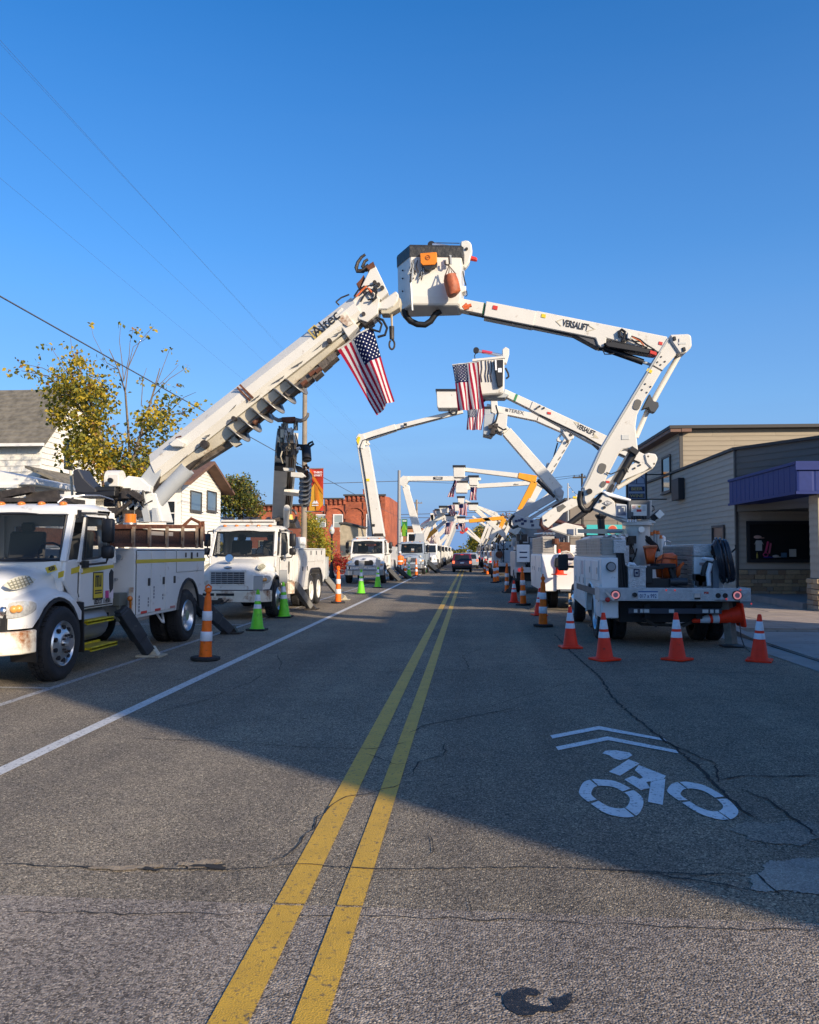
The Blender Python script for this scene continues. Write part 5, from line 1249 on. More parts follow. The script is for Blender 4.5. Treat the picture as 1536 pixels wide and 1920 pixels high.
outrigger(L2, (.98, 2.15, .78), (1.38, 2.75, 0), .17, OUTRIG2)
outrigger(L2, (1.02, 6.85, .82), (1.62, 7.3, 0), .16, OUTRIG2, padmat=WORN)
m = MB(); m.tube([(-.92, -1.12, .62), (-.92, -1.14, 1.38), (-.80, -1.14, 1.44), (-.72, -1.14, 1.38), (-.72, -1.12, .62)], .022, 6); part('brush_guard', m, DGREASE, L2)
m = MB(); m.cyl((-.05, -.62, 1.50), (-.05, -.72, 1.52), .10, n=14); m.cyl((-.05, -.60, 1.36), (-.05, -.63, 1.48), .025); part('spotlight', m, CHROME, L2, smooth=40)
m = MB(); m.box(-.10, .10, -.725, -.721, 1.44, 1.58); 
m = MB()
for x in (-.5, 0): m.box(x - .25, x + .2, -1.107, -1.1, .60, .66)
part('bumper_slot', m, INK, L2, kind='stuff')
m = MB(); m.beam((-.75, 1.0, 2.50), (.7, 1.0, 2.50), .3, .08); m.beam((-.8, .9, 2.44), (.75, .9, 2.44), .1, .1); part('roof_rack', m, WHITE2, L2)
m = MB(); r9 = random.Random(11)
for i in range(9):
    x = r9.uniform(-.8, .6); m.beam((x, .95, 2.5), (x + r9.uniform(-.2, .2), 1.2, 2.58), .1, .1)
part('roof_clutter', m, DGREASE, L2, kind='stuff')
B0, B1 = P3(527, 985, 25.0), P3(537, 838, 20.6); bd2 = (B1 - B0).normalized(); bx2 = Vector((1, 0, 0)); bx2 = (bx2 - bd2 * bx2.dot(bd2)).normalized(); bu2 = bd2.cross(bx2)
def bb(u0, u1, v0, v1, s0, s1, name, mat, parent=L2, bevel=.01):
    m = MB(); q = []
    for s in (s0, s1):
        for (u, v) in ((u0, v0), (u1, v0), (u1, v1), (u0, v1)): q.append(B0 + bx2 * u + bu2 * v + bd2 * s)
    m.add(q, [(0,3,2,1),(4,5,6,7),(0,1,5,4),(1,2,6,5),(2,3,7,6),(3,0,4,7)]); return part(name, m, mat, parent, world=True, bevel=bevel)
LB = (B1 - B0).length
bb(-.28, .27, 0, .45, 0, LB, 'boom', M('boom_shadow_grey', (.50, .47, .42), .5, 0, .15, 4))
bb(-.28, .08, -.10, -.002, .1, LB * .93, 'boom_plate', M('boom_plate_grey', (.62, .59, .53), .45, 0, .12, 3))
bb(.23, .29, -.12, -.002, .2, LB * .98, 'boom_plate', M('boom_plate_grey', (.62, .59, .53), .45), bevel=.005)
for u in (.10, .15, .205): bb(u, u + .022, -.06, -.004, .2, LB * .97, 'boom_rail', DGREASE if u != .15 else RUST, bevel=.002)
m = MB()
for i in range(40):
    s = .5 + i * (LB - 1) / 40; p = B0 + bx2 * .225 + bu2 * -.03 + bd2 * s; m.beam(p - bx2 * .012, p + bx2 * .012, .03, .05)
part('boom_chain', m, STEEL, L2, world=True, kind='stuff')
bb(-.27, .02, -.2, -.101, LB * .80, LB * .86, 'pipe_clamp', INK)
bb(.02, .45, -.22, -.124, LB * .52, LB * .57, 'auger_bracket', CREAM); 
# head of that boom
m = MB()
for i in range(60):
    p = P3(r9.uniform(522, 555), r9.uniform(798, 850), 20.25 + r9.uniform(-.25, .25)); s = r9.uniform(.015, .05); m.cur = r9.choice((0, 0, 1, 2)); n0 = len(m.f)
    if i % 3: m.box(p.x - s, p.x + s, p.y - s, p.y + s, p.z - s * 2.4, p.z + s * 2.4)
    else: m.tube([p, p + Vector((r9.uniform(-.08, .08), -.1, -.14)), p + Vector((r9.uniform(-.12, .12), 0, -.3))], .014, 5)
part('greasy_head', m, [BGREASE, INK, WORN], L2, world=True, kind='stuff')
def s2(pts, Y, t, name, mat, bevel=.01, par=None):
    m = MB(); slab(m, pts, Y, t); return part(name, m, mat, par or L2, world=True, bevel=bevel)
s2([(526, 815), (552, 815), (556, 845), (546, 858), (524, 850)], 20.6, .3, 'boom_head', BGREASE)
s2([(519, 826), (530, 826), (531, 862), (519, 858)], 20.5, .3, 'boom_head_side', BLACK)
m = MB(); m.ringplate(pxpoly([(536, 803), (548, 803), (552, 830), (533, 830)], 20.1), pxpoly([(539, 810), (545, 810), (545.5, 830), (539, 830)], 20.1), (0, .12, 0)); part('sheave_frame', m, WHITE2, L2, world=True)
m = MB(); m.ringplate(pxpoly([(530, 786), (554, 786), (555, 806), (530, 806)], 20.3), pxpoly([(532.5, 792), (552, 792), (553, 805), (532, 805)], 20.3), (0, .08, 0)); part('claw_frame', m, WORN, L2, world=True)
s2([(528, 782), (553, 781), (552, 790), (545, 792), (536, 792), (528, 788)], 20.25, .22, 'claw_block', RUST)
m = MB(); m.tube([P3(x, y, 20.25) for x, y in ((530, 787), (522, 788), (514, 784), (509, 778), (507, 773))], .06, 6, .03); part('pole_claw', m, M('claw_steel', (.22, .20, .18), .5, .5, .3, 9), L2, world=True, smooth=50)
m = MB(); m.tube([P3(x, y, 20.25) for x, y in ((552, 787), (564, 789), (572, 786), (577, 780), (578, 774))], .06, 6, .03); part('pole_claw', m, M('claw_steel', (.22, .20, .18), .5), L2, world=True, smooth=50)
m = MB(); m.cyl(P3(574, 838, 20.4), P3(575.5, 862, 20.2), .115, .12, n=16); m.ball(P3(575.5, 863, 20.2), .12, .12, .05); part('auger_motor', m, BLACK, L2, world=True, smooth=40)
m = MB(); m.tube([P3(x, y, 20.1) for x, y in ((576, 836), (580, 831), (586, 828), (588, 832), (580, 838))], .03, 6); part('motor_hose', m, HOSE, L2, world=True)
s2([(557, 832), (576, 834), (574, 846), (556, 842)], 20.5, .12, 'motor_arm', BLACK)
s2([(553, 839), (562, 837), (564, 841), (556, 844)], 20.35, .1, 'arm_plate', WPRINT)
s2([(530, 877), (548, 877), (548, 883), (532, 883)], 20.6, .2, 'clamp_plate', CREAM)
s2([(545, 885), (566, 886), (572, 893), (566, 896), (545, 894)], 20.6, .2, 'clamp_plate', CREAM)
s2([(553, 872), (562, 874), (572, 882), (568, 890), (556, 884)], 20.8, .2, 'clamp_jaw', DGREASE)
m = MB()
for i in range(9):
    a = (r9.uniform(566, 578), r9.uniform(868, 892)); pxbeam(m, a, (a[0] + r9.uniform(-4, 4), a[1] + r9.uniform(4, 10)), 4, 3, 21, .08)
part('rusty_clamp', m, RUST, L2, world=True, kind='stuff')
# its hanging auger
A2, Bq = P3(571, 946, 21.9), P3(574, 888, 21.0); dd = (Bq - A2).normalized(); e1 = dd.orthogonal().normalized(); e2 = dd.cross(e1)
m = MB(); m.cyl(A2, Bq, .055, n=10); ag = part('auger', m, DGREASE, L2, world=True)
V = []; N = 140
for i in range(N + 1):
    t = 2 * math.pi * i / 20; c = A2 + (Bq - A2) * (i / N); rr = .168 * min(1, .5 + i / 20)
    V += [c + (e1 * math.cos(t) + e2 * math.sin(t)) * .05, c + (e1 * math.cos(t) + e2 * math.sin(t)) * rr]
m = MB(); m.add(V, [(2*i, 2*i+1, 2*i+3, 2*i+2) for i in range(N)])
o = part('auger_flight', m, M('worn_auger_steel', (.34, .33, .31), .4), ag, world=True, smooth=60, fixn=False)
md = o.modifiers.new('thickness', 'SOLIDIFY'); md.thickness = .03
m = MB(); m.cyl(P3(537, 985, 24.2), P3(538, 952, 22.6), .09, n=14); part('lift_cylinder', m, CREAM, L2, world=True, smooth=40)
m = MB(); m.cyl(P3(544, 974, 23.6), P3(544, 965, 23.6), .10, .07, n=12); part('beacon', m, M('yellow_beacon', (.7, .42, .02), .3, coat=.6), L2, world=True, smooth=40)
s2([(512, 990), (556, 990), (550, 972), (518, 972)], 24.6, .7, 'turret', DGREASE)
m = MB(); m.tube([P3(548 + 8 * math.cos(t * .5), 968 + 12 * math.sin(t * .5), 23.9) for t in range(13)], .04, 5); part('hose_coil', m, HOSE, L2, world=True)

# ------------------------------------------------------------------ third left truck (bucket truck) and its long arm
L3 = thing('bucket_truck', 'white bucket truck third on the left with dark grille and tall thin white arm', 'utility truck', (-5.5, 43.3, 0), KERBL)
cab_front(L3, WHITE, 'dark', STEEL, detail=False)
for sd in (1, -1): wheel('wheel', L3, .92 * sd, 0, side=sd, holes=False); wheel('wheel', L3, .92 * sd, 4.6, side=sd, dual=True, holes=False)
m = MB()
for x in (-.6, -.2, .2, .6): m.box(x - .025, x + .025, -1.2, -1.15, .45, .95)
m.tube([(-.95, -1.1, .92), (-.8, -1.18, .92), (.8, -1.18, .92), (.95, -1.1, .92)], .03, 6); m.tube([(-.95, -1.1, .72), (-.8, -1.18, .72), (.8, -1.18, .72), (.95, -1.1, .72)], .03, 6); part('bull_bar', m, STEEL, L3)
service_body(L3, WHITE, 2.2, 6.6, [(2.3, 3.2, .62, 1.7), (3.2, 3.95, .62, 1.7), (5.3, 6.5, 1.2, 1.7)], .6, 1.95, (4.6,), .6)
m = MB(); m.box(.45, 1.05, 1.95, 2.2, .9, 2.15); part('tool_cabinet', m, WHITE, L3, bevel=.02)
m = MB(); m.box(-.7, .8, .9, 1.6, 2.42, 2.47); part('roof_rack', m, WHITE, L3)
outrigger(L3, (.98, 2.0, .7), (1.6, 2.4, 0), .2, OUTRIG); outrigger(L3, (1.0, 6.4, .7), (1.8, 7.0, 0), .2, OUTRIG)
YL3 = 47.0
def armset(T, Y, segs, mat=CREAM):
    for name, a, b_, w0, w1, t, mt in segs:
        m = MB(); pxbeam(m, a, b_, w0, w1, Y, t); part(name, m, mt or mat, T, bevel=.02, world=True)
def box_px(T, name, x0, y0, x1, y1, Y, t, mat=CREAM, rim=True, taper=2):
    m = MB(); slab(m, [(x0, y0), (x1, y0), (x1 - taper * .4, y1 - 3), (x1 - taper, y1), (x0 + taper, y1), (x0 + taper * .4, y1 - 3)], Y, t); b = part(name, m, mat, T, bevel=.03, world=True)
    if rim: 
        m = MB(); slab(m, [(x0 - 1.2, y0 - 2), (x1 + 1.2, y0 - 2), (x1 + 1.2, y0 + 1.5), (x0 - 1.2, y0 + 1.5)], Y, t + .14); part('bucket_rim', m, INK, b, world=True)
    return b
armset(L3, YL3, [('lower_arm', (709, 1008), (681, 838), 25, 22, .6, None), ('upper_arm', (673, 823), (742, 801), 15, 13, .4, None), ('upper_arm', (740, 802), (868, 770), 11, 8, .3, None), ('arm_cylinder', (696, 1012), (695, 968), 7, 7, .25, None), ('arm_cylinder', (688, 870), (690, 842), 6, 4, .2, GREYP), ('knuckle_link', (676, 830), (692, 834), 4, 4, .2, None), ('knuckle_link', (692, 834), (684, 818), 4, 4, .2, None)])
m = MB(); slab(m, [(667, 820), (672, 813), (682, 814), (686, 824), (682, 842), (670, 840)], YL3, .7); part('knuckle', m, CREAM, L3, world=True, bevel=.03)
m = MB(); slab(m, [(692, 952), (690, 958), (700, 972), (706, 968), (700, 948)], YL3, .5); part('arm_gusset', m, CREAM, L3, world=True)
m = MB(); slab(m, [(698, 1020), (722, 1020), (718, 1000), (702, 1000)], YL3, .9); part('turret', m, DGREASE, L3, world=True)
m = MB(); slab(m, [(668, 826), (672, 818), (676, 820), (672, 834)], YL3 - .37, .04); part('warning_label', m, SIGNYEL, L3, world=True)
m = MB(); pxtube(m, [(699, 1005), (694, 960), (688, 915), (681, 870), (675, 838), (680, 826), (700, 819), (760, 801), (830, 783)], .035, YL3 - .34); part('arm_hose', m, HOSE, L3, world=True)
for (px, py) in ((690, 900), (700, 985), (760, 796)):
    m = MB(); slab(m, [(px - 3, py - 2.5), (px + 3, py - 2.5), (px + 3, py + 2.5), (px - 3, py + 2.5)], YL3 - .31, .02); part('warning_label', m, SIGNYEL if px == 690 else INK, L3, world=True)
bk = box_px(L3, 'bucket', 818, 731, 864, 765, YL3 - .3, 1.2, CREAM, True, 4)
m = MB(); pxtube(m, [(842, 764), (842, 772), (848, 777), (856, 776), (858, 768)], .04, YL3 - .2); part('hose_loop', m, HOSE, L3, world=True)

# ------------------------------------------------------------------ fourth left truck, blue-grey
L4 = thing('bucket_truck', 'blue-grey bucket truck fourth on the left behind the person in orange', 'utility truck', (-4.35, 60.5, 0), KERBL)
cab_front(L4, BLUEGREY, 'chrome', STEEL, detail=False)
for sd in (1, -1): wheel('wheel', L4, .92 * sd, 0, side=sd, holes=False); wheel('wheel', L4, .92 * sd, 4.6, side=sd, dual=True, holes=False)
service_body(L4, BLUEGREY, 2.2, 6.6, [(2.3, 3.2, .62, 1.5), (3.2, 3.95, .62, 1.5)], .6, 1.55, (4.6,), .6, latch=False)
outrigger(L4, (1.0, 2.3, .9), (1.9, 3.4, 0), .3, OUTRIG)
YL4 = 66.0
armset(L4, YL4, [('lower_arm', (787, 1012), (760, 912), 15, 12, .6, None), ('upper_arm', (757, 897), (880, 897), 9, 9, .4, None), ('upper_arm', (878, 898), (902, 898), 5, 5, .3, None), ('arm_cylinder', (766, 935), (767, 912), 4, 3, .2, None), ('knuckle_link', (752, 904), (767, 912), 3, 3, .2, None)])
m = MB(); slab(m, [(750, 897), (756, 892), (764, 893), (766, 902), (758, 914), (750, 908)], YL4, .7); part('knuckle', m, CREAM, L4, world=True)
m = MB(); slab(m, [(776, 1022), (796, 1022), (794, 1000), (780, 1000)], YL4, .8); part('turret', m, GREYP, L4, world=True)
m = MB(); slab(m, [(813, 894), (830, 894), (830, 899), (813, 899)], YL4 - .22, .03); nb4 = part('name_band', m, INK, L4, world=True)
text('TEREX', .15, WPRINT, nb4, PY(821.5, 896.5, YL4 - .25), (1, 0, 0), (0, 0, 1), bold=.01, squeeze=1.3, world=True)
box_px(L4, 'bucket', 879, 893, 897, 910, YL4 - .2, .9)
box_px(L4, 'bucket_mount', 893, 894, 898, 915, YL4 + .4, .4, CREAM, False)

SLATD = M('drab_rack', (.20, .19, .175), .6, .2, .2, 4)
# ------------------------------------------------------------------ farther trucks, small in the picture
def far_truck(name, label, x, y, group, front=True, paint=WHITE, cabw=1.0):
    T = thing(name, label, 'utility truck', (x, y, 0), group); s = 1 if front else -1
    if front:
        m = MB(); m.loft([[(-.55, -1, .6), (.55, -1, .6), (.55, -1, 1.2), (-.55, -1, 1.2)], [(-.95, -.6, .6), (.95, -.6, .6), (.8, -.6, 1.35), (-.8, -.6, 1.35)], [(-.98, .4, .8), (.98, .4, .8), (.85, .4, 1.55), (-.85, .4, 1.55)]]); part('hood', m, paint, T, bevel=.03)
        m = MB(); m.box(-.45, .45, -1.03, -1.0, .85, 1.15); part('grille', m, INK, T)
        for sd in (1, -1): 
            m = MB(); m.ball((sd * .78, -.82, 1.0), .14, .1, .1); part('headlight', m, M('lit_headlamp', (.8, .78, .7), .2), T)
        m = MB(); m.box(-1.0, 1.0, -1.12, -.9, .45, .7); part('bumper', m, STEEL, T, bevel=.02)
        m = MB(); m.prism([(-.9, .4, .85), (-.9, 1.85, .85), (-.9, 1.8, 2.35), (-.9, .72, 2.35), (-.9, .4, 1.55)], (1.8, 0, 0)); part('cab', m, paint, T, bevel=.04)
        m = MB(); m.prism([(-.8, .38, 1.58), (.8, .38, 1.58), (.75, .66, 2.22), (-.75, .66, 2.22)], (0, -.02, 0)); part('windscreen', m, DGLASS, T)
        for sd in (1, -1):
            m = MB(); m.box(sd * 1.15 - .08, sd * 1.15 + .08, .95, 1.05, 1.6, 2.15); part('mirror', m, BLACK, T)
            m = MB(); m.prism([(sd * .903, .8, 1.6), (sd * .903, 1.6, 1.6), (sd * .903, 1.6, 2.2), (sd * .903, .95, 2.2)], (sd * .01, 0, 0)); part('side_window', m, DGLASS, T)
        ys, body = (0, 4.6), (2.2, 6.4)
    else:
        ys, body = (1.3, 5.6), (.2, 4.2)
        m = MB(); m.box(-.82, .82, 4.7, 6.0, .8, 2.2); part('cab', m, paint, T, bevel=.08)
        m = MB(); m.box(-.7, .7, 4.68, 4.695, 1.5, 2.05); part('rear_window', m, DGLASS, T)
        rc = random.Random(int(y * 7)); cl = MB()
        for k in range(46):
            px_, py_, pz_ = rc.uniform(-1.0, .9), rc.uniform(.1, 4.2), rc.uniform(1.0, 2.35); sx, sy, sz = rc.uniform(.03, .16), rc.uniform(.05, .3), rc.uniform(.04, .18); cl.cur = rc.choice((0, 0, 0, 1, 2)); k0 = len(cl.f)
            if rc.random() < .35: cl.cyl((px_, py_, max(1, pz_ - .7)), (px_ + rc.uniform(-.1, .1), py_, pz_ + .25), .03, n=6)
            elif rc.random() < .4: cl.tube([(px_, py_, pz_), (px_ + .1, py_ - .1, pz_ - .25), (px_ + .3, py_, pz_ - .1)], .03, 5)
            else: cl.box(px_ - sx, px_ + sx, py_ - sy, py_ + sy, pz_ - sz, pz_ + sz)
            cl.mi += [] 
        part('deck_gear', cl, [DGREASE, GREYP, STEEL], T, kind='stuff')
        m = MB(); m.beam((-.95, .2, 1.95), (-.95, 4.3, 2.1), .08, .28); m.beam((.9, .3, 1.9), (.9, 4.2, 1.95), .08, .3); part('side_rack', m, SLATD, T)
        m = MB(); m.tube([(-.5, .15, 1.0), (-.5, .15, 2.25), (.55, .15, 2.25), (.55, .15, 1.0)], .035, 6); part('rear_rack', m, rc.choice((STEEL, INK, CREAM)), T)
        m = MB(); m.cyl((-.75, .0, 1.5), (-.75, .12, 1.5), .2, n=16); part('hose_reel', m, rc.choice((HOSE, RUST, M('blue_reel', (.05, .12, .2), .5))), T)
        m = MB(); m.box(-1.0, 1.0, .1, 1.2, .5, .84); part('underframe', m, DARK, T)
        m = MB(); m.box(-1.1, 1.1, -.1, .15, .85, 1.05); part('tailboard', m, PLATE, T)
        for sd in (1, -1):
            m = MB(); m.cyl((sd * .9, -.10, .95), (sd * .9, -.13, .95), .08, n=12); part('tail_lamp', m, REDLIT, T)
        m = MB(); m.box(-.5, .5, .2, .9, 1.05, 1.75); part('tool_box', m, GREYP, T, bevel=.02)
    for yy in ys:
        for sd in (1, -1):
            m = MB(); m.lathe([(.3, -.14), (.45, -.14), (.48, -.08), (.48, .08), (.45, .14), (.3, .14)], 18, (sd * .93, yy, .48), 'x'); w = part('wheel', m, RUBBER, T, smooth=50)
            m = MB(); m.cyl((sd * .95, yy, .48), (sd * 1.06, yy, .48), .28, .25, n=14); part('rim', m, ALU, w)
    for sd in (1, -1):
        m = MB(); m.box(sd * 1.05 - (.4 if sd > 0 else 0), sd * 1.05 + (.4 if sd < 0 else 0), body[0], body[1], .6 if front else .6, 1.7); b = part('utility_body', m, paint, T, bevel=.02)
        for k in range(4):
            m = MB(); y0 = body[0] + .1 + k * 1.0; m.box(sd * 1.05, sd * 1.065, y0, y0 + .9, 1.05, 1.65); part('compartment_door', m, paint, b)
    m = MB(); m.box(-.42, .42, -.6 if front else 0, 6, .5, .8); part('chassis', m, DARK, T)
    m = MB(); m.cyl((0, 3.6, .8), (0, 3.6, 2.3), .3, .25, n=12); part('pedestal', m, paint, T)
    return T
FL = []
for lab, x, y in (('white bucket truck fifth on the left, just past the blue-grey one', -3.9, 74), ('white utility truck sixth on the left with an orange insert arm', -3.9, 84), ('white utility truck seventh on the left, under crossed arms', -3.9, 96), ('white utility truck eighth on the left, mostly behind arms', -3.9, 110), ('farthest white utility truck on the left', -3.9, 128)):
    FL.append(far_truck('bucket_truck', lab, x, y, KERBL, True, (WHITE, CREAM, WHITE2)[len(FL) % 3]))
armset(FL[0], 78, [('lower_arm', (786, 1030), (806, 985), 10, 8, .6, None), ('lower_arm', (786, 1006), (842, 950), 8, 6, .5, None), ('upper_arm', (818, 962), (838, 958), 7, 6, .4, None), ('upper_arm', (788, 988), (835, 968), 6, 5, .4, None)])
box_px(FL[0], 'bucket', 824, 950, 842, 962, 77, .9)
armset(FL[1], 88, [('insert_arm', (795, 1012), (818, 992), 8, 8, .5, ORANGEB), ('upper_arm', (817, 993), (840, 972), 6, 5, .4, None), ('lower_arm', (792, 1010), (812, 1032), 8, 8, .5, None), ('insert_arm', (800, 1040), (815, 1032), 8, 8, .5, ORANGEB), ('lower_arm', (788, 1030), (816, 1045), 9, 7, .5, None)])
box_px(FL[1], 'bucket', 832, 966, 852, 977, 87, .9)
armset(FL[2], 100, [('lower_arm', (810, 965), (822, 1020), 7, 7, .5, None), ('upper_arm', (812, 960), (848, 948), 6, 5, .4, None), ('lower_arm', (810, 962), (810, 985), 6, 6, .5, None)])
box_px(FL[2], 'bucket', 850, 944, 862, 958, 99, .9)
armset(FL[3], 114, [('lower_arm', (812, 1034), (840, 1002), 7, 6, .5, None), ('upper_arm', (840, 1002), (862, 962), 5, 4, .4, None), ('lower_arm', (826, 1045), (848, 992), 6, 5, .5, None)])
armset(FL[4], 132, [('lower_arm', (818, 990), (830, 1045), 5, 5, .5, None), ('lower_arm', (830, 1030), (844, 1010), 5, 4, .5, None), ('upper_arm', (800, 1000), (816, 1030), 5, 5, .5, None)])
armset(FL[2], 101, [('lower_arm', (796, 1032), (848, 980), 6, 5, .5, None), ('upper_arm', (790, 985), (822, 962), 5, 5, .4, None), ('arm_cylinder', (806, 1020), (818, 985), 3, 3, .3, None)])
armset(FL[3], 115, [('lower_arm', (806, 1020), (856, 966), 5, 4, .5, None), ('upper_arm', (822, 985), (860, 978), 4, 4, .4, None), ('lower_arm', (834, 1040), (856, 985), 5, 5, .5, GREYP)])
armset(FL[4], 133, [('lower_arm', (808, 1010), (824, 1042), 4, 4, .5, None), ('upper_arm', (836, 1020), (858, 970), 4, 4, .5, None), ('lower_arm', (790, 1000), (812, 1035), 5, 5, .5, None)])
box_px(FL[3], 'bucket', 842, 962, 856, 972, 114, 1.0); box_px(FL[4], 'bucket', 828, 972, 840, 980, 132, .9); box_px(FL[2], 'bucket', 816, 956, 828, 965, 100, .9)
# ------------------------------------------------------------------ flags
FR = M('flag_red', (.42, .02, .05), .8, 0, .1, 8, transl=.35, spec=.06); FW = M('flag_white', (.75, .73, .70), .8, 0, .06, 8, transl=.35, spec=.06); FB = M('flag_navy', (.010, .016, .065), .8, 0, .1, 8, transl=.25, spec=.04); FSTAR = M('star_white', (.78, .78, .78), .8)
def flag(label, TL, TR, BR, BL, Y, canton_right=False, amp=.06, k=2.2, ph=0.0, stars=True, group='striped flags hung from the buckets', cat='flag', crease=None, nu=39, nv=30):
    a, b_, c, d = (PY(*p, Y) for p in (TL, TR, BR, BL))
    o0 = a.copy()
    def S(u, v):
        p = a.lerp(b_, u).lerp(d.lerp(c, u), v)
        y = amp * (.25 + v) * math.sin(2 * math.pi * k * u + ph + v * .8) + amp * .4 * math.sin(7 * v + 3 * u)
        if crease is not None: y += -.22 * (.3 + v) * (1 - min(1, abs(u - crease) / .3))
        return p + Vector((amp * .3 * math.sin(5 * v + 2 * math.pi * k * u), y, 0))
    m = MB()
    m.v = [S(i / nu, j / nv) for j in range(nv + 1) for i in range(nu + 1)]
    for j in range(nv):
        for i in range(nu):
            u, v = (i + .5) / nu, (j + .5) / nv; uu = 1 - u if canton_right else u
            st = int(u * 13)
            mi = 2 if (uu < 7 / 13 and v < .4) else (0 if st % 2 == 0 else 1)
            m.f.append([j*(nu+1)+i, j*(nu+1)+i+1, (j+1)*(nu+1)+i+1, (j+1)*(nu+1)+i]); m.mi.append(mi)
    F_ = thing('striped_flag', label, cat, o0, group)
    cl = part('cloth', m, [FR, FW, FB], F_, world=True, smooth=80, fixn=False)
    if stars:
        m = MB()
        for r_ in range(9):
            n_ = 6 if r_ % 2 == 0 else 5
            for q in range(n_):
                vv = (.5 + (q if n_ == 6 else q + .5)) / 6 * .4; uc = (r_ + .8) / 9.6 * 7 / 13; u0 = 1 - uc if canton_right else uc
                e = .0005; p = S(u0, vv); du = (S(u0 + .01, vv) - S(u0 - .01, vv)).normalized(); dv = (S(u0, vv + .01) - S(u0, vv - .01)).normalized(); nn = du.cross(dv).normalized()
                sz = (b_ - a).length * (.026 if Y < 20 else .027)
                for sg in (1, -1):
                    V = []
                    for z in range(10):
                        t = math.pi / 2 + 2 * math.pi * z / 10; rr = sz if z % 2 == 0 else sz * .42; V.append(p + (du * math.cos(t) + dv * math.sin(t)) * rr + nn * .012 * sg)
                    m.add(V, [tuple(range(10))])
        part('stars', m, FSTAR, cl, world=True, fixn=False, kind='stuff')
    h = MB(); h.tube([S(i / 8, 0) for i in range(9)], .018, 5); part('hoist_band', h, FW, F_, world=True)
    return F_
flag('large flag hanging below the tip of the long digger boom', (633, 655), (697, 612), (740, 752), (707, 778), 15.5, True, .04, 1.2, .5, crease=.66)
flag('flag with its star field at upper left on the second bucket from the right kerb', (848, 684), (897, 678), (908, 766), (860, 770), 24.0, False, .05, 2.4, 1.0)
flag('smaller flag below the second bucket, overlapping its lower corner', (876, 768), (908, 764), (904, 806), (876, 806), 43, False, .08, 2.0, 2.0)
for lab, q, Y, st in (('narrow wind-twisted flag beside the white bucket over the street centre', [(852, 899), (857, 902), (851, 932), (840, 932)], 62, False), ('long flag below the bucket mount right of the street centre', [(882, 913), (894, 913), (894, 938), (881, 938)], 65, False),
        ('pink-faded flag left of the small middle bucket', [(839, 948), (852, 946), (855, 966), (846, 967)], 76, False), ('wide flag right under the small middle bucket', [(860, 945), (876, 944), (876, 967), (861, 965)], 80, False),
        ('flag below the left slanting buckets', [(836, 980), (850, 978), (843, 1002), (834, 1002)], 90, False), ('small flag fluttering left of the lowest white bucket', [(853, 984), (860, 982), (860, 993), (856, 992)], 84, False),
        ('flag hanging from the lowest white bucket above the red bucket', [(859, 981), (872, 980), (873, 998), (866, 998)], 86, False), ('faded flag lowest on the left among the far arms', [(838, 1003), (846, 1001), (842, 1022), (838, 1022)], 115, False)):
    flag(lab, *q, Y, False, .1, 2.2, q[0][0], st, nu=13, nv=8)
# ================================================================== trucks on the right, seen from behind
KERBR = 'utility trucks parked along the right kerb'
DIAM = M('bright_checker_plate', (.62, .62, .61), .34, .7, .15, 14, .9, 42)
SLATG = M('drawer_slat_grey', (.40, .36, .31), .5, .2, .25, 5, .2, 20)
ROAD_SHADE_WHITE = M('shade_white_body_paint', (.82, .82, .80), .35, 0, .05, 3, dirt=((.35, .33, .3), .12, 5))  # lighter copy of the truck white, lifting bodies that stand in shade
R1 = thing('bucket_truck', 'nearest right-hand white bucket truck seen from behind with licence plate and long folded arms', 'utility truck', (3.58, 14.8, 0), KERBR)
m = MB(); m.box(-1.27, 1.27, .02, 3.4, .88, 1.0); part('deck', m, M('deck_grey', (.12, .12, .125), .6, .2, .3, 8), R1)
m = MB(); m.box(-1.30, 1.30, -.03, .018, .82, 1.05); m.box(-1.30, -1.272, .019, .55, .82, 1.05); m.box(1.272, 1.30, .019, .55, .82, 1.05); tb = part('tailboard', m, PLATE, R1, bevel=.006)
m = MB(); d = .05
for i in range(50):
    for k in range(4):
        x = -1.24 + i * .0505; z = .855 + k * .052; s = 1 if (i + k) % 2 else -1
        m.beam((x - .014, -.0335, z - .012 * s), (x + .014, -.0335, z + .012 * s), .006, .008, up=(0, 1, 0))
part('tread_pattern', m, PLATE, tb, kind='stuff')
for x in (-1.03, 1.06):
    m = MB(); m.cyl((x, -.03, .925), (x, -.055, .925), .085, n=20); lm = part('tail_lamp', m, INK, R1)
    m = MB(); m.lathe([(.045, -.06), (.07, -.06), (.07, -.066), (.045, -.066)], 20, (x, 0, .925), 'y'); m.f += []; part('lamp_ring', m, PINKLIT, lm)
    m = MB(); m.cyl((x, -.055, .925), (x, -.063, .925), .044, n=16); part('lamp_lens', m, M('lamp_grey_pink', (.45, .25, .25), .4), lm)
m = MB(); m.box(-.64, -.29, -.045, -.032, .85, 1.0); pl = part('licence_plate', m, M('plate_white', (.66, .70, .74), .4), R1, bevel=.004)
m = MB(); m.box(-.635, -.295, -.047, -.0455, .972, .996); part('plate_band', m, M('plate_blue', (.05, .12, .30), .4), pl)
text('017 x 992', .10, M('plate_digits', (.05, .09, .2), .5), pl, (-.465, -.048, .905), (1, 0, 0), (0, 0, 1), bold=.012, squeeze=.72)
m = MB(); m.cyl((-.70, -.03, .93), (-.70, -.10, .93), .04, n=12); part('trailer_socket', m, INK, R1)
m = MB(); m.box(.32, .44, -.05, -.031, .85, .97); part('hitch_socket', m, STEEL, R1, bevel=.01)
m = MB(); m.box(.33, .43, -.056, -.051, .86, .885); part('socket_slot', m, INK, R1)
for x in (.74, .86): m = MB(); m.cyl((x, -.03, .92), (x, -.04, .92), .045, n=14); part('round_socket', m, INK, R1)
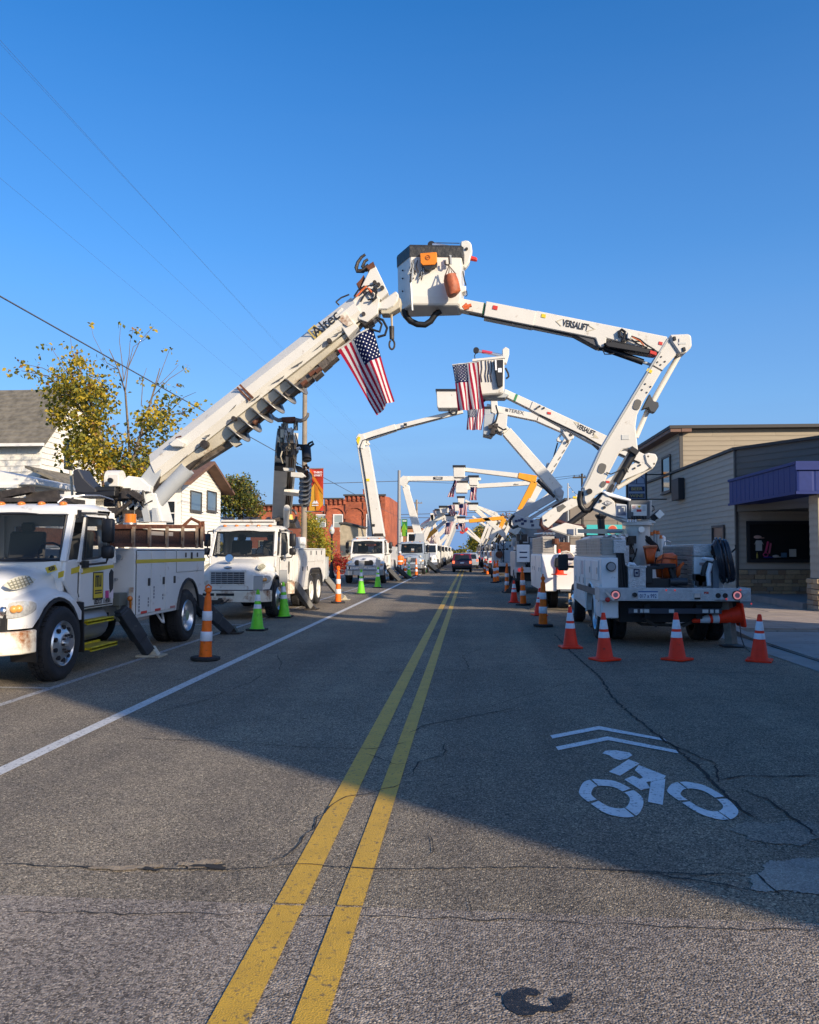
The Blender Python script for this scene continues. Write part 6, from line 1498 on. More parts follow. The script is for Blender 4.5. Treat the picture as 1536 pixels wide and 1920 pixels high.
m = MB(); m.box(.50, .58, -.036, -.031, .95, .985); part('red_decal', m, REDL, R1)
for x, z in ((-.15, 1.01), (0, 1.01), (1.12, 1.02), (.88, .86), (1.30, .78)): m = MB(); m.ball((x, -.04, z), .016); part('marker_light', m, REDLIT, R1)
m = MB(); m.box(.68, .88, -.036, -.031, .835, .848); part('slot', m, INK, R1)
for x0, x1 in ((-1.20, -1.06), (1.10, 1.26)):
    m = MB(); m.beam((x0, -.07, .98 if x0 < 0 else .83), (x1, -.07, .83 if x0 < 0 else .98), .025, .04); part('grab_handle', m, STEEL, R1)
m = MB(); m.ball((-1.17, -.05, .84), .045); part('red_knob', m, REDB, R1)
# underside
m = MB(); m.box(-.9, .9, .3, 1.2, .42, .80); m.box(-.5, -.4, .1, 7, .5, .75); m.box(.4, .5, .1, 7, .5, .75); m.ball((0, 1.45, .48), .26, .2, .24); m.cyl((-.9, 1.45, .48), (.9, 1.45, .48), .09); m.box(-1.2, 1.2, .25, .8, .70, .86); part('chassis', m, DARK, R1)
m = MB(); m.box(-.80, .80, -.02, .08, .60, .69); hb = part('underride_bar', m, M('navy_bar', (.03, .035, .05), .5), R1)
for x, w_ in ((-.68, .06), (-.57, .06), (-.50, .11), (-.06, .09), (.52, .10), (.63, .06), (.72, .06)): m = MB(); m.box(x - w_/2, x + w_/2, -.026, -.021, .615, .675); part('label', m, M('pale_label', (.55, .54, .5), .5), hb)
for x in (-1.05, -.76, 1.05, .76): wheel('wheel', R1, x, 1.45, r=.46, w=.25, side=1 if x > 0 else -1, dual=True, holes=False)
for x in (-.98, .98): wheel('wheel', R1, x, 5.4, r=.46, w=.27, side=1 if x > 0 else -1, holes=False)
m = MB(); m.tube([(-.7, .5, .5), (-.5, .4, .38), (.1, .4, .36), (.6, .5, .42)], .03, 5); m.beam((-.25, .3, .35), (-.5, .3, .5), .05, .05); m.beam((.2, .3, .35), (.45, .3, .48), .05, .05); part('spring_hanger', m, DGREASE, R1)
# left-hand compartment body
doors = [(.35, 1.2, 1.14, 1.54), (.18, .60, .55, 1.12), (2.15, 2.75, .66, 1.54), (2.78, 3.35, .66, 1.54), (3.38, 3.9, .66, 1.54), (1.25, 2.10, 1.14, 1.54)]
for sg in (-1, 1):
    arc = [(1.45 + .58 * math.cos(math.pi - math.pi * i / 12), .49 + .60 * math.sin(math.pi * i / 12)) for i in range(13)]
    if sg < 0:
        poly = [(.12, .50), (.80, .50)] + [(a, max(b_, .51)) for a, b_ in arc if a > .87] + [(4.0, .62), (4.0, 1.58), (.12, 1.58)]
        m = MB(); m.prism([(-1.25, a, b_) for a, b_ in poly], (.30, 0, 0)); lb = part('utility_body', m, ROAD_SHADE_WHITE, R1, bevel=.015)
        m = MB(); m.tube([(-1.25, a, b_) for a, b_ in arc], .02, 5); part('fender_lip', m, ROAD_SHADE_WHITE, lb)
        for (ya, yb, za, zb) in doors:
            m = MB(); m.box(-1.268, -1.252, ya + .015, yb - .015, za + .015, zb - .015); dd = part('compartment_door', m, ROAD_SHADE_WHITE, lb, bevel=.008)
            m = MB(); yc = ya + .12; m.box(-1.28, -1.269, yc - .03, yc + .03, (za + zb) / 2 - .06, (za + zb) / 2 + .06); part('latch', m, STEEL, dd, bevel=.01)
        m = MB(); m.cyl((-1.08, .12, 1.42), (-1.08, .05, 1.42), .085, n=18); lp = part('work_lamp', m, INK, R1)
        m = MB(); m.cyl((-1.08, .048, 1.42), (-1.08, .04, 1.42), .07, n=18); part('lens', m, M('grey_lens', (.3, .32, .33), .15), lp)
        m = MB(); m.box(-1.272, -1.268, 2.3, 2.62, 1.22, 1.5); part('warning_label', m, M('pink_white_label', (.62, .5, .5), .5), lb)
        m = MB(); m.box(-1.20, -.86, .118, .12, .58, 1.5); 
    else:
        m = MB(); m.box(.83, 1.05, 1.05, 3.9, 1.0, 1.58); part('utility_body', m, ROAD_SHADE_WHITE, R1, bevel=.015)
# slatted aluminium drawers and ladder on the left body
m = MB(); m.box(-1.24, -.84, .30, 3.95, 1.585, 1.62); m.box(-1.2, -.88, .34, 3.9, 1.62, 1.94); dr = part('drawer_box', m, M('drawer_frame', (.45, .43, .4), .45, .3), R1)
for i in range(5):
    z = 1.64 + i * .06
    m = MB(); m.box(-1.225, -1.201, .36, 2.1, z, z + .045); part('drawer_slat', m, SLATG, dr)
    m = MB(); m.box(-1.225, -1.201, 2.15, 3.88, z, z + .045); part('drawer_slat', m, SLATG, dr)
    m = MB(); m.box(-1.19, -.9, .315, .339, z, z + .045); part('drawer_slat', m, SLATG, dr)
m = MB(); m.box(-.80, -.62, .8, 1.2, 1.0, 1.80); part('drawer_end', m, DIAM, R1, bevel=.01)
m = MB(); m.box(-1.0, -.78, .25, .55, 1.66, 1.9); part('steel_case', m, DIAM, R1, bevel=.01)
for x in (-.72, -1.08):
    m = MB(); m.beam((x, .6, 2.06), (x, 4.4, 2.16), .05, .09); part('ladder_rail', m, M('ladder_fibreglass', (.55, .50, .36), .6), R1)
m = MB()
for i in range(11): m.cyl((-1.08, .8 + i * .33, 2.065 + i * .009), (-.72, .8 + i * .33, 2.065 + i * .009), .018, n=6)
part('ladder_rung', m, STEEL, R1, kind='stuff')
m = MB()
for i in range(4): m.cyl((-1.1 + i * .12, .4, 1.98), (-.55 + i * .1, 3.6, 2.0 + .02 * i), .03, n=8)
part('stacked_tools', m, STEEL, R1, kind='stuff')
m = MB(); m.tube([PY(x, y, 18.6) for x, y in ((1128, 1003), (1128, 990), (1127, 980), (1127, 972))], .085, 10); m.lathe([(.09, 0), (.13, .06), (.13, .1), (.05, .1)], 10, PY(1127, 973, 18.6)); part('boom_rest', m, BLACK, R1, world=True)
# right-hand locker and its inner slats
m = MB(); m.box(.46, .98, .42, .92, 1.0, 1.60); part('white_locker', m, ROAD_SHADE_WHITE, R1, bevel=.012)
m = MB(); m.box(.45, .99, .40, 2.8, 1.603, 1.82); part('checker_locker', m, DIAM, R1, bevel=.008)
m = MB()
for i in range(18):
    for k in range(7):
        x = .48 + i * .029; z = 1.63 + k * .028; s = 1 if (i + k) % 2 else -1; m.beam((x - .008, .397, z - .007 * s), (x + .008, .397, z + .007 * s), .004, .006, up=(0, 1, 0))
part('tread_pattern', m, DIAM, R1, kind='stuff')
m = MB(); m.box(.46, .98, .95, 2.75, 1.0, 1.60); li = part('slatted_side', m, M('slat_back', (.10, .09, .08), .7), R1)
for i in range(9): m = MB(); z = 1.02 + i * .086; m.box(.435, .459, .45, 2.75, z, z + .068); part('side_slat', m, SLATG, li)
m = MB(); m.tube([(.30, 2.0, 1.82), (.30, 2.0, 1.88), (.36, 2.0, 1.90), (.42, 2.0, 1.88), (.42, 2.0, 1.82)], .012, 5); part('lifting_eye', m, STEEL, R1)
m = MB(); m.cyl((.80, .39, 1.68), (.80, .33, 1.68), .075, n=18); part('round_lamp', m, CHROME, R1, smooth=40)
m = MB(); m.box(.55, .70, .412, .418, 1.44, 1.49); part('decal', m, M('decal_print', (.4, .3, .28), .5), R1)
m = MB(); m.box(.72, .86, .412, .418, 1.30, 1.36); part('decal', m, REDB, R1)
# pedestal, control box, turret and the folding arms, all in the plane of the arms
YR = 16.4
def rs(pts, t, name, mat=CREAM, Y=YR, bevel=.012, par=R1):
    m = MB(); slab(m, pts, Y, t); return part(name, m, mat, par, bevel=bevel, world=True)
m = MB(); a, b_ = PY(1196, 1090, YR), PY(1196, 985, YR); m.cyl((a.x, a.y, .98), (b_.x, b_.y, b_.z), .235, n=20); part('pedestal', m, CREAM, R1, world=True, smooth=40)
m = MB(); m.cyl((b_.x, b_.y, b_.z), (b_.x, b_.y, b_.z + .05), .30, n=20); part('pedestal_flange', m, CREAM, R1, world=True, smooth=40)
rs([(1174, 975), (1222, 975), (1230, 978), (1229, 982), (1176, 982)], .4, 'control_shelf')
rs([(1178, 938), (1219, 938), (1219, 973), (1178, 973)], .3, 'control_box', M('dark_control_box', (.10, .105, .11), .5), Y=YR - .1)
m = MB(); slab(m, [(1184, 946), (1213, 946), (1213, 967), (1188, 967), (1188, 960), (1184, 960)], YR - .256, .01); cl = part('instruction_label', m, M('label_white', (.72, .70, .64), .5), R1, world=True)
for pts, c in (([(1194, 955), (1203, 955), (1203, 959.5), (1194, 959.5)], REDB), ([(1196, 948), (1202, 948), (1199, 953.5)], SIGNYEL), ([(1186, 948), (1192, 948), (1192, 954), (1186, 954)], M('label_pink', (.6, .4, .35), .5)), ([(1205, 948), (1211, 948), (1211, 958), (1205, 958)], M('label_lines', (.5, .52, .5), .5))):
    m = MB(); slab(m, pts, YR - .264, .004); part('label_print', m, c, cl, world=True)
m = MB()
for i in range(8): pxtube(m, [(1186 + i * 3.6, 974), (1186 + i * 3.6 + (i % 3 - 1), 967.5)], .012, YR - .28)
part('control_lever', m, INK, R1, world=True, kind='stuff')
m = MB()
for i in range(4): pxtube(m, [(1177 + i * 5, 979), (1177 + i * 5, 974)], .016, YR - .28)
part('white_lever', m, WPRINT, R1, world=True, kind='stuff')
m = MB(); pxtube(m, [(1219, 976), (1219, 938)], .03, YR - .1); part('lamp_post', m, CREAM, R1, world=True)
m = MB(); c = PY(1229, 970, YR - .1); m.beam(c + Vector((-.08, 0, -.04)), c + Vector((.1, 0, .1)), .1, .12); part('camera_lamp', m, INK, R1, world=True)
m = MB(); c = PY(1236, 965, YR - .15); m.beam(c + Vector((-.05, 0, -.04)), c + Vector((.05, 0, .05)), .13, .12); part('lamp_head', m, ALU, R1, world=True)
m = MB(); pxtube(m, [(1220, 947), (1226, 950), (1227, 956), (1221, 960)], .01, YR - .1); part('lamp_cable', m, HOSE, R1, world=True)
m = MB(); c = PY(1202, 993, YR - .25); m.cyl(c, c + Vector((0, -.06, 0)), .06, n=16); part('gauge_lamp', m, ALU, R1, world=True, smooth=40)
rs([(1112, 953), (1131, 926), (1142, 931), (1153, 941), (1157, 969), (1178, 974), (1176, 980), (1150, 968)], .42, 'turret_arm')
rs([(1155, 944), (1177, 946), (1177, 974), (1155, 968)], .44, 'turret_panel', M('panel_grey', (.52, .55, .58), .4))
m = MB(); slab(m, [(1158, 948), (1174, 948), (1174, 966), (1158, 966)], YR - .228, .01); pnl = part('blue_panel_label', m, M('navy_label', (.05, .08, .15), .5), R1, world=True)
m = MB()
for pts in ([(1160, 955), (1163, 955), (1163, 960), (1160, 960)], [(1166, 950), (1172, 950), (1172, 959), (1170, 959), (1170, 952), (1166, 952)]): slab(m, pts, YR - .236, .004)
part('label_print', m, M('label_lines', (.5, .52, .5), .5), pnl, world=True, kind='stuff')
m = MB(); slab(m, [(1130, 943), (1139, 938), (1149, 943), (1140, 949)], YR - .22, .012); dm = part('diamond_badge', m, M('badge_grey', (.2, .2, .2), .5), R1, world=True)
text('ETI', .055, WPRINT, dm, PY(1139.5, 943.3, YR - .232), (1, 0, 0), (0, 0, 1), bold=.02, squeeze=1.4, world=True)
for px, py in ((1125.5, 939.5), (1133, 951.5)): m = MB(); c = PY(px, py, YR - .2); m.cyl(c, c - Vector((0, .04, 0)), .03, n=10); part('turret_bolt', m, INK, R1, world=True)
rs([(1129, 922), (1135, 921), (1184, 936), (1182, 940), (1140, 930)], .50, 'turret_cover', WPRINT)
# lower arm
LA = [(1095, 914), (1105, 895), (1129, 841), (1203, 719), (1232, 670), (1253, 635), (1272, 661), (1242, 694), (1224, 725), (1207, 752), (1195, 778), (1192, 800), (1197, 846), (1186, 846), (1178, 841), (1168, 843), (1160, 852), (1131, 909), (1130, 923), (1117, 929), (1106, 942), (1099, 946), (1095, 938)]
rs(LA, .34, 'lower_arm', bevel=.02)
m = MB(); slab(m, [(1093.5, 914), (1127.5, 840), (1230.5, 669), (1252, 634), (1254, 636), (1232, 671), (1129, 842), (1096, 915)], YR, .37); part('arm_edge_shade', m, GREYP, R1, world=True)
def oval(px, py, w_, h_, ang, nm='arm_slot', mat=None):
    m = MB(); pts = []
    for i in range(16):
        t = 2 * math.pi * i / 16; cx, cy = math.copysign(abs(math.cos(t)) ** .6, math.cos(t)) * w_ / 2, math.copysign(abs(math.sin(t)) ** .6, math.sin(t)) * h_ / 2
        pts.append((px + cx * math.cos(ang) - cy * math.sin(ang), py + cx * math.sin(ang) + cy * math.cos(ang)))
    slab(m, pts, YR - .178, .015); part(nm, m, mat or M('slot_shade', (.11, .105, .095), .6), R1, world=True)
oval(1195, 758.5, 13, 20, .35); oval(1129, 878, 14, 19, .35); oval(1131, 908, 9, 12, .6)
m = MB(); c = PY(1105, 921.5, YR - .18); m.cyl(c, c - Vector((0, .05, 0)), .055, n=14); part('pivot_pin', m, INK, R1, world=True)
m = MB()
for (px, py) in ((1240, 669), (1247, 678), (1233, 679), (1239, 684), (1210, 720), (1220, 725), (1204, 731), (1213, 736)): c = PY(px, py, YR - .17); m.cyl(c, c - Vector((0, .015, 0)), .017, n=6)
part('arm_bolt', m, DGREASE, R1, world=True, kind='stuff')
m = MB(); slab(m, [(1223.5, 686), (1225, 684), (1243, 694), (1241.5, 696)], YR - .172, .006); part('arm_seam', m, DGREASE, R1, world=True)
m = MB(); m.tube([PY(x, y, YR - .1) for x, y in ((1090, 921), (1087, 936), (1089, 948), (1096, 957), (1104, 957), (1112, 950), (1119, 938), (1127, 929), (1138, 931), (1155, 937), (1180, 942))], .058, 8); part('hose_loop', m, HOSE, R1, world=True, smooth=60)
m = MB(); m.cyl(PY(1141, 922, YR + .05), PY(1184, 850, YR + .05), .075, n=12); part('levelling_tube', m, CREAM, R1, world=True, smooth=40)
m = MB(); m.cyl(PY(1156, 905, YR - .08), PY(1187, 852, YR - .08), .075, n=12); part('lift_cylinder', m, INK, R1, world=True, smooth=40)
m = MB(); m.cyl(PY(1147, 922, YR - .08), PY(1157, 904, YR - .08), .04, n=10); part('cylinder_rod', m, CHROME, R1, world=True, smooth=40)
m = MB(); slab(m, [(1139, 921), (1148, 907), (1153, 910), (1147, 924)], YR - .1, .14); part('cylinder_clevis', m, INK, R1, world=True)
m = MB(); c = PY(1188, 846, YR - .12); m.beam(c + Vector((-.07, 0, .05)), c + Vector((.07, 0, -.05)), .2, .1); part('clevis_pin', m, INK, R1, world=True)
m = MB(); pxtube(m, [(1137, 886), (1146, 889), (1158, 884), (1170, 876), (1176, 878), (1178, 886)], .012, YR - .2); part('arm_hose', m, HOSE, R1, world=True)
m = MB(); m.cyl(PY(1193, 820, YR + .1), PY(1212, 775, YR + .1), .05, n=10); m.cyl(PY(1212, 775, YR + .1), PY(1272, 668, YR + .1), .055, n=10); part('upper_link', m, CREAM, R1, world=True, smooth=40)
rs([(1219, 738), (1226, 752), (1235, 754), (1236, 762), (1228, 774), (1220, 772), (1216, 764), (1204, 768)], .16, 'link_bracket', M('black_bracket', (.05, .055, .06), .5))
rs([(1256, 627), (1294, 625.5), (1297, 632), (1298, 650), (1286, 662), (1274, 663), (1259, 641)], .44, 'elbow_plate', bevel=.03)
for px, py in ((1264.5, 635.5), (1282.5, 655.5)):
    m = MB(); c = PY(px, py, YR - .22); m.beam(c + Vector((-.03, 0, 0)), c + Vector((.03, 0, .01)), .06, .08); part('elbow_pin', m, INK, R1, world=True, bevel=.01)
m = MB(); c = PY(1279, 643, YR - .225); m.box(c.x - .07, c.x + .08, c.y - .004, c.y, c.z - .02, c.z + .015); part('faint_decal', m, M('faint_print', (.55, .55, .52), .5), R1, world=True)
m = MB(); slab(m, [(1272.5, 635), (1274, 635), (1274, 647), (1272.5, 647)], YR - .225, .004); part('blue_mark', m, NAVY, R1, world=True)
# upper arm with lettering
rs([(1005, 582), (1252, 631), (1242, 662), (1137, 634), (1137, 640), (1133, 650), (1126, 651), (1121, 646), (1117, 634), (999, 610)], .34, 'upper_arm', bevel=.015)
rs([(912, 564.5), (1006, 583), (1000, 610.5), (907.5, 592)], .38, 'upper_arm_sleeve', bevel=.01)
rs([(864, 559), (911, 568), (907, 589), (862, 580)], .28, 'upper_arm_tip', bevel=.01)
rs([(907.5, 567), (911, 567.7), (907, 589), (903.5, 588.3)], .30, 'green_band', M('green_tape', (.04, .22, .08), .5))
ud = (PY(1252, 631, YR) - PY(1005, 582, YR)).normalized(); un = ud.cross(Vector((0, 1, 0)))
text('VERSALIFT', .185, INK, R1, PY(1079.5, 610, YR - .18), ud, un, bold=.02, squeeze=.60, world=True)
m = MB(); slab(m, [(1042, 602), (1056, 597), (1056, 598.2), (1045, 602.6), (1053, 611), (1051.5, 611.5)], YR - .176, .006); slab(m, [(1117, 617), (1104, 609), (1103, 610), (1113.5, 616.6), (1100, 620.5), (1100, 622)], YR - .176, .006); part('chevron', m, M('faint_gold_print', (.5, .45, .33), .5), R1, world=True)
rs([(1074, 626), (1120, 636), (1124, 650), (1122, 652)], .26, 'knuckle_cover', M('dark_cover', (.07, .07, .075), .5))
m = MB(); m.cyl(PY(1124, 650, YR - .05), PY(1206, 679, YR - .05), .062, n=12); part('arm_cylinder', m, INK, R1, world=True, smooth=40)
m = MB(); m.cyl(PY(1206, 679, YR - .05), PY(1224, 685, YR - .05), .03, n=8); part('cylinder_rod', m, GREYP, R1, world=True)
rs([(1132, 643), (1150, 640), (1232, 656), (1232, 665), (1222, 664), (1140, 650)], .30, 'hose_tray', INK, Y=YR - .08)
m = MB(); pxtube(m, [(1163, 632), (1161, 622), (1166, 618), (1172, 622), (1170, 634), (1166, 640)], .03, YR - .22); slab(m, [(1166, 630), (1180, 624), (1184, 634), (1172, 640)], YR - .2, .08); part('valve_cluster', m, INK, R1, world=True)
rs([(1177, 622), (1184, 625), (1182, 636), (1176, 634)], .06, 'valve_plate', CREAM, Y=YR - .25)
m = MB()
for k, pts in enumerate(([(1184, 630), (1200, 636), (1212, 646), (1228, 656)], [(1184, 636), (1198, 646), (1214, 652)], [(1190, 640), (1204, 640), (1216, 650)])): pxtube(m, pts, .014, YR - .24)
part('coloured_hose', m, HOSE, R1, world=True, kind='stuff')
m = MB(); pxtube(m, [(1186, 632), (1200, 639), (1208, 648)], .012, YR - .26); part('red_hose', m, M('orange_hose', (.6, .14, .04), .5), R1, world=True)
rs([(1219, 656), (1232, 660), (1231, 667), (1218, 663)], .2, 'red_block', REDB, Y=YR - .15)
m = MB(); pxtube(m, [(1130, 655), (1134, 664), (1146, 664), (1152, 662)], .012, YR - .2); part('thin_hose', m, HOSE, R1, world=True)
for pts, mt in (([(1016, 588), (1024, 589.6), (1023, 596), (1015, 594.4)], SIGNYEL), ([(1236, 640), (1243, 641.5), (1242, 647), (1235, 645.5)], REDB), ([(1215, 690), (1224, 695), (1221, 700), (1212, 695)], SIGNYEL), ([(1166, 815), (1180, 815), (1180, 824), (1166, 824)], M('faint_print', (.55, .55, .52), .5)), ([(925, 572), (934, 574), (932.5, 581), (923.5, 579)], REDB)):
    m = MB(); slab(m, pts, YR - (.20 if pts[0][0] in (925,) else .178), .008); part('warning_label', m, mt, R1, world=True)
m = MB(); pxtube(m, [(1118, 640), (1060, 626), (1002, 613), (930, 599), (880, 588)], .02, YR - .1); part('arm_hose', m, HOSE, R1, world=True)
# bucket
YK = 16.3
def zc(py): return PY(810, py, YK).z
fl_ = [PY(745.5, 530, YK + .15), PY(769, 530, YK - .42), PY(866, 530, YK - .30), PY(872, 530, YK + .45), PY(750, 530, YK + .5)]
def ring_at(z, k, dx=0): 
    c = sum(fl_, Vector()) / 5
    return [Vector((c.x + (p.x - c.x) * k + dx, c.y + (p.y - c.y) * k, z)) for p in fl_]
m = MB(); m.loft([ring_at(zc(582), .88), ring_at(zc(578), .93), ring_at(zc(566), .965), ring_at(zc(484), 1.0)]); bk = part('bucket', m, CREAM, R1, world=True, bevel=.02)
m = MB(); m.loft([ring_at(zc(494), 1.02), ring_at(zc(476), 1.03), ring_at(zc(472), 1.0), ring_at(zc(473), .93)]); part('bucket_liner', m, M('black_liner', (.02, .02, .02), .5, 0, .3, 9, .8, 9), bk, world=True)
m = MB(); p, q_ = PY(768.5, 500, YK - .43), PY(773.5, 582, YK - .40); m.beam(p, q_, .02, .03); part('bucket_seam', m, GREYP, bk, world=True)
for py in (507, 522, 546): m = MB(); c = PY(755, py, YK - .13); m.ball(c, .018); part('rivet', m, DGREASE, bk, world=True)
rs([(863, 452), (876, 449), (884, 455), (886, 470), (880, 492), (872, 503), (866, 500), (862, 480)], .2, 'jib_mount', CREAM, Y=YK + .2, bevel=.03)
for px, py in ((867, 466), (875, 467)): m = MB(); c = PY(px, py, YK + .1); m.cyl(c, c - Vector((0, .03, 0)), .03, n=10); part('jib_bolt', m, DGREASE, R1, world=True)
rs([(881, 478), (895, 482), (895, 489), (880, 486)], .09, 'red_handle', REDB, Y=YK + .2, bevel=.02)
m = MB(); m.cyl(PY(811, 460, YK), PY(845, 466, YK), .06, n=10); m.cyl(PY(845, 466, YK), PY(862, 472, YK), .075, n=10); part('jib_pole', m, ALU, R1, world=True, smooth=40)
m = MB(); c = PY(809, 460, YK); m.cyl(c - Vector((0, .05, 0)), c + Vector((0, .05, 0)), .075, n=14); part('jib_sheave', m, INK, R1, world=True)
m = MB(); pxtube(m, [(811, 455), (862, 456)], .008, YK); part('jib_line', m, DGREASE, R1, world=True)
rs([(864, 536), (874, 536), (874, 545), (864, 549)], .3, 'bucket_bracket', CREAM, Y=YK + .1)
m = MB(); m.tube([PY(x, y, YK) for x, y in ((758, 580), (761, 592), (770, 602), (783, 608), (797, 609), (808, 602), (816, 590), (826, 583))], .065, 8); part('hose_loop', m, HOSE, R1, world=True, smooth=60)
m = MB()
for a, b_ in (((872, 576), (884, 572)), ((870, 579), (878, 577)), ((876, 570), (868, 577)), ((870, 574), (880, 577))): pxtube(m, [a, b_], .035, YK - .2)
part('orange_rope', m, M('orange_rope_red', (.62, .12, .03), .6), R1, world=True)
m = MB(); pxtube(m, [(868, 508), (871, 525), (874, 535)], .012, YK); pxtube(m, [(875, 545), (876, 553), (873, 556)], .01, YK); part('tether', m, HOSE, R1, world=True)
# cab ahead (mostly hidden)
m = MB(); m.prism([(-.86, 4.15, .6), (-.86, 6.1, .6), (-.86, 6.0, 1.9), (-.86, 5.6, 2.02), (-.86, 4.25, 2.05)], (1.72, 0, 0)); part('cab', m, ROAD_SHADE_WHITE, R1, bevel=.04)
m = MB(); m.box(-.7, .7, 4.12, 4.15, 1.35, 1.9); part('rear_window', m, DGLASS, R1)
m = MB(); m.prism([(-1.05, 4.95, .62), (-1.05, 5.3, 1.02), (-1.05, 5.6, 1.02), (-1.05, 5.9, .62)], (.3, 0, 0)); part('front_fender', m, BLACK, R1)
m = MB(); m.tube([(-.85, 5.5, 1.5), (-1.25, 5.5, 1.5)], .03, 6); m.tube([(-.85, 5.5, 1.3), (-1.25, 5.5, 1.32)], .03, 6); mb_ = part('mirror_arm', m, BLACK, R1)
m = MB(); m.box(-1.45, -1.2, 5.45, 5.52, 1.22, 1.62); part('mirror', m, BLACK, mb_, bevel=.03)
# wooden cribbing post and outrigger leg
m = MB(); m.beam((.98, .28, .80), (1.03, .22, .05), .17, .15); part('outrigger', m, M('worn_wood_grey_leg', (.20, .17, .135), .8, 0, .3, 9, .3, 30), R1, bevel=.01)
m = MB(); m.box(.86, 1.2, .06, .40, .008, .025); part('outrigger_pad', m, BLACK, R1)
outrigger(R1, (-.95, 4.05, .72), (-.72, 3.9, 0), .16, OUTRIG)
# things lying on its deck
def on_deck(name, label, cat, px, py, Y, group=None): return thing(name, label, cat, PY(px, py, Y), group)
t = on_deck('tool_box', 'small checker-plate tool box on the rear deck of the nearest right truck', 'tool box', 1197, 1098, 15.1)
a, b_ = PY(1177, 1064, 15.0), PY(1211, 1097, 15.0)
m = MB(); m.box(a.x, b_.x, 14.95, 15.3, 1.005, a.z); part('box', m, DIAM, t, bevel=.01, world=True)
m = MB(); m.box(a.x - .01, b_.x + .01, 14.94, 15.31, a.z, a.z + .03); part('lid', m, DIAM, t, world=True)
m = MB(); c = PY(1194, 1073, 14.94); m.ringplate([(c.x - .05, c.y, c.z - .08), (c.x + .05, c.y, c.z - .08), (c.x + .05, c.y, c.z + .06), (c.x - .05, c.y, c.z + .06)], [(c.x - .035, c.y, c.z - .06), (c.x + .035, c.y, c.z - .06), (c.x + .035, c.y, c.z + .04), (c.x - .035, c.y, c.z + .04)], (0, -.012, 0)); m.box(c.x - .02, c.x + .02, c.y - .01, c.y, c.z - .03, c.z + .01); part('latch', m, NAVY, t, world=True)
m = MB(); p = PY(1184, 1062, 15.1); m.tube([p + Vector((-.06, 0, 0)), p + Vector((-.03, 0, .05)), p + Vector((.04, -.02, .04)), p + Vector((.07, 0, 0))], .03, 6); part('white_rag', m, WPRINT, t, world=True)
t = on_deck('pole_cover', 'tall black ribbed stand on the left of the rear deck', 'stand', 1161, 1098, 15.2)
m = MB(); a, b_ = PY(1150, 1097, 15.2), PY(1176, 1097, 15.2); c, d = PY(1154, 1034, 15.2), PY(1168, 1034, 15.2)
m.loft([[(a.x, 15.05, 1.005), (b_.x, 15.05, 1.005), (b_.x, 15.4, 1.005), (a.x, 15.4, 1.005)], [(c.x, 15.1, c.z), (d.x, 15.1, c.z), (d.x, 15.3, c.z), (c.x, 15.3, c.z)]]); part('body', m, BLACK, t, world=True, bevel=.01)
for i in range(5):
    u = (i + .5) / 5; m = MB(); m.beam((a.x + (b_.x - a.x) * u, 15.04, 1.03), (c.x + (d.x - c.x) * u, 15.09, c.z - .02), .018, .02); part('rib', m, INK, t, world=True)
def bag(label, pts, Y, t_, mat, extra=None, name='vinyl_bag'):
    B = thing(name, label, 'bag', PY(pts[0][0], pts[0][1], Y)); n = len(pts); secs = []
    cx, cy = sum(p[0] for p in pts) / n, sum(p[1] for p in pts) / n
    for f_, k in ((-.5, .72), (-.36, .92), (-.1, 1.0), (.15, 1.0), (.4, .9), (.5, .7)): secs.append([PY(cx + (x - cx) * k, cy + (y - cy) * k, Y + f_ * t_) for x, y in pts])
    m = MB(); m.loft(secs); part('bag_body', m, mat, B, world=True, smooth=55)
    return B
B = bag('open orange vinyl bucket leaning beside the white pedestal', [(1206, 1026), (1218, 1023), (1231, 1023), (1233, 1026), (1229, 1040), (1228, 1057), (1212, 1058), (1210, 1046)], 15.9, .32, ORBAG, name='orange_bucket')
m = MB(); m.tube([PY(x, y, 15.72) for x, y in ((1206, 1026), (1218, 1024.5), (1232, 1024.5))], .025, 6); part('rim_band', m, M('pale_orange_rim', (.6, .22, .10), .5), B, world=True)
B = bag('bulging orange vinyl bag behind the black vise on the deck', [(1230, 1052), (1234, 1044), (1246, 1037), (1262, 1036), (1270, 1042), (1271, 1056), (1266, 1083), (1250, 1085), (1231, 1083), (1229, 1066)], 15.5, .34, ORBAG)
m = MB(); m.tube([PY(x, y, 15.32) for x, y in ((1232, 1052), (1248, 1046), (1268, 1048))], .012, 5); m.tube([PY(x, y, 15.3) for x, y in ((1244, 1040), (1240, 1060), (1243, 1083))], .014, 5); part('seam', m, M('deep_orange_seam', (.3, .05, .012), .6), B, world=True)
B = bag('loose orange strap bag beside the slatted locker', [(1270, 1063), (1281, 1053), (1284, 1056), (1277, 1066), (1276, 1078), (1270, 1084), (1267, 1076)], 15.4, .14, ORBAG, name='strap_bag')
t = on_deck('vise_mount', 'black receiver frame and roller on the middle of the rear deck', 'vise', 1245, 1098, 15.0)
m = MB()
for pts in ([(1212, 1062), (1246, 1061), (1246, 1067), (1212, 1068)], [(1236, 1057), (1268, 1057), (1269, 1065), (1236, 1065)], [(1212, 1066), (1224, 1066), (1224, 1094), (1212, 1094)]): slab(m, pts, 15.1, .3)
slab(m, [(1254, 1064), (1260, 1064), (1268, 1084), (1261, 1086)], 15.05, .12); slab(m, [(1261, 1062), (1268, 1062), (1268, 1086), (1262, 1086)], 15.2, .1); part('frame', m, BLACK, t, world=True, bevel=.01)
m = MB(); m.cyl(PY(1256, 1091, 14.98), PY(1288, 1091, 14.98), .07, n=14); part('roller', m, M('dark_roller', (.03, .035, .04), .4), t, world=True, smooth=40)
m = MB(); a, b_ = PY(1212, 1085, 15.05), PY(1256, 1098, 15.05); m.box(a.x, b_.x, 15.0, 15.35, 1.005, a.z); part('base', m, BLACK, t, world=True)
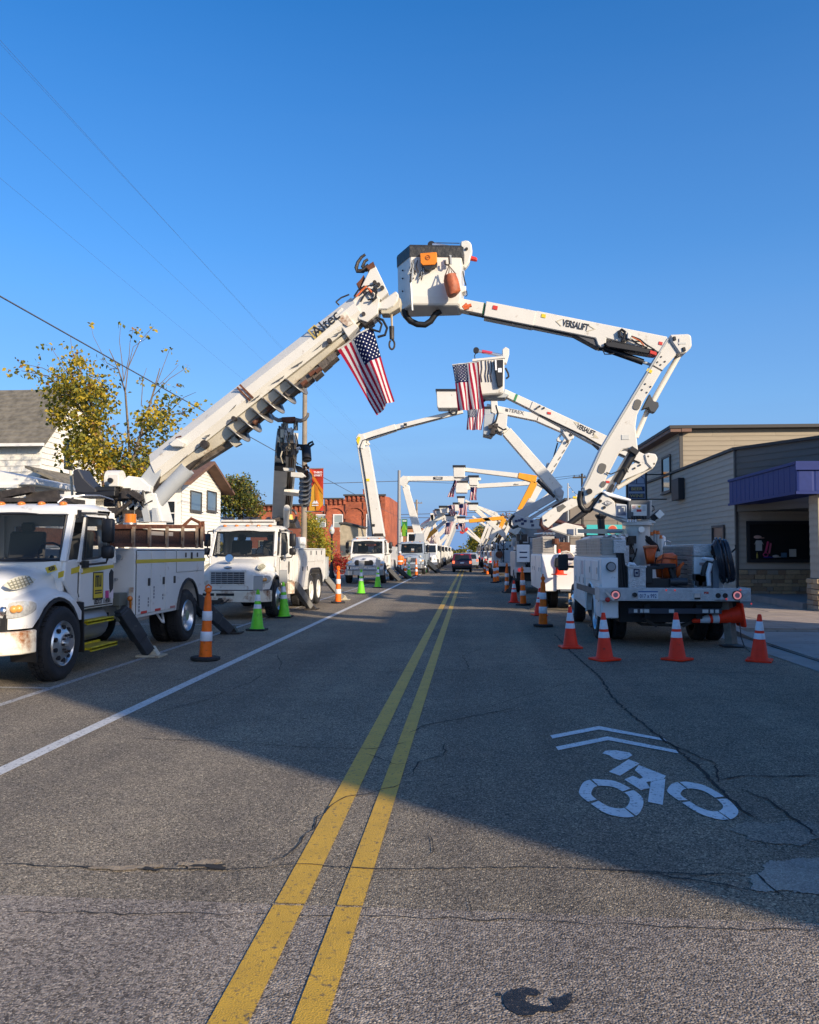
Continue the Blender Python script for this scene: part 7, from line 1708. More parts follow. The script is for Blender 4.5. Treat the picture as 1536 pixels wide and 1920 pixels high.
t = on_deck('cable_coil', 'thick coil of black cable on the right end of the rear deck', 'cable coil', 1357, 1098, 15.0)
r3 = random.Random(3); cc = PY(1357, 1051, 15.0)
for k in range(15):
    off = (k - 7) * .018; rr = r3.uniform(.26, .40); ph = r3.uniform(0, 6)
    m = MB(); pts = []
    for i in range(25):
        a = 2 * math.pi * i / 24; pts.append(cc + Vector((off + .07 * math.cos(a + 1) + r3.uniform(-.006, .006), math.cos(a) * rr * .75, math.sin(a) * rr)))
    pts[-1] = pts[0]; m.tube(pts, .019, 6); part('cable_turn', m, M('blue_black_cable', (.02, .024, .034), .3), t, world=True, smooth=60)
m = MB(); m.tube([PY(x, y, 15.0) for x, y in ((1372, 1036), (1380, 1028), (1379, 1022))], .014, 5); m.tube([PY(x, y, 15.0) for x, y in ((1366, 1075), (1374, 1082), (1379, 1078))], .014, 5); part('cable_end', m, HOSE, t, world=True)
t = on_deck('reel_stand', 'steel post with white lamp and black hose beside the cable coil', 'stand', 1340, 1098, 15.0)
m = MB(); a = PY(1342, 1098, 14.95); m.box(a.x - .05, a.x + .05, 14.92, 15.02, 1.005, PY(1342, 1050, 14.95).z); part('post', m, M('steel_blue_post', (.14, .17, .2), .5), t, world=True)
m = MB(); m.tube([PY(x, y, 14.95) for x, y in ((1332, 1052), (1322, 1062), (1318, 1080), (1326, 1098))], .05, 7); part('hose', m, HOSE, t, world=True, smooth=60)
m = MB(); m.tube([PY(x, y, 14.9) for x, y in ((1333, 1056), (1328, 1075), (1330, 1098))], .04, 7); part('hose', m, WPRINT, t, world=True, smooth=60)
m = MB(); slab(m, [(1319, 1044), (1341, 1047), (1339, 1053), (1318, 1050)], 14.95, .14); part('white_lamp', m, WPRINT, t, world=True, bevel=.02)
m = MB(); 
for k in range(6): p = PY(r3.uniform(1305, 1318), r3.uniform(1080, 1096), 14.95); m.box(p.x - .05, p.x + .05, 14.9, 15.02, p.z - .06, p.z + .05)
part('black_clamp', m, BLACK, t, world=True, kind='stuff')
t = on_deck('tool_tubes', 'row of white hot-stick tubes with orange tops beside the pedestal', 'tool tubes', 1230, 1030, 16.6)
for i, (px, top) in enumerate(((1222, 1004), (1228, 1001), (1234, 1002), (1239, 1010))):
    m = MB(); a, b_ = PY(px, 1045, 16.7), PY(px, top, 16.7); m.cyl(a, b_, .035, n=10); tt = part('tube', m, CREAM if i != 1 else GREYP, t, world=True, smooth=40)
    m = MB(); m.cyl(b_, b_ + Vector((0, 0, .07)), .045, .03, n=10); part('cap', m, M('hot_orange_cap', (.7, .17, .03), .5), tt, world=True)
m = MB()
for i in range(5):
    x0 = 1205 + i * 3; pxtube(m, [(x0, 1002 + i), (x0 + 6, 1014), (x0 + 16, 1022), (x0 + 20, 1034)], .014, 16.2)
part('hose_bundle', m, HOSE, t, world=True, kind='stuff')
m = MB(); r5 = random.Random(15)
for i in range(26):
    p = PY(r5.uniform(1128, 1186), r5.uniform(1010, 1058), 16.3 + r5.uniform(-.5, .4)); s = r5.uniform(.03, .08); m.box(p.x - s, p.x + s, p.y - s, p.y + s, p.z - s, p.z + s)
part('valve_bank', m, DGREASE, R1, world=True, kind='stuff')
m = MB()
for i in range(14):
    a = (r5.uniform(1130, 1195), r5.uniform(1005, 1040)); pxtube(m, [a, (a[0] + r5.uniform(-12, 12), a[1] + 12), (a[0] + r5.uniform(-16, 16), a[1] + r5.uniform(20, 40))], .014, 16.0)
part('deck_hose', m, HOSE, R1, world=True, kind='stuff')
m = MB()
for i in range(8):
    a = (r5.uniform(1120, 1170), r5.uniform(1004, 1022)); pxbeam(m, a, (a[0] + r5.uniform(12, 26), a[1] + r5.uniform(-5, 5)), 3.5, 3, 16.2, .05)
part('steel_bar', m, STEEL, R1, world=True, kind='stuff')
# hanging from the bucket
t = thing('tool_pouch', 'orange rigid tool pouch hooked over the rim of the highest bucket', 'tool pouch', PY(803, 485, YK - .5))
m = MB(); m.loft([[PY(x, y, YK - .55) for x, y in ((787, 475), (819, 472.5), (820, 490), (815, 497), (793, 498), (788, 493))], [PY(x, y, YK - .38) for x, y in ((788, 475), (819, 473), (820, 490), (815, 496), (793, 497), (789, 493))]]); pb = part('pouch', m, ORTOOL, t, world=True, bevel=.015)
m = MB(); slab(m, [(790, 494), (820, 491), (819, 497), (809, 500), (808, 505), (797, 504), (795, 500), (791, 498)], YK - .46, .14); part('pouch_base', m, INK, pb, world=True)
m = MB(); c = PY(802.5, 482.5, YK - .556); m.lathe([(.035, 0), (.05, 0), (.05, -.006), (.035, -.006)], 16, c, 'y'); m.box(c.x - .02, c.x + .02, c.y - .006, c.y, c.z - .006, c.z + .006); part('emblem', m, M('dark_orange_print', (.35, .09, .01), .6), pb, world=True)
t = thing('canvas_bag', 'rust-orange canvas bag hanging by straps from the highest bucket', 'bag', PY(848, 535, YK - .6))
prof = [((833, 519), (855, 514)), ((832, 528), (859, 523)), ((835, 540), (862, 534)), ((838, 552), (864, 545)), ((841, 557), (858, 551))]
m = MB(); secs = []
for (l_, r_) in prof:
    L_, R_ = PY(*l_, YK - .58), PY(*r_, YK - .58); c = (L_ + R_) / 2; h = (R_ - L_) / 2; secs.append([c + h * math.cos(2 * math.pi * i / 12) + Vector((0, .14 * math.sin(2 * math.pi * i / 12), 0)) for i in range(12)])
m.loft(secs); part('bag_body', m, RUSTBAG, t, world=True, smooth=50)
m = MB(); m.tube([PY(x, y, YK - .58) for x, y in ((834, 519), (842, 498), (855, 514))], .014, 5); m.tube([PY(x, y, YK - .55) for x, y in ((841, 520), (843, 498), (849, 516))], .012, 5); part('strap', m, M('strap_brown', (.12, .07, .05), .8), t, world=True)
t = thing('steel_hook', 'grey steel hook strapped to the face of the highest bucket', 'hook', PY(840, 490, YK - .45))
m = MB(); m.tube([PY(x, y, YK - .46) for x, y in ((842, 480), (843, 494), (841, 497), (836, 496), (834.5, 492), (835, 489))], .018, 6); part('hook', m, DGREASE, t, world=True)
m = MB(); pxbeam(m, (844.5, 478), (845.5, 495), 4, 4, YK - .44, .03); part('strap', m, GREYP, t, world=True)
t = thing('hanging_wires', 'bunch of wire ties and chain hanging from the rim of the highest bucket', 'wire ties', PY(785, 500, YK - .46))
r6 = random.Random(21)
for i in range(11):
    x0 = r6.uniform(770, 797); L_ = r6.uniform(18, 42); m = MB(); pxtube(m, [(x0, 488), (x0 + r6.uniform(-3, 3), 488 + L_ * .5), (x0 + r6.uniform(-6, 3), 488 + L_), (x0 + r6.uniform(0, 4), 488 + L_ * .8)], .011, YK - .46); part('wire', m, DGREASE if i % 2 else GREYP, t, world=True)

# ------------------------------------------------------------------ second right truck
R2 = thing('bucket_truck', 'second white bucket truck on the right with a red cone at its rear', 'utility truck', (3.15, 23.6, 0), KERBR)
m = MB(); m.box(-1.12, -.70, .1, 4.2, .55, 1.60); b2 = part('utility_body', m, ROAD_SHADE_WHITE, R2, bevel=.02)
for (ya, yb) in ((.15, .75), (.78, 1.4), (2.4, 3.1), (3.1, 4.1)):
    m = MB(); m.box(-1.135, -1.122, ya, yb, .75, 1.55); dd = part('compartment_door', m, ROAD_SHADE_WHITE, b2, bevel=.008); m = MB(); m.box(-1.15, -1.136, ya + .1, ya + .16, 1.1, 1.22); part('latch', m, STEEL, dd)
m = MB(); m.box(.70, 1.12, .1, 4.2, .55, 1.6); part('utility_body', m, ROAD_SHADE_WHITE, R2, bevel=.02)
m = MB(); m.box(-.69, .69, .3, 4.2, .85, .98); m.box(-.42, .42, .2, 6, .5, .8); part('chassis', m, DARK, R2)
m = MB(); m.box(-.72, .2, .02, .16, .60, 1.62); rp = part('rear_panel', m, WHITE, R2, bevel=.015)
m = MB(); m.cyl((-.58, .02, 1.10), (-.58, -.01, 1.10), .075, n=16); part('tail_lamp', m, REDL, rp)
m = MB(); m.box(-.62, -.2, -.1, .02, .56, .62); part('rear_step', m, STEEL, R2)
m = MB(); m.tube([(-.45 + .24 * math.cos(t * .5), -.03, 1.45 + .24 * math.sin(t * .5)) for t in range(13)], .025, 5); m.tube([(-.42 + .2 * math.cos(t * .5), -.07, 1.47 + .2 * math.sin(t * .5)) for t in range(13)], .02, 5); part('rope_coil', m, M('pale_rope', (.55, .5, .42), .8), R2)
m = MB(); m.box(-1.1, -.72, .2, 4.0, 1.605, 1.64); m.box(-1.08, -.74, .25, 3.9, 1.64, 2.12); d2 = part('drawer_box', m, M('drawer_frame', (.45, .43, .4), .45), R2)
for i in range(6):
    z = 1.66 + i * .075
    m = MB(); m.box(-1.105, -1.081, .27, 3.88, z, z + .055); part('drawer_slat', m, SLATG, d2)
    m = MB(); m.box(-1.07, -.75, .225, .249, z, z + .055); part('drawer_slat', m, SLATG, d2)
m = MB()
for i in range(4): m.cyl((-1.05 + .1 * i, .2, 2.2), (-1.0 + .1 * i, 4, 2.25), .035, n=8)
part('stacked_tools', m, STEEL, R2, kind='stuff')
m = MB(); m.cyl((-.72, .1, 1.9), (-.72, .1, 2.05), .1); m.box(-.66, -.3, .2, .5, 1.63, 1.95); part('deck_winch', m, RUST, R2)
for x in (-.95, -.66, .95, .66): wheel('wheel', R2, x, 1.7, r=.46, w=.25, side=1 if x > 0 else -1, dual=True, holes=False)
m = MB(); m.box(-.8, .8, 4.4, 6.2, .7, 1.9); part('cab', m, ROAD_SHADE_WHITE, R2, bevel=.05)
m = MB(); m.box(-.38, -.22, -.05, .1, .02, .5); part('wooden_leg', m, M('raw_wood', (.48, .34, .2), .8, 0, .2, 6), R2)
outrigger(R2, (-.95, .5, .7), (-1.22, .6, 0), .12, OUTRIG)
YR2 = 25.0
def r2s(pts, t, name, mat=CREAM, Y=YR2, bevel=.015, par=R2):
    m = MB(); slab(m, pts, Y, t); return part(name, m, mat, par, bevel=bevel, world=True)
r2s([(1016, 968), (1030, 957), (1140, 897), (1200, 862), (1216, 855), (1222, 874), (1208, 884), (1150, 908), (1098, 940), (1056, 962), (1046, 974), (1028, 990), (1018, 984)], .36, 'lower_arm')
r2s([(1044, 950), (1056, 945), (1062, 950), (1050, 960), (1046, 959)], .01, 'arm_slot', M('slot_shade', (.11, .105, .095), .6), Y=YR2 - .19)
r2s([(1208, 852), (1216, 849), (1230, 851), (1234, 860), (1228, 874), (1222, 879), (1212, 868)], .46, 'elbow_plate', bevel=.03)
m = MB(); m.cyl(PY(1157, 915, YR2 + .1), PY(1222, 875, YR2 + .1), .07, n=10); part('upper_link', m, CREAM, R2, world=True, smooth=40)
m = MB(); m.cyl(PY(1064, 985, YR2 + .1), PY(1100, 958, YR2 + .1), .09, n=10); part('lift_cylinder', m, INK, R2, world=True, smooth=40)
m = MB(); m.tube([PY(x, y, YR2 - .1) for x, y in ((1017, 972), (1015, 984), (1021, 992), (1029, 988), (1036, 976), (1048, 978), (1070, 986), (1096, 988))], .07, 7); part('hose_loop', m, M('dark_red_hose', (.06, .015, .012), .5), R2, world=True, smooth=60)
r2s([(1030, 992), (1060, 980), (1092, 987), (1096, 1006), (1074, 1006)], .45, 'turret_arm')
r2s([(1064, 992), (1076, 992), (1076, 1004), (1064, 1001)], .02, 'blue_panel_label', M('navy_label', (.05, .08, .15), .5), Y=YR2 - .24)
r2s([(1080, 990), (1095, 990), (1095, 1003), (1080, 1003)], .02, 'instruction_label', M('label_white', (.72, .70, .64), .5), Y=YR2 - .24)
m = MB(); c = PY(1104, 1010, YR2); m.cyl((c.x, c.y, .95), (c.x, c.y, c.z), .28, n=14); part('pedestal', m, ROAD_SHADE_WHITE, R2, world=True)
r2s([(999, 752), (1143, 819), (1216, 855), (1210, 872), (1130, 838), (1126, 841), (1122, 837), (993, 767)], .36, 'upper_arm')
r2s([(1095, 817), (1118, 829), (1136, 846), (1132, 850)], .28, 'knuckle_cover', M('dark_cover', (.07, .07, .075), .5))
r2s([(947, 729), (1000, 753), (994, 767), (944, 742)], .30, 'upper_arm_tip')
r2s([(967, 738), (972, 740), (967, 753), (962, 751)], .32, 'green_band', M('green_tape', (.04, .22, .08), .5))
ud = (PY(1143, 819, YR2) - PY(999, 752, YR2)).normalized(); un = ud.cross(Vector((0, 1, 0)))
text('VERSALIFT', .20, INK, R2, PY(1099, 806, YR2 - .19), ud, un, bold=.02, squeeze=.62, world=True)
m = MB(); slab(m, [(1076, 791), (1088, 792), (1080, 795), (1085, 803)], YR2 - .186, .006); slab(m, [(1123, 822), (1113, 810), (1114, 819), (1108, 820)], YR2 - .186, .006); part('chevron', m, M('faint_gold_print', (.5, .45, .33), .5), R2, world=True)
m = MB(); slab(m, [(894, 672), (946, 669), (946, 733), (942, 738), (900, 741), (896, 736)], YR2 - .2, 1.0); bq = part('bucket', m, CREAM, R2, world=True, bevel=.04)
m = MB(); slab(m, [(886, 673), (947, 667), (947, 671), (886, 677)], YR2 - .2, 1.06); part('bucket_rim', m, CREAM, bq, world=True)
m = MB(); slab(m, [(925, 675), (944, 674), (943, 724), (933, 725)], YR2 - .78, .12); part('tool_holster', m, BLACK, bq, world=True, bevel=.02)
m = MB(); slab(m, [(934, 690), (941, 690), (941, 698), (934, 698)], YR2 - .85, .02); slab(m, [(928, 674), (931, 674), (932, 694), (929, 694)], YR2 - .85, .04); part('tool_handles', m, WPRINT, bq, world=True)
m = MB()
for x in (897, 903, 911, 916, 921): pxtube(m, [(x, 676), (x + 1, 690), (x - 1, 704), (x + 1, 716)], .012, YR2 - .72)
part('hanging_cord', m, DGREASE, bq, world=True, kind='stuff')
r2s([(942, 655), (948, 650), (955, 654), (955, 664), (950, 682), (943, 678)], .25, 'jib_mount', Y=YR2 + .1)
m = MB(); m.cyl(PY(893, 657, YR2), PY(942, 667, YR2), .05); part('jib_pole', m, ALU, R2, world=True)
m = MB(); m.cyl(PY(904, 659, YR2), PY(923, 662.5, YR2), .055); part('jib_grip', m, M('red_grip', (.5, .04, .08), .5), R2, world=True)
m = MB(); c = PY(893, 657, YR2); m.cyl(c - Vector((0, .06, 0)), c + Vector((0, .06, 0)), .09, n=12); pxtube(m, [(893, 660), (890, 667), (891, 673)], .015, YR2); part('jib_sheave', m, INK, R2, world=True)
m = MB(); m.tube([PY(x, y, YR2) for x, y in ((948, 690), (953, 700), (954, 706), (949, 710))], .03, 6); m.tube([PY(x, y, YR2) for x, y in ((912, 741), (907, 750), (900, 756), (897, 752))], .07, 6); part('hose_loop', m, HOSE, R2, world=True)
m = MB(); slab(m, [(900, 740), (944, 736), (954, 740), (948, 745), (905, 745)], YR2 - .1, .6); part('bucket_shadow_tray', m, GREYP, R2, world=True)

m = MB(); pxtube(m, [(1012, 778), (1050, 796), (1096, 818), (1120, 832), (1150, 846), (1200, 868)], .025, YR2 - .19); part('arm_hose', m, HOSE, R2, world=True)
for (px, py) in ((1030, 774), (1186, 846), (1078, 932), (1140, 903)):
    m = MB(); slab(m, [(px - 3.5, py - 2), (px + 3.5, py - 1), (px + 3.5, py + 3), (px - 3.5, py + 2)], YR2 - .195, .012); part('warning_label', m, SIGNYEL if px in (1186, 1078) else REDB, R2, world=True)
m = MB()
for (px, py) in ((1012, 762), (1020, 765), (1006, 766), (1215, 856), (1226, 870), (1024, 975), (1200, 872), (1190, 878)): c = PY(px, py, YR2 - .19); m.cyl(c, c - Vector((0, .04, 0)), .03, n=8)
part('arm_bolt', m, DGREASE, R2, world=True, kind='stuff')

# ------------------------------------------------------------------ third right truck, shade painted grey into its lower arm
R3 = far_truck('bucket_truck', 'third utility truck on the right with shaded grey lower arm and lit red lamp', 2.85, 33.0, KERBR, False, GREYP)
m = MB(); m.box(-1.0, -.5, -.12, .1, 1.25, 1.95); rb3 = part('rear_cabinet', m, ROAD_SHADE_WHITE, R3, bevel=.015)
m = MB()
for z in (1.62, 1.42): m.box(-.9, -.6, -.126, -.121, z, z + .05)
part('cabinet_print', m, NAVY, rb3, kind='stuff')
outrigger(R3, (-.95, .4, .75), (-1.35, .5, 0), .12, OUTRIG)
YR3 = 34.5
def r3s(pts, t, name, mat=CREAM, Y=YR3, bevel=.02, par=R3):
    m = MB(); slab(m, pts, Y, t); return part(name, m, mat, par, bevel=bevel, world=True)
r3s([(960, 972), (966, 964), (990, 972), (1014, 976), (1014, 992), (990, 992), (964, 986)], .6, 'turret', GREYP)
m = MB()
for x, y in ((974, 976), (979, 974), (985, 977), (980, 982), (997, 978), (999, 985), (968, 977)): c = PY(x, y, YR3 - .3); m.box(c.x - .06, c.x + .06, c.y - .02, c.y, c.z - .05, c.z + .05)
part('turret_decal', m, NAVY, R3, world=True, kind='stuff')
armset(R3, YR3, [('lower_arm', (964, 972), (1048, 925), 18, 14, .5, GREYP), ('lower_link', (985, 978), (1050, 938), 6, 6, .3, GREYP), ('upper_arm', (950, 808), (1048, 920), 19, 21, .45, None), ('upper_arm_tip', (930, 786), (954, 812), 12, 14, .35, None)])
r3s([(1040, 918), (1050, 912), (1058, 922), (1056, 934), (1050, 940), (1042, 932)], .6, 'elbow', GREYP)
m = MB(); c = PY(1049, 924, YR3 - .3); m.cyl(c, c - Vector((0, .06, 0)), .14, n=16); part('elbow_pin', m, GREYP, R3, world=True)
m = MB(); m.cyl(PY(1008, 900, YR3 - .2), PY(1040, 932, YR3 - .2), .08); part('arm_cylinder', m, INK, R3, world=True)
m = MB(); m.tube([PY(x, y, YR3 - .3) for x, y in ((964, 966), (957, 974), (956, 984), (962, 990), (972, 986))], .06, 6); part('hose_loop', m, HOSE, R3, world=True)
r3s([(934, 775), (952, 776), (950, 800), (942, 812), (926, 806)], .9, 'bucket', CREAM)
r3s([(908, 778), (928, 774), (928, 810), (922, 818), (906, 814)], 1.0, 'bucket', GREYP)
m = MB()
for pts in ([(930, 760), (934, 775), (930, 790), (922, 796)], [(922, 798), (930, 800), (934, 808), (926, 816), (918, 814)], [(934, 800), (944, 806), (950, 804)], [(918, 796), (928, 806), (938, 812)]): pxtube(m, pts, .035, YR3 - .6)
part('bucket_hose', m, HOSE, R3, world=True, kind='stuff')
m = MB()
for x, y in ((920, 800), (926, 804), (930, 798), (924, 810)): c = PY(x, y, YR3 - .6); m.box(c.x - .09, c.x + .09, c.y - .05, c.y + .05, c.z - .08, c.z + .08)
part('bucket_control', m, DGREASE, R3, world=True, kind='stuff')

# ------------------------------------------------------------------ farther right trucks
R4 = far_truck('bucket_truck', 'fourth utility truck on the right with high arm and truss-like lower arm', 2.35, 46, KERBR, False, M('dull_white_paint', (.55, .55, .53), .4, 0, .1, 3))  # duller, darker white for the far right trucks
YR4 = 48
armset(R4, YR4, [('upper_arm', (912, 763), (1010, 783), 13, 13, .5, None), ('upper_arm', (1008, 782), (1068, 806), 15, 19, .5, None), ('lower_arm', (1070, 815), (1014, 912), 13, 15, .6, None), ('lower_arm', (1000, 938), (962, 1000), 17, 17, .6, None), ('arm_cylinder', (1030, 868), (1020, 905), 8, 9, .3, GREYP), ('cylinder_rod', (1046, 830), (1036, 866), 2.5, 2.5, .1, INK), ('knuckle_link', (1045, 825), (1062, 830), 4, 4, .3, None), ('knuckle_link', (1045, 825), (1058, 806), 4, 4, .3, None)])
m = MB(); slab(m, [(1056, 797), (1072, 800), (1078, 808), (1076, 822), (1066, 826), (1056, 812)], YR4, .8); part('elbow', m, CREAM, R4, world=True, bevel=.03)
m = MB()
for px, py in ((1062, 806), (1071, 815), (1064, 828)): c = PY(px, py, YR4 - .4); m.cyl(c, c - Vector((0, .05, 0)), .09, n=10)
part('elbow_pin', m, DGREASE, R4, world=True, kind='stuff')
m = MB()
for i in range(6):
    u = i / 6; c = PY(1064 - 44 * u, 834 + 76 * u, YR4 - .31); m.beam(c + Vector((-.08, 0, -.1)), c + Vector((.08, 0, .1)), .02, .05)
part('arm_slot', m, M('slot_shade', (.11, .105, .095), .6), R4, world=True, kind='stuff')
m = MB(); slab(m, [(920, 746), (925, 740), (932, 744), (934, 770), (928, 778), (921, 772)], YR4 - .3, .5); part('bucket_mount', m, CREAM, R4, world=True, bevel=.03)
c = PY(968, 772, YR4 - .26); ud = (PY(1010, 783, YR4) - PY(912, 763, YR4)).normalized(); text('TEREX', .28, M('dark_grey_print', (.08, .08, .08), .5), R4, c, ud, ud.cross(Vector((0, 1, 0))), bold=.012, squeeze=1.1, world=True)
m = MB(); slab(m, [(948, 766), (953, 767), (953, 772), (948, 771)], YR4 - .26, .01); part('boom_emblem', m, M('dark_grey_print', (.08, .08, .08), .5), R4, world=True)
box_px(R4, 'bucket', 908, 764, 920, 790, YR4 - .2, 1.0, GREYP)
R5 = far_truck('bucket_truck', 'fifth utility truck on the right with orange-tipped white arm', 2.3, 58, KERBR, False, M('dull_white_paint', (.55, .55, .53), .4, 0, .1, 3))
YR5 = 60
armset(R5, YR5, [('upper_arm', (872, 880), (975, 892), 7, 9, .5, None), ('insert_arm', (972, 891), (1006, 899), 10, 15, .6, ORANGEB), ('insert_arm', (1003, 903), (976, 957), 13, 13, .6, ORANGEB), ('lower_arm', (976, 957), (962, 990), 14, 14, .6, None)])
box_px(R5, 'bucket', 850, 874, 872, 895, YR5 - .3, 1.0, CREAM, True, 1)
R6 = far_truck('bucket_truck', 'sixth utility truck on the right with level white arm above the street', 2.2, 70, KERBR, False, M('dull_white_paint', (.55, .55, .53), .4, 0, .1, 3))
YR6 = 72
armset(R6, YR6, [('upper_arm', (880, 912), (1018, 904), 8, 8, .5, None), ('lower_arm', (1015, 905), (980, 962), 15, 18, .7, None), ('lower_arm', (1040, 918), (990, 962), 7, 8, .5, None), ('upper_arm', (872, 913), (893, 911), 12, 9, .6, None)])
box_px(R6, 'bucket', 854, 903, 877, 924, YR6 - .4, 1.1, CREAM, True, 1)
m = MB(); c = PY(968, 908, YR6 - .3); text('Altec', .2, INK, R6, c, (1, 0, .06), (0, 0, 1), bold=.01, world=True)
R7 = far_truck('bucket_truck', 'seventh utility truck on the right with level orange arm', 2.1, 84, KERBR, False, M('dull_white_paint', (.55, .55, .53), .4, 0, .1, 3))
armset(R7, 86, [('upper_arm', (870, 977), (886, 976), 5, 5, .5, None), ('insert_arm', (880, 977), (945, 971), 7, 7, .6, ORANGEB), ('insert_arm', (946, 972), (938, 990), 8, 7, .6, ORANGEB), ('lower_arm', (938, 985), (920, 1010), 8, 9, .6, None), ('lower_arm', (885, 948), (946, 1004), 8, 9, .6, None), ('upper_arm', (893, 948), (930, 971), 4, 5, .4, None), ('lower_arm', (940, 985), (915, 1022), 5, 6, .5, None)])
box_px(R7, 'bucket', 858, 970, 872, 981, 85, 1.0); box_px(R7, 'bucket', 878, 944, 896, 957, 85, 1.0)
R8 = far_truck('bucket_truck', 'eighth utility truck on the right below the crossed white arms', 2.0, 98, KERBR, False, M('dull_white_paint', (.55, .55, .53), .4, 0, .1, 3))
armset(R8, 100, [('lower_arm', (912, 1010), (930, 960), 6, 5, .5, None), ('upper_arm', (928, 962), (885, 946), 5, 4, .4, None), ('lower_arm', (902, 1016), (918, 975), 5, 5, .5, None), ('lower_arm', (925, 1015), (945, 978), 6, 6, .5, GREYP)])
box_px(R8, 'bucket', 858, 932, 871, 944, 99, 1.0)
R9 = far_truck('bucket_truck', 'farthest utility truck on the right holding up the red bucket', 1.9, 116, KERBR, False, M('dull_white_paint', (.55, .55, .53), .4, 0, .1, 3))
armset(R9, 118, [('upper_arm', (872, 994), (903, 1018), 4, 5, .5, None), ('upper_arm', (877, 990), (906, 1018), 3, 3, .4, None), ('lower_arm', (905, 1018), (918, 1000), 5, 5, .5, GREYP)])
m = MB(); slab(m, [(862, 997), (870, 993), (876, 988), (878, 993), (868, 1001), (863, 1000)], 117, 1.2); part('bucket', m, M('bright_red_bucket', (.6, .03, .02), .4), R9, world=True, bevel=.03)

armset(R8, 101, [('upper_arm', (872, 938), (934, 972), 4, 5, .5, None), ('lower_arm', (934, 970), (906, 1020), 6, 7, .5, None), ('lower_arm', (895, 958), (938, 1000), 5, 6, .5, None), ('lower_arm', (940, 1018), (962, 968), 7, 6, .5, None)])
armset(R9, 120, [('lower_arm', (908, 1022), (936, 966), 5, 4, .5, None), ('lower_arm', (916, 1020), (948, 985), 5, 5, .5, None), ('upper_arm', (886, 968), (926, 996), 4, 4, .4, None), ('lower_arm', (926, 998), (898, 1024), 5, 5, .5, GREYP)])
armset(R7, 87, [('lower_arm', (948, 1010), (930, 962), 6, 6, .5, None), ('arm_cylinder', (930, 1008), (944, 975), 3, 3, .3, INK)])
box_px(R8, 'bucket', 866, 944, 878, 952, 100, 1.0)
# ================================================================== cones
CONER = M('cone_red_orange', (.98, .045, .012), .5, 0, .14, 6, dirt=((.30, .04, .02), .16, 14), world_co=True, spec=.25); CONEO = M('delineator_orange', (.92, .16, .01), .55, 0, .18, 6, dirt=((.25, .06, .02), .2, 14), world_co=True, spec=.25); CONEG = M('cone_lime_green', (.15, .62, .012), .5, 0, .14, 6, dirt=((.06, .2, .02), .16, 14), world_co=True)
REFL = M('white_reflective_band', (.70, .72, .75), .35, 0, .08, 25)
def make_cone(label, group):
    t = thing('traffic_cone', label, 'traffic cone', (0, 0, 0), group)
    m = MB(); m.prism([(-.165,-.185,0),(.165,-.185,0),(.185,-.165,0),(.185,.165,0),(.165,.185,0),(-.165,.185,0),(-.185,.165,0),(-.185,-.165,0)], (0, 0, .03)); part('base', m, CONER, t, bevel=.006)
    r = lambda z: .132 - .145 * (z - .03) / .685 * .72
    m = MB(); m.lathe([(.155, .03), (r(.05), .05), (r(.71), .71), (r(.71) * .7, .718), (.001, .718)], 22); part('cone_body', m, CONER, t, smooth=50)
    for z0, z1 in ((.34, .43), (.47, .61)): m = MB(); m.lathe([(r(z0) + .001, z0), (r(z0) + .003, z0 + .002), (r(z1) + .003, z1 - .002), (r(z1) + .001, z1)], 22); part('reflective_band', m, REFL, t, smooth=50)
    return t
def make_delin(label, group):
    t = thing('traffic_delineator', label, 'delineator', (0, 0, 0), group)
    m = MB(); m.prism([(.22 * math.cos(math.pi * (i + .5) / 4), .22 * math.sin(math.pi * (i + .5) / 4), 0) for i in range(8)], (0, 0, .05)); part('base', m, RUBBER, t, bevel=.01)
    r = lambda z: .098 - .05 * z / 1.0
    m = MB(); m.lathe([(r(.05), .05), (r(.98), .93), (.03, .95), (.03, .99), (.045, 1.0), (.05, 1.03), (.03, 1.06), (.001, 1.07)], 16); part('post', m, CONEO, t, smooth=45)
    m = MB(); m.tube([(-.035, 0, 1.03), (-.04, 0, 1.08), (0, 0, 1.11), (.04, 0, 1.08), (.035, 0, 1.03)], .014, 6); part('handle', m, CONEO, t)
    for z0, z1 in ((.28, .42), (.58, .72)): m = MB(); m.lathe([(r(z0) + .004, z0), (r(z0) + .007, z0 + .004), (r(z1) + .010, z1 - .004), (r(z1) + .006, z1)], 16); part('reflective_band', m, REFL, t, smooth=45)
    return t
def make_green(label, group):
    t = thing('traffic_cone', label, 'traffic cone', (0, 0, 0), group)
    m = MB(); m.box(-.20, .20, -.20, .20, 0, .035); part('base', m, RUBBER, t, bevel=.01)
    r = lambda z: .145 - .115 * z / .86
    m = MB(); m.lathe([(.165, .035), (r(.06), .06), (r(.86), .86), (.001, .87)], 20); part('cone_body', m, CONEG, t, smooth=50)
    for z0, z1 in ((.46, .55), (.62, .76)): m = MB(); m.lathe([(r(z0) + .001, z0), (r(z0) + .003, z0 + .002), (r(z1) + .003, z1 - .002), (r(z1) + .001, z1)], 20); part('reflective_band', m, REFL, t, smooth=50)
    return t
def put(proto, used, label, px, py, sc=1.0, rz=0.0):
    t = proto if not used else copy_tree(proto); g = G(px, py); t.location = (g.x, g.y, .0065); t.rotation_euler = (rnd.uniform(-.03, .03), rnd.uniform(-.03, .03), rz); t.scale = (sc, sc, sc); t['label'] = label; return t
pc = make_cone('x', 'red cones around the right-hand trucks')
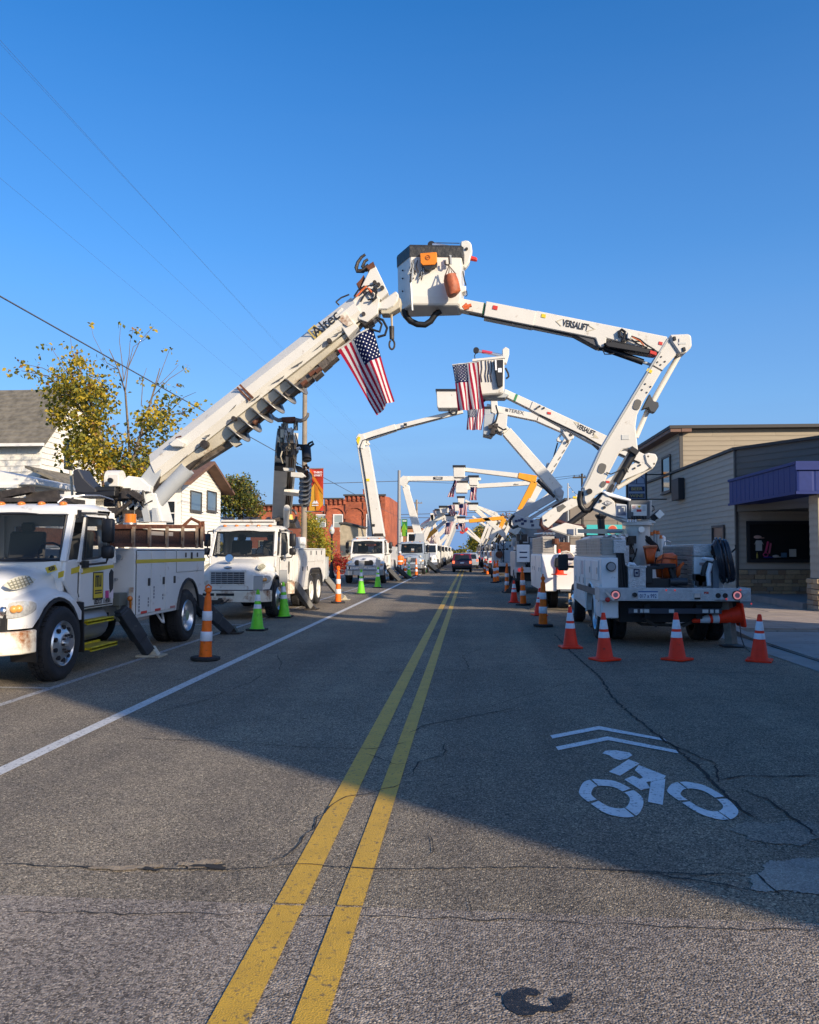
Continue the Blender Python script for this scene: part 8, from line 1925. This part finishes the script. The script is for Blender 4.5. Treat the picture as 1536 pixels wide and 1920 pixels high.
for i, (lab, px, py, sc) in enumerate((('red cone with two white bands, leftmost of the four behind the nearest right truck', 1070, 1215, 1.0), ('red cone standing straight behind the licence plate end of the nearest right truck', 1134, 1238, 1.02), ('red cone third from left, behind the right side of the nearest right truck', 1270, 1238, 1.02), ('red cone nearest the right pavement, right of the truck', 1424, 1240, 1.0), ('red cone far left of the second right truck, beside a delineator', 964, 1130, 1.0), ('red cone half hidden behind the banded delineator near the second right truck', 1011, 1154, 1.0))): put(pc, i, lab, px, py, sc, .1 + .35 * i)
pdn = make_delin('x', 'orange banded delineators along both truck rows')
for i, (lab, px, py, sc) in enumerate((('tall orange delineator with white bands beside the nearest left truck', 385, 1238, 1.05), ('orange delineator beside the tandem wheels of the second left truck', 634, 1131, 1.08), ('orange delineator left of the placard cone near the person in orange', 760, 1085, 1.08), ('slim orange delineator right of the placard cone near the fourth left truck', 780.5, 1080, 1.05), ('tall orange delineator in front of the second right truck', 1018.5, 1175, 1.05), ('orange delineator right of the lone far red cone', 981.5, 1135, 1.08), ('orange delineator second along the right row beyond the lone red cone', 951, 1111, 1.08), ('left one of two close delineators by the fourth right truck', 928, 1093, 1.08), ('right one of two close delineators by the fourth right truck', 932.5, 1091, 1.08), ('sunlit orange delineator far along the right row next to a green cone', 914, 1078, 1.08), ('farthest orange delineator on the right', 909, 1074, 1.05))): put(pdn, i, lab, px, py, sc, .4 * i)
pg = make_green('x', 'lime green cones along the truck rows')
for i, (lab, px, py, sc, plc) in enumerate((('lime cone carrying a grey placard by the front outrigger foot', 482, 1182, 1.0, 1), ('lime cone at the front wheel of the second left truck', 533, 1158, 1.04, 0), ('lime cone with pale placard in front of the third left truck', 677, 1114, 1.12, 1), ('lime cone without placard near the street-side wheel of the third truck', 708, 1102, 1.1, 0), ('small far lime cone with white placard before the fourth left truck', 767, 1083, 1.12, 1), ('farthest lime cone on the left', 797, 1074, 1.1, 0), ('lime cone far along the right row', 920, 1076, 1.1, 0))):
    t = put(pg, i, lab, px, py, sc, 0)
    if i == 0: first = t
    if plc: t['_p'] = 1
for t in [o for o in list(C.objects) if o.get('_p')]:
    m = MB(); m.box(-.10, .10, -.012, .012, .84, 1.16); pp_ = part('placard', m, M('placard_grey', (.36, .36, .35), .5, 0, .1, 8), t, bevel=.004); del t['_p']
    m = MB(); m.box(-.085, .085, -.016, -.0125, .87, 1.13); part('placard_face', m, M('placard_face_grey', (.42, .42, .40), .4), pp_)
# cone lying on the outrigger and cone stowed on the second truck
t = copy_tree(pc); t['label'] = 'red cone stowed on its side under the nearest right truck tailboard'; t.location = PY(1389, 1152, 15.02); t.rotation_euler = (0, math.radians(-98), .05); t.scale = (1.15, 1.15, 1.2)
t = copy_tree(pc); t['label'] = 'red cone hung on the rear of the second right truck above its lamp'; t.location = PY(1049, 1078, 23.3); t.rotation_euler = (0, 0, .3); t.scale = (.95, .95, 1.0)
t = thing('black_boot', 'black rubber cover wrapped round the stowed cone of the second right truck', 'cover', PY(1049, 1058, 23.15))
m = MB(); slab(m, [(1042, 1046), (1058, 1044), (1060, 1062), (1040, 1064)], 23.05, .3); part('cover_body', m, INK, t, world=True, bevel=.03)
t = thing('tether_wire', 'thin dark wire from the stowed red cone down to the pavement', 'wire', PY(1388, 1170, 14.7)); m = MB(); m.tube([PY(1387, 1168, 14.8), PY(1390, 1195, 14.4), G(1396, 1215) + Vector((0, 0, .03)), G(1406, 1224) + Vector((0, 0, .02))], .008, 5); part('wire', m, HOSE, t, world=True)

# ================================================================== poles, wires, lamp, banners
WOODP = M('weathered_pole_wood', (.27, .22, .165), .85, 0, .2, 2.5, .3, 18)
STEELP = M('grey_steel_pole', (.25, .26, .27), .5)
def upole(label, px, Y, ytop, r, mat=WOODP, arms=()):
    b = PY(px, 1033, Y); zt = PY(px, ytop, Y).z; t = thing('utility_pole', label, 'utility pole', (b.x, Y, 0))
    m = MB(); m.cyl((0, 0, -.1), (0, 0, zt), r * 1.15, r * .8, n=12); part('pole', m, mat, t, smooth=40)
    for z, w in arms:
        m = MB(); m.box(-w / 2, w / 2, -.06, .06, zt - z, zt - z + .14); a = part('cross_arm', m, mat, t)
        for x in (-.42, -.15, .15, .42): m = MB(); m.cyl((x * w, 0, zt - z + .14), (x * w, 0, zt - z + .28), .035, n=6); part('insulator', m, DGREASE, a)
    return t, b.x, zt
upole('weathered wooden pole behind the raised second digger boom, banner on its side', 570, 37, 708, .125)
upole('tall grey pole left of the fourth truck arm with green banner', 748.5, 85, 882, .20, STEELP)
upole('farther wooden pole right of the green banner pole', 781.5, 130, 937, .2, WOODP, ((.6, 1.8),))
upole('dark utility pole with cross arm beyond the right-hand arms', 1093, 72, 888, .12, M('dark_pole', (.05, .045, .04), .8), ((.4, 1.6),))
t = thing('string_light_post', 'thin post holding a drooping string of lights beyond the right trucks', 'light post', (PY(1065, 1000, 62).x, 62, 0)); m = MB(); p = PY(1065, 906, 62); m.cyl((p.x, 62, 0), (p.x, 62, p.z), .05, n=8); part('post', m, GREYP, t, world=True)
m = MB(); pts = [PY(1065 + 30 * u, 907 + 26 * u + 6 * math.sin(u * 3.1), 62) for u in [i / 10 for i in range(11)]]; m.tube(pts, .02, 4); lc = part('light_cable', m, INK, t, world=True)
for p in pts[1::2]: m = MB(); m.ball(p - Vector((0, 0, .1)), .06); part('bulb', m, CREAM, lc, world=True)
def wire(label, a, ya, b_, yb, r, sag=0.0, k=14):
    A, B = PY(*a, ya), PY(*b_, yb); m = MB(); m.tube([A.lerp(B, i / k) - Vector((0, 0, sag * 4 * (i / k) * (1 - i / k))) for i in range(k + 1)], r, 5)
    return solo('power_line', m, M('wire_dark', (.09, .10, .12), .6), label, 'power line', base=A)
wire('thick black cable from the upper left edge down to the brick building', (-20, 544), 13.8, (745, 968), 85, .016, .12)
wire('thin wire rising steepest to the top left corner', (-20, 53), 10, (745, 886), 85, .0019, .1)
wire('second thin wire just right of the steepest one', (-20, 60), 10.2, (752, 886), 85.2, .0016, .1)
wire('thin wire in the middle of the three on the left', (-20, 192), 11, (746, 908), 85, .0018, .1)
wire('lowest of the three thin wires on the left', (-20, 317), 12, (745, 945), 85, .0018, .1)
wire('grey wire crossing behind the third truck arm', (560, 908), 84, (749, 902), 85, .035)
wire('grey wire running right from the green banner pole', (749, 902), 85, (900, 908), 140, .035)
wire('upper of two level wires across the far arms', (640, 968), 130, (1100, 955), 130, .05)
wire('lower of two level wires across the far arms', (640, 971), 128, (1100, 970), 128, .05)
wire('far faint wire behind the red bucket', (790, 1008), 210, (930, 985), 210, .06)
wire('upper wire to the dark right pole', (980, 902), 110, (1093, 890), 72, .02); wire('lower wire to the dark right pole', (985, 908), 110, (1090, 893), 72, .02)
def banner(label, x0, x1, y0, y1, Y, base_m, prints, poleside):
    a, b_ = PY(x0, y0, Y), PY(x1, y1, Y); t = thing('street_banner', label, 'banner', (a.x, Y, b_.z)); k = 10
    f = lambda u, v: Vector((a.x + (b_.x - a.x) * u, Y + .05 * math.sin(4 * u + 2 * v), a.z + (b_.z - a.z) * v))
    m = MB(); m.v = [f(i / k, j / k) for j in range(k + 1) for i in range(k + 1)]; m.f = [[j*(k+1)+i, j*(k+1)+i+1, (j+1)*(k+1)+i+1, (j+1)*(k+1)+i] for j in range(k) for i in range(k)]; m.mi = [0] * len(m.f)
    cl = part('cloth', m, base_m, t, world=True, smooth=80, fixn=False)
    for n, (poly, mt) in enumerate(prints):
        m = MB(); m.add([f(u, v) + Vector((0, -.058 - .006 * n, 0)) for u, v in poly], [tuple(range(len(poly)))]); part('printed_shape', m, mt, cl, world=True)
    for z in (a.z + .02, b_.z - .02): m = MB(); m.cyl((poleside, Y, z), (b_.x if abs(poleside - b_.x) > abs(poleside - a.x) else a.x, Y, z), .02, n=6); part('bracket', m, STEELP, t, world=True)
    return t, f, cl
OR_, RD_, YO_ = M('banner_orange', (.72, .25, .02), .7, transl=.3), M('banner_red', (.60, .05, .02), .7, transl=.3), M('banner_yellow', (.75, .42, .04), .7, transl=.3)
t, f, cl = banner('red and orange pole banner reading THIRD STREET beside the wooden pole', 581, 606.5, 879, 958, 36.9, RD_, [([(0, .52), (.45, .30), (1, .50), (1, .86), (.68, 1), (0, 1)], YO_), ([(0, 0), (1, .52), (1, .62), (.35, .30), (0, .1)], OR_), ([(.35, .30), (.62, .43), (.8, .9), (.68, 1), (.5, 1)], OR_), ([(.68, 1), (1, .86), (1, 1)], RD_), ([(.18, .83), (.36, .75), (.44, .79), (.52, .75), (.7, .83)], WPRINT), ([(.2, .86), (.68, .86), (.68, .88), (.2, .88)], WPRINT)], PY(570, 900, 36.9).x)
for s, v in (('THIRD', .095), ('STREET', .165)): text(s, .135 if s == 'THIRD' else .115, WPRINT, cl, f(.62, v) + Vector((0, -.12, 0)), (1, 0, 0), (0, 0, 1), bold=.015, world=True)
LG_, DG_ = M('banner_lime', (.30, .60, .03), .7, transl=.3), M('banner_green', (.05, .30, .08), .7, transl=.3)
banner('green pole banner with lime arrow on the tall grey pole', 753.5, 764, 974, 1005, 84.8, DG_, [([(.45, .22), (.95, .62), (.7, .62), (.7, 1), (.1, 1), (.1, .62), (-.05, .62)], LG_), ([(.15, .06), (.85, .06), (.85, .12), (.15, .12)], WPRINT)], PY(748, 990, 84.8).x)
lp = PY(622, 1088, 47.3); t = thing('street_lamp', 'black street lamp with acorn glass globe before the red brick building', 'street lamp', (lp.x, 47.3, .12)); zt = PY(622, 1002, 47.3).z - .12
m = MB(); m.lathe([(.20, 0), (.20, .1), (.13, .3), (.10, .7), (.07, .8), (.055, 1.2), (.05, zt - .1), (.09, zt), (.09, zt + .03)], 12, cap=True); part('post', m, INK, t, smooth=40)
m = MB(); m.lathe([(.09, zt + .03), (.15, zt + .14), (.16, zt + .28), (.10, zt + .42), (.05, zt + .46)], 12); part('globe', m, M('frosted_globe', (.5, .52, .52), .2), t, smooth=60)
m = MB(); m.lathe([(.06, zt + .46), (.03, zt + .52), (.001, zt + .6)], 8); part('finial', m, STEEL, t)
m = MB(); 
for i in range(3): m.tube([(.06, 0, 1.5 + .2 * i), (.25 - .05 * i, 0, 1.55 + .2 * i), (.3, 0, 1.7 + .2 * i)], .015, 4)
part('wreath_bracket', m, STEEL, t, kind='stuff')
t = thing('store_banner', 'teal store sign panel with a red disc on the brown building', 'sign', (0, 0, 0)); YT = 74.6
a, b_ = PY(1100, 984, YT), PY(1167, 1003, YT); m = MB(); m.box(a.x, b_.x, YT - .06, YT, b_.z, a.z); part('sign_panel', m, M('teal_sign', (.04, .42, .42), .5), t)
c = PY(1149, 993, YT - .07); m = MB(); m.cyl((c.x, YT - .065, c.z), (c.x, YT - .09, c.z), .42, n=20); pr_ = part('ring', m, M('sign_tan', (.5, .38, .25), .5), t); m = MB(); m.cyl((c.x, YT - .09, c.z), (c.x, YT - .11, c.z), .34, n=20); part('disc', m, M('sign_red', (.5, .07, .03), .5), pr_)

# ================================================================== trees
def leaf_mesh(mb, c, s, r, droop=.6):
    d = Vector((r.uniform(-1, 1), r.uniform(-1, 1), r.uniform(-1, .4) - droop * .4)).normalized(); n = Vector((r.uniform(-1, 1), r.uniform(-1, 1), r.uniform(.1, 1.2))).normalized(); w = d.cross(n).normalized() * s * .36; n = w.cross(d).normalized()
    a = c; b_ = c + d * s; mL, mR = c + d * s * .45 - w + n * s * .1, c + d * s * .45 + w + n * s * .1
    o = len(mb.v); mb.v += [a, mL, b_, mR]; mb.f += [[o, o+1, o+2], [o, o+2, o+3]]
def tree(name, label, base, stems, blobs, tips, n, size, mats, weights, Y, depth, seed, trunk_r=.09, bark=None, group=None, cat='tree'):
    r = random.Random(seed); B = PY(*base, Y); t = thing(name, label, cat, (B.x, Y, 0), group)
    m = MB()
    for k, st in enumerate(stems):
        pts = [PY(x, y, Y + (r.uniform(-.3, .3) * depth * .3 if i else 0)) for i, (x, y) in enumerate(st[0])]; m.tube(pts, st[1], 6, st[2])
    m2 = MB(); m2.tube([(B.x, Y, -.1), B], trunk_r * 1.2, 8, trunk_r); m2.v += []; part('trunk', m2, bark or M('grey_bark', (.17, .135, .10), .9, 0, .3, 8), t, world=True, smooth=60)
    part('branches', m, bark or M('grey_bark', (.17, .135, .10), .9), t, world=True, smooth=60, kind='stuff')
    mb = MB(); area = [bl[2] * bl[3] * (bl[4] if len(bl) > 4 else 1) for bl in blobs]
    cl = []
    for _ in range(int(n / 14)):
        bl = r.choices(blobs, area)[0]
        while True:
            x, y, z = r.uniform(-1, 1), r.uniform(-1, 1), r.uniform(-1, 1)
            q = x*x + y*y + z*z
            if q < 1 and (q > .25 or r.random() < .5): break
        cl.append((PY(bl[0] + x * bl[2], bl[1] + y * bl[3], Y + z * depth), r.choices(range(len(mats)), weights)[0]))
    for c, mi in cl:
        for _ in range(14):
            p = c + Vector((r.gauss(0, 1), r.gauss(0, 1), r.gauss(0, .8))) * size * 1.15
            mb.cur = mi if r.random() < .7 else r.choices(range(len(mats)), weights)[0]; k0 = len(mb.f); leaf_mesh(mb, p, size * r.uniform(.7, 1.25), r); mb.mi += [mb.cur] * (len(mb.f) - k0)
    for (x, y, k) in tips:
        for _ in range(k):
            p = PY(x + r.gauss(0, 4), y + r.gauss(0, 4), Y + r.uniform(-.3, .3)); mb.cur = r.choices(range(len(mats)), weights)[0]; k0 = len(mb.f); leaf_mesh(mb, p, size * r.uniform(.7, 1.15), r); mb.mi += [mb.cur] * (len(mb.f) - k0)
    part('crown', mb, mats, t, world=True, fixn=False, kind='stuff')
    return t
LY = M('leaf_golden', (.56, .40, .03), .6, 0, .2, 30, transl=.45); LO = M('leaf_olive', (.26, .24, .03), .6, 0, .2, 30, transl=.4); LGN = M('leaf_green', (.075, .10, .022), .6, 0, .2, 30, transl=.35); LR = M('leaf_russet', (.30, .15, .04), .65, 0, .2, 30, transl=.4)
tree('autumn_tree', 'golden autumn tree with bare upper stems between the white houses', (228, 985),
     [([(228, 985), (215, 900), (190, 820), (165, 740), (150, 690)], .09, .02), ([(228, 985), (245, 880), (240, 800), (235, 735), (222, 692), (205, 655)], .055, .012), ([(245, 880), (262, 820), (285, 745), (300, 690)], .06, .012), ([(285, 745), (305, 690), (318, 655)], .014, .006), ([(285, 745), (318, 710), (352, 688)], .014, .006),
      ([(300, 720), (320, 700), (335, 684)], .01, .005), ([(235, 735), (240, 690), (262, 640), (286, 614)], .02, .006), ([(240, 690), (250, 650), (278, 632)], .012, .005), ([(232, 715), (228, 670), (224, 640), (226, 610)], .016, .005), ([(232, 715), (242, 670), (244, 640), (250, 616)], .014, .005), ([(222, 692), (200, 680), (190, 660), (175, 630), (170, 608)], .012, .005), ([(222, 692), (205, 690), (190, 675)], .01, .005),
      ([(190, 820), (140, 750), (90, 705), (40, 695)], .04, .008), ([(150, 740), (120, 690), (95, 650)], .02, .006), ([(150, 690), (135, 660), (132, 630)], .014, .005), ([(140, 720), (80, 690), (35, 680)], .014, .005), ([(262, 820), (310, 780), (360, 770)], .03, .008), ([(310, 780), (345, 745), (368, 735)], .014, .005), ([(265, 760), (268, 710), (275, 690)], .014, .005)],
     [(150, 762, 55, 62), (120, 725, 42, 32), (180, 745, 32, 40), (185, 830, 42, 50), (205, 885, 58, 38), (150, 690, 32, 28, .6), (150, 850, 36, 30), (290, 805, 38, 46, .8), (312, 772, 34, 32, .5), (275, 862, 46, 40), (240, 900, 46, 28), (330, 770, 34, 20, .35), (292, 745, 16, 24, .4), (130, 855, 26, 16, .7), (70, 700, 22, 9, .5)],
     [(172, 606, 5), (226, 609, 4), (250, 614, 6), (256, 622, 6), (247, 627, 5), (262, 628, 4), (286, 613, 6), (279, 632, 6), (320, 654, 6), (305, 657, 3), (353, 688, 5), (335, 682, 4), (337, 719, 6), (332, 728, 4), (193, 673, 5), (205, 683, 5), (214, 680, 5), (22, 698, 9), (30, 697, 8), (35, 676, 7), (45, 682, 8), (54, 688, 7), (80, 645, 5), (96, 648, 6), (118, 644, 6), (75, 670, 5), (78, 682, 4), (132, 658, 6), (142, 658, 6), (150, 655, 6), (120, 668, 6), (155, 678, 6), (208, 700, 6), (220, 712, 5), (218, 754, 4), (372, 757, 9), (362, 766, 9), (345, 775, 9), (398, 755, 5), (262, 712, 6), (306, 720, 6), (290, 720, 5), (268, 715, 4), (226, 768, 3), (225, 860, 4)],
     6600, .135, [LY, LO, LGN, LR], (6, 5, 2.6, 1.0), 23.0, 1.3, 4)
tree('round_tree', 'dense olive-brown tree behind the gable of the second white house', (452, 1010), [([(452, 1010), (450, 950), (448, 905)], .3, .06)], [(450, 932, 34, 36), (432, 945, 24, 34), (472, 945, 20, 30), (445, 905, 22, 16), (480, 955, 12, 18, .6), (428, 915, 16, 20, .5), (462, 912, 16, 16, .7)], [], 5200, .22, [LO, LGN, M('leaf_brown', (.13, .085, .03), .7, 0, .2, 20, transl=.3), M('leaf_dark', (.035, .05, .015), .7, transl=.2)], (4, 4, 3, 2), 64, 2.2, 8, .3)
tree('small_yellow_tree', 'small yellow-green tree under the red banner behind the second truck', (597, 1060), [([(597, 1060), (597, 1020), (595, 970)], .08, .02)], [(592, 1010, 18, 34), (608, 1028, 14, 26), (582, 985, 12, 26), (600, 985, 12, 22, .7), (615, 1040, 8, 14, .6), (572, 965, 8, 12, .6)], [], 3000, .12, [LY, M('leaf_lime', (.26, .27, .03), .6, transl=.4), LO], (3, 4, 2), 44, .9, 9)
RL1, RL2 = M('leaf_scarlet', (.40, .02, .012), .6, 0, .2, 20, transl=.4), M('leaf_crimson', (.25, .012, .015), .6, transl=.3)
tree('red_bush', 'bright red burning bush behind the street lamp', (640, 1085), [([(640, 1085), (640, 1065), (638, 1050)], .05, .02)], [(642, 1062, 18, 18), (630, 1055, 10, 14), (652, 1068, 10, 14), (636, 1040, 8, 10, .5)], [], 1500, .13, [RL1, RL2, LR], (5, 3, 1), 56, .8, 10, cat='bush')
tree('bare_tree', 'reddish half-bare tree beyond the right-hand arms', (948, 1030), [([(948, 1030), (946, 1000), (944, 965)], .25, .08), ([(946, 1000), (934, 980), (928, 965)], .12, .04), ([(946, 1000), (960, 978), (968, 962)], .12, .04)], [(946, 985, 22, 22), (965, 990, 14, 18), (930, 1000, 10, 14)], [], 1500, .35, [M('leaf_dusty_red', (.20, .09, .06), .7, transl=.3), LR, LO], (3, 2, 1), 140, 3, 12, .3)
tree('far_tree', 'yellow-green tree at the far right end of the street', (897, 1032), [([(897, 1032), (897, 1010), (896, 990)], .4, .15)], [(897, 1010, 13, 20), (890, 1020, 10, 12), (903, 995, 8, 12)], [], 2200, .5, [LO, LY, LGN], (3, 2, 2), 200, 4, 13, .4)
tree('far_tree', 'olive tree behind the crossed arms on the right', (925, 1032), [([(925, 1032), (925, 1000)], .4, .15)], [(922, 1005, 16, 22), (940, 1015, 12, 14), (910, 1020, 10, 10)], [], 2000, .5, [LO, LGN, LR], (3, 2, 1), 170, 4, 14, .4)
r = random.Random(31); m = MB(); wm = [LO, LY, M('leaf_far_brown', (.16, .12, .05), .8, transl=.3), LGN]
for _ in range(3800):
    x = r.uniform(-170, 170); hh = 7 + 3.5 * math.sin(x * .11) + 2 * math.sin(x * .31 + 1)
    c = Vector((x, 480 + r.uniform(-14, 14), max(.3, hh * math.sqrt(r.random()) * r.uniform(.6, 1.1)))); m.cur = r.choices(range(4), (4, 3, 3, 2))[0]; k0 = len(m.f); leaf_mesh(m, c, 2.2, r); m.mi += [m.cur] * (len(m.f) - k0)
solo('distant_woods', m, wm, 'band of autumn woods closing the far end of the street', 'woods', kind='stuff', fixn=False)

# ================================================================== cars and the person
CARR = M('dark_red_car_paint', (.10, .008, .012), .25, 0, coat=.8); CARS = M('silver_car_paint', (.40, .42, .44), .3, .3, coat=.6)
def suv(label, x, y, paint, rear=True):
    t = thing('car', label, 'car', (x, y, 0), 'cars driving away along the street'); s = .92
    prof = [(0, .42), (-.02, .75), (.03, .98), (.28, 1.50), (.55, 1.58), (1.9, 1.60), (2.55, 1.52), (3.15, 1.06), (4.15, .92), (4.3, .7), (4.28, .38)]
    m = MB(); secs = []
    for k, (w, zs) in enumerate(((-.88, .0), (-.80, .04), (-.4, .05), (.4, .05), (.80, .04), (.88, .0))):
        secs.append([(w * (1 if z < 1.02 else 1 - .16 * (z - 1.0) / .6) * s, yy, (z + (zs if z > 1.0 else 0)) * s) for yy, z in prof])
    m.loft(secs); part('body', m, paint, t, bevel=.03, smooth=35)
    m = MB(); m.add([(-.66 * s, .045, 1.02 * s), (.66 * s, .045, 1.02 * s), (.58 * s, .27, 1.50 * s), (-.58 * s, .27, 1.50 * s)], [(0, 1, 2, 3)]); m.v = [v + Vector((0, -.02, 0)) for v in m.v]; part('rear_window', m, DGLASS, t)
    for sd in (1, -1):
        m = MB(); m.box(sd * .73 * s - .09, sd * .73 * s + .09, -.035, .06, .74 * s, .98 * s); part('tail_lamp', m, M('car_tail_lamp', (.5, .05, .02), .3, emit=((1, .2, .08), 1.1)), t, bevel=.015)
        for yy in (.75, 3.4):
            m = MB(); m.lathe([(.2, -.1), (.31, -.1), (.33, -.05), (.33, .05), (.31, .1), (.2, .1)], 16, (sd * .74 * s, yy, .33), 'x'); w = part('wheel', m, RUBBER, t, smooth=50); m = MB(); m.cyl((sd * .74 * s, yy, .33), (sd * .85 * s, yy, .33), .2, n=12); part('rim', m, ALU, w)
        m = MB(); m.prism([(sd * .80 * s, .5, 1.05 * s), (sd * .80 * s, 2.7, 1.05 * s), (sd * .70 * s, 2.3, 1.48 * s), (sd * .70 * s, .6, 1.5 * s)], (sd * .03, 0, 0)); part('side_window', m, DGLASS, t)
    m = MB(); m.box(-.82 * s, .82 * s, -.06, .1, .36 * s, .56 * s); part('rear_bumper', m, paint if paint is CARS else BLACK, t, bevel=.03)
    m = MB(); m.box(-.16, .16, -.045, -.02, .76 * s, .88 * s); part('licence_plate', m, WPRINT, t)
    m = MB(); m.box(-.12, .12, .22, .26, 1.50 * s, 1.54 * s); part('brake_lamp', m, REDLIT, t)
    m = MB(); m.box(-.84 * s, .84 * s, .15, 4.2, .22, .4); part('underside', m, DARK, t)
    return t
suv('dark red car driving away with tail lamps lit', PY(866.5, 1073, 65.8).x, 65.8, CARR)
suv('silver car ahead of the dark red car', PY(882, 1073, 79).x, 79, CARS); suv('farther pale car two ahead of the dark red car', PY(884, 1073, 95).x, 95, M('pale_car_paint', (.5, .5, .5), .3))
def person(label, x, y, h, jacket):
    t = thing('person', label, 'person', (x, y, 0)); k = h / 1.75
    V = [(0, 0, .95), (0, 0, 1.15), (0, -.01, 1.38), (0, 0, 1.50), (0, -.02, 1.64), (.10, 0, .90), (.12, -.02, .50), (.12, .02, .08), (.12, -.12, .04), (-.10, 0, .90), (-.12, .03, .50), (-.12, .06, .08), (-.12, -.08, .04), (.20, 0, 1.42), (.26, .02, 1.14), (.25, -.08, .90), (.25, -.10, .82), (-.20, 0, 1.42), (-.26, .02, 1.14), (-.25, -.06, .90), (-.25, -.08, .82), (0, -.01, 1.72)]
    E_ = [(0,1),(1,2),(2,3),(3,4),(4,21),(0,5),(5,6),(6,7),(7,8),(0,9),(9,10),(10,11),(11,12),(2,13),(13,14),(14,15),(15,16),(2,17),(17,18),(18,19),(19,20)]
    Rr = [.14, .14, .16, .06, .095, .10, .07, .05, .045, .10, .07, .05, .045, .07, .05, .04, .035, .07, .05, .04, .035, .08]
    me = bpy.data.meshes.new('body'); me.from_pydata([Vector(v) * k for v in V], E_, []); o = bpy.data.objects.new('body', me); C.objects.link(o); o.parent = t
    o.modifiers.new('skin', 'SKIN')
    for d, rr in zip(me.skin_vertices[0].data, Rr): d.radius = (rr * k, rr * k * .85)
    me.skin_vertices[0].data[0].use_root = True
    sb_ = o.modifiers.new('sub', 'SUBSURF'); sb_.levels = sb_.render_levels = 1
    o.data.materials.append(M('person_skin', (.35, .2, .14), .6))
    m = MB()
    m.loft([[(a * math.cos(i * .5236) * k, b_ * math.sin(i * .5236) * k, z * k) for i in range(12)] for a, b_, z in ((.21, .16, .82), (.215, .17, 1.0), (.22, .17, 1.2), (.25, .17, 1.40), (.18, .13, 1.48))]); part('jacket', m, jacket, t, smooth=60)
    for sd in (1, -1):
        m = MB(); m.tube([Vector((sd * .2, 0, 1.42)) * k, Vector((sd * .265, .02, 1.14)) * k, Vector((sd * .25, -.07, .90)) * k], .075 * k, 8, .055 * k); part('sleeve', m, jacket, t, smooth=60)
        m = MB(); m.tube([Vector((sd * .1, 0, .92)) * k, Vector((sd * .12, .0, .50)) * k, Vector((sd * .12, .03, .10)) * k], .115 * k, 8, .075 * k); part('trouser_leg', m, M('blue_jeans', (.06, .09, .16), .8), t, smooth=60)
        m = MB(); m.ball(Vector((sd * .12, -.05, .05)) * k, .055 * k, .13 * k, .05 * k); part('boot', m, INK, t, smooth=60)
    m = MB(); m.lathe([(.228, 1.02), (.232, 1.05), (.232, 1.10), (.228, 1.12)], 12); m.v = [Vector((v.x * k, v.y * .78 * k, v.z * k)) for v in m.v]; part('reflective_band', m, REFL, t)
    m = MB(); m.ball(Vector((0, -.01, 1.72)) * k, .11 * k, .125 * k, .09 * k); m.ball(Vector((0, -.12, 1.70)) * k, .08 * k, .07 * k, .015 * k); part('hard_hat', m, WPRINT, t, smooth=60)
    return t
pp0 = G(750, 1079); person('person in orange safety jacket and jeans standing beside the blue-grey truck', pp0.x, pp0.y, 1.62, M('safety_orange', (.85, .16, .015), .6, 0, .1, 9))
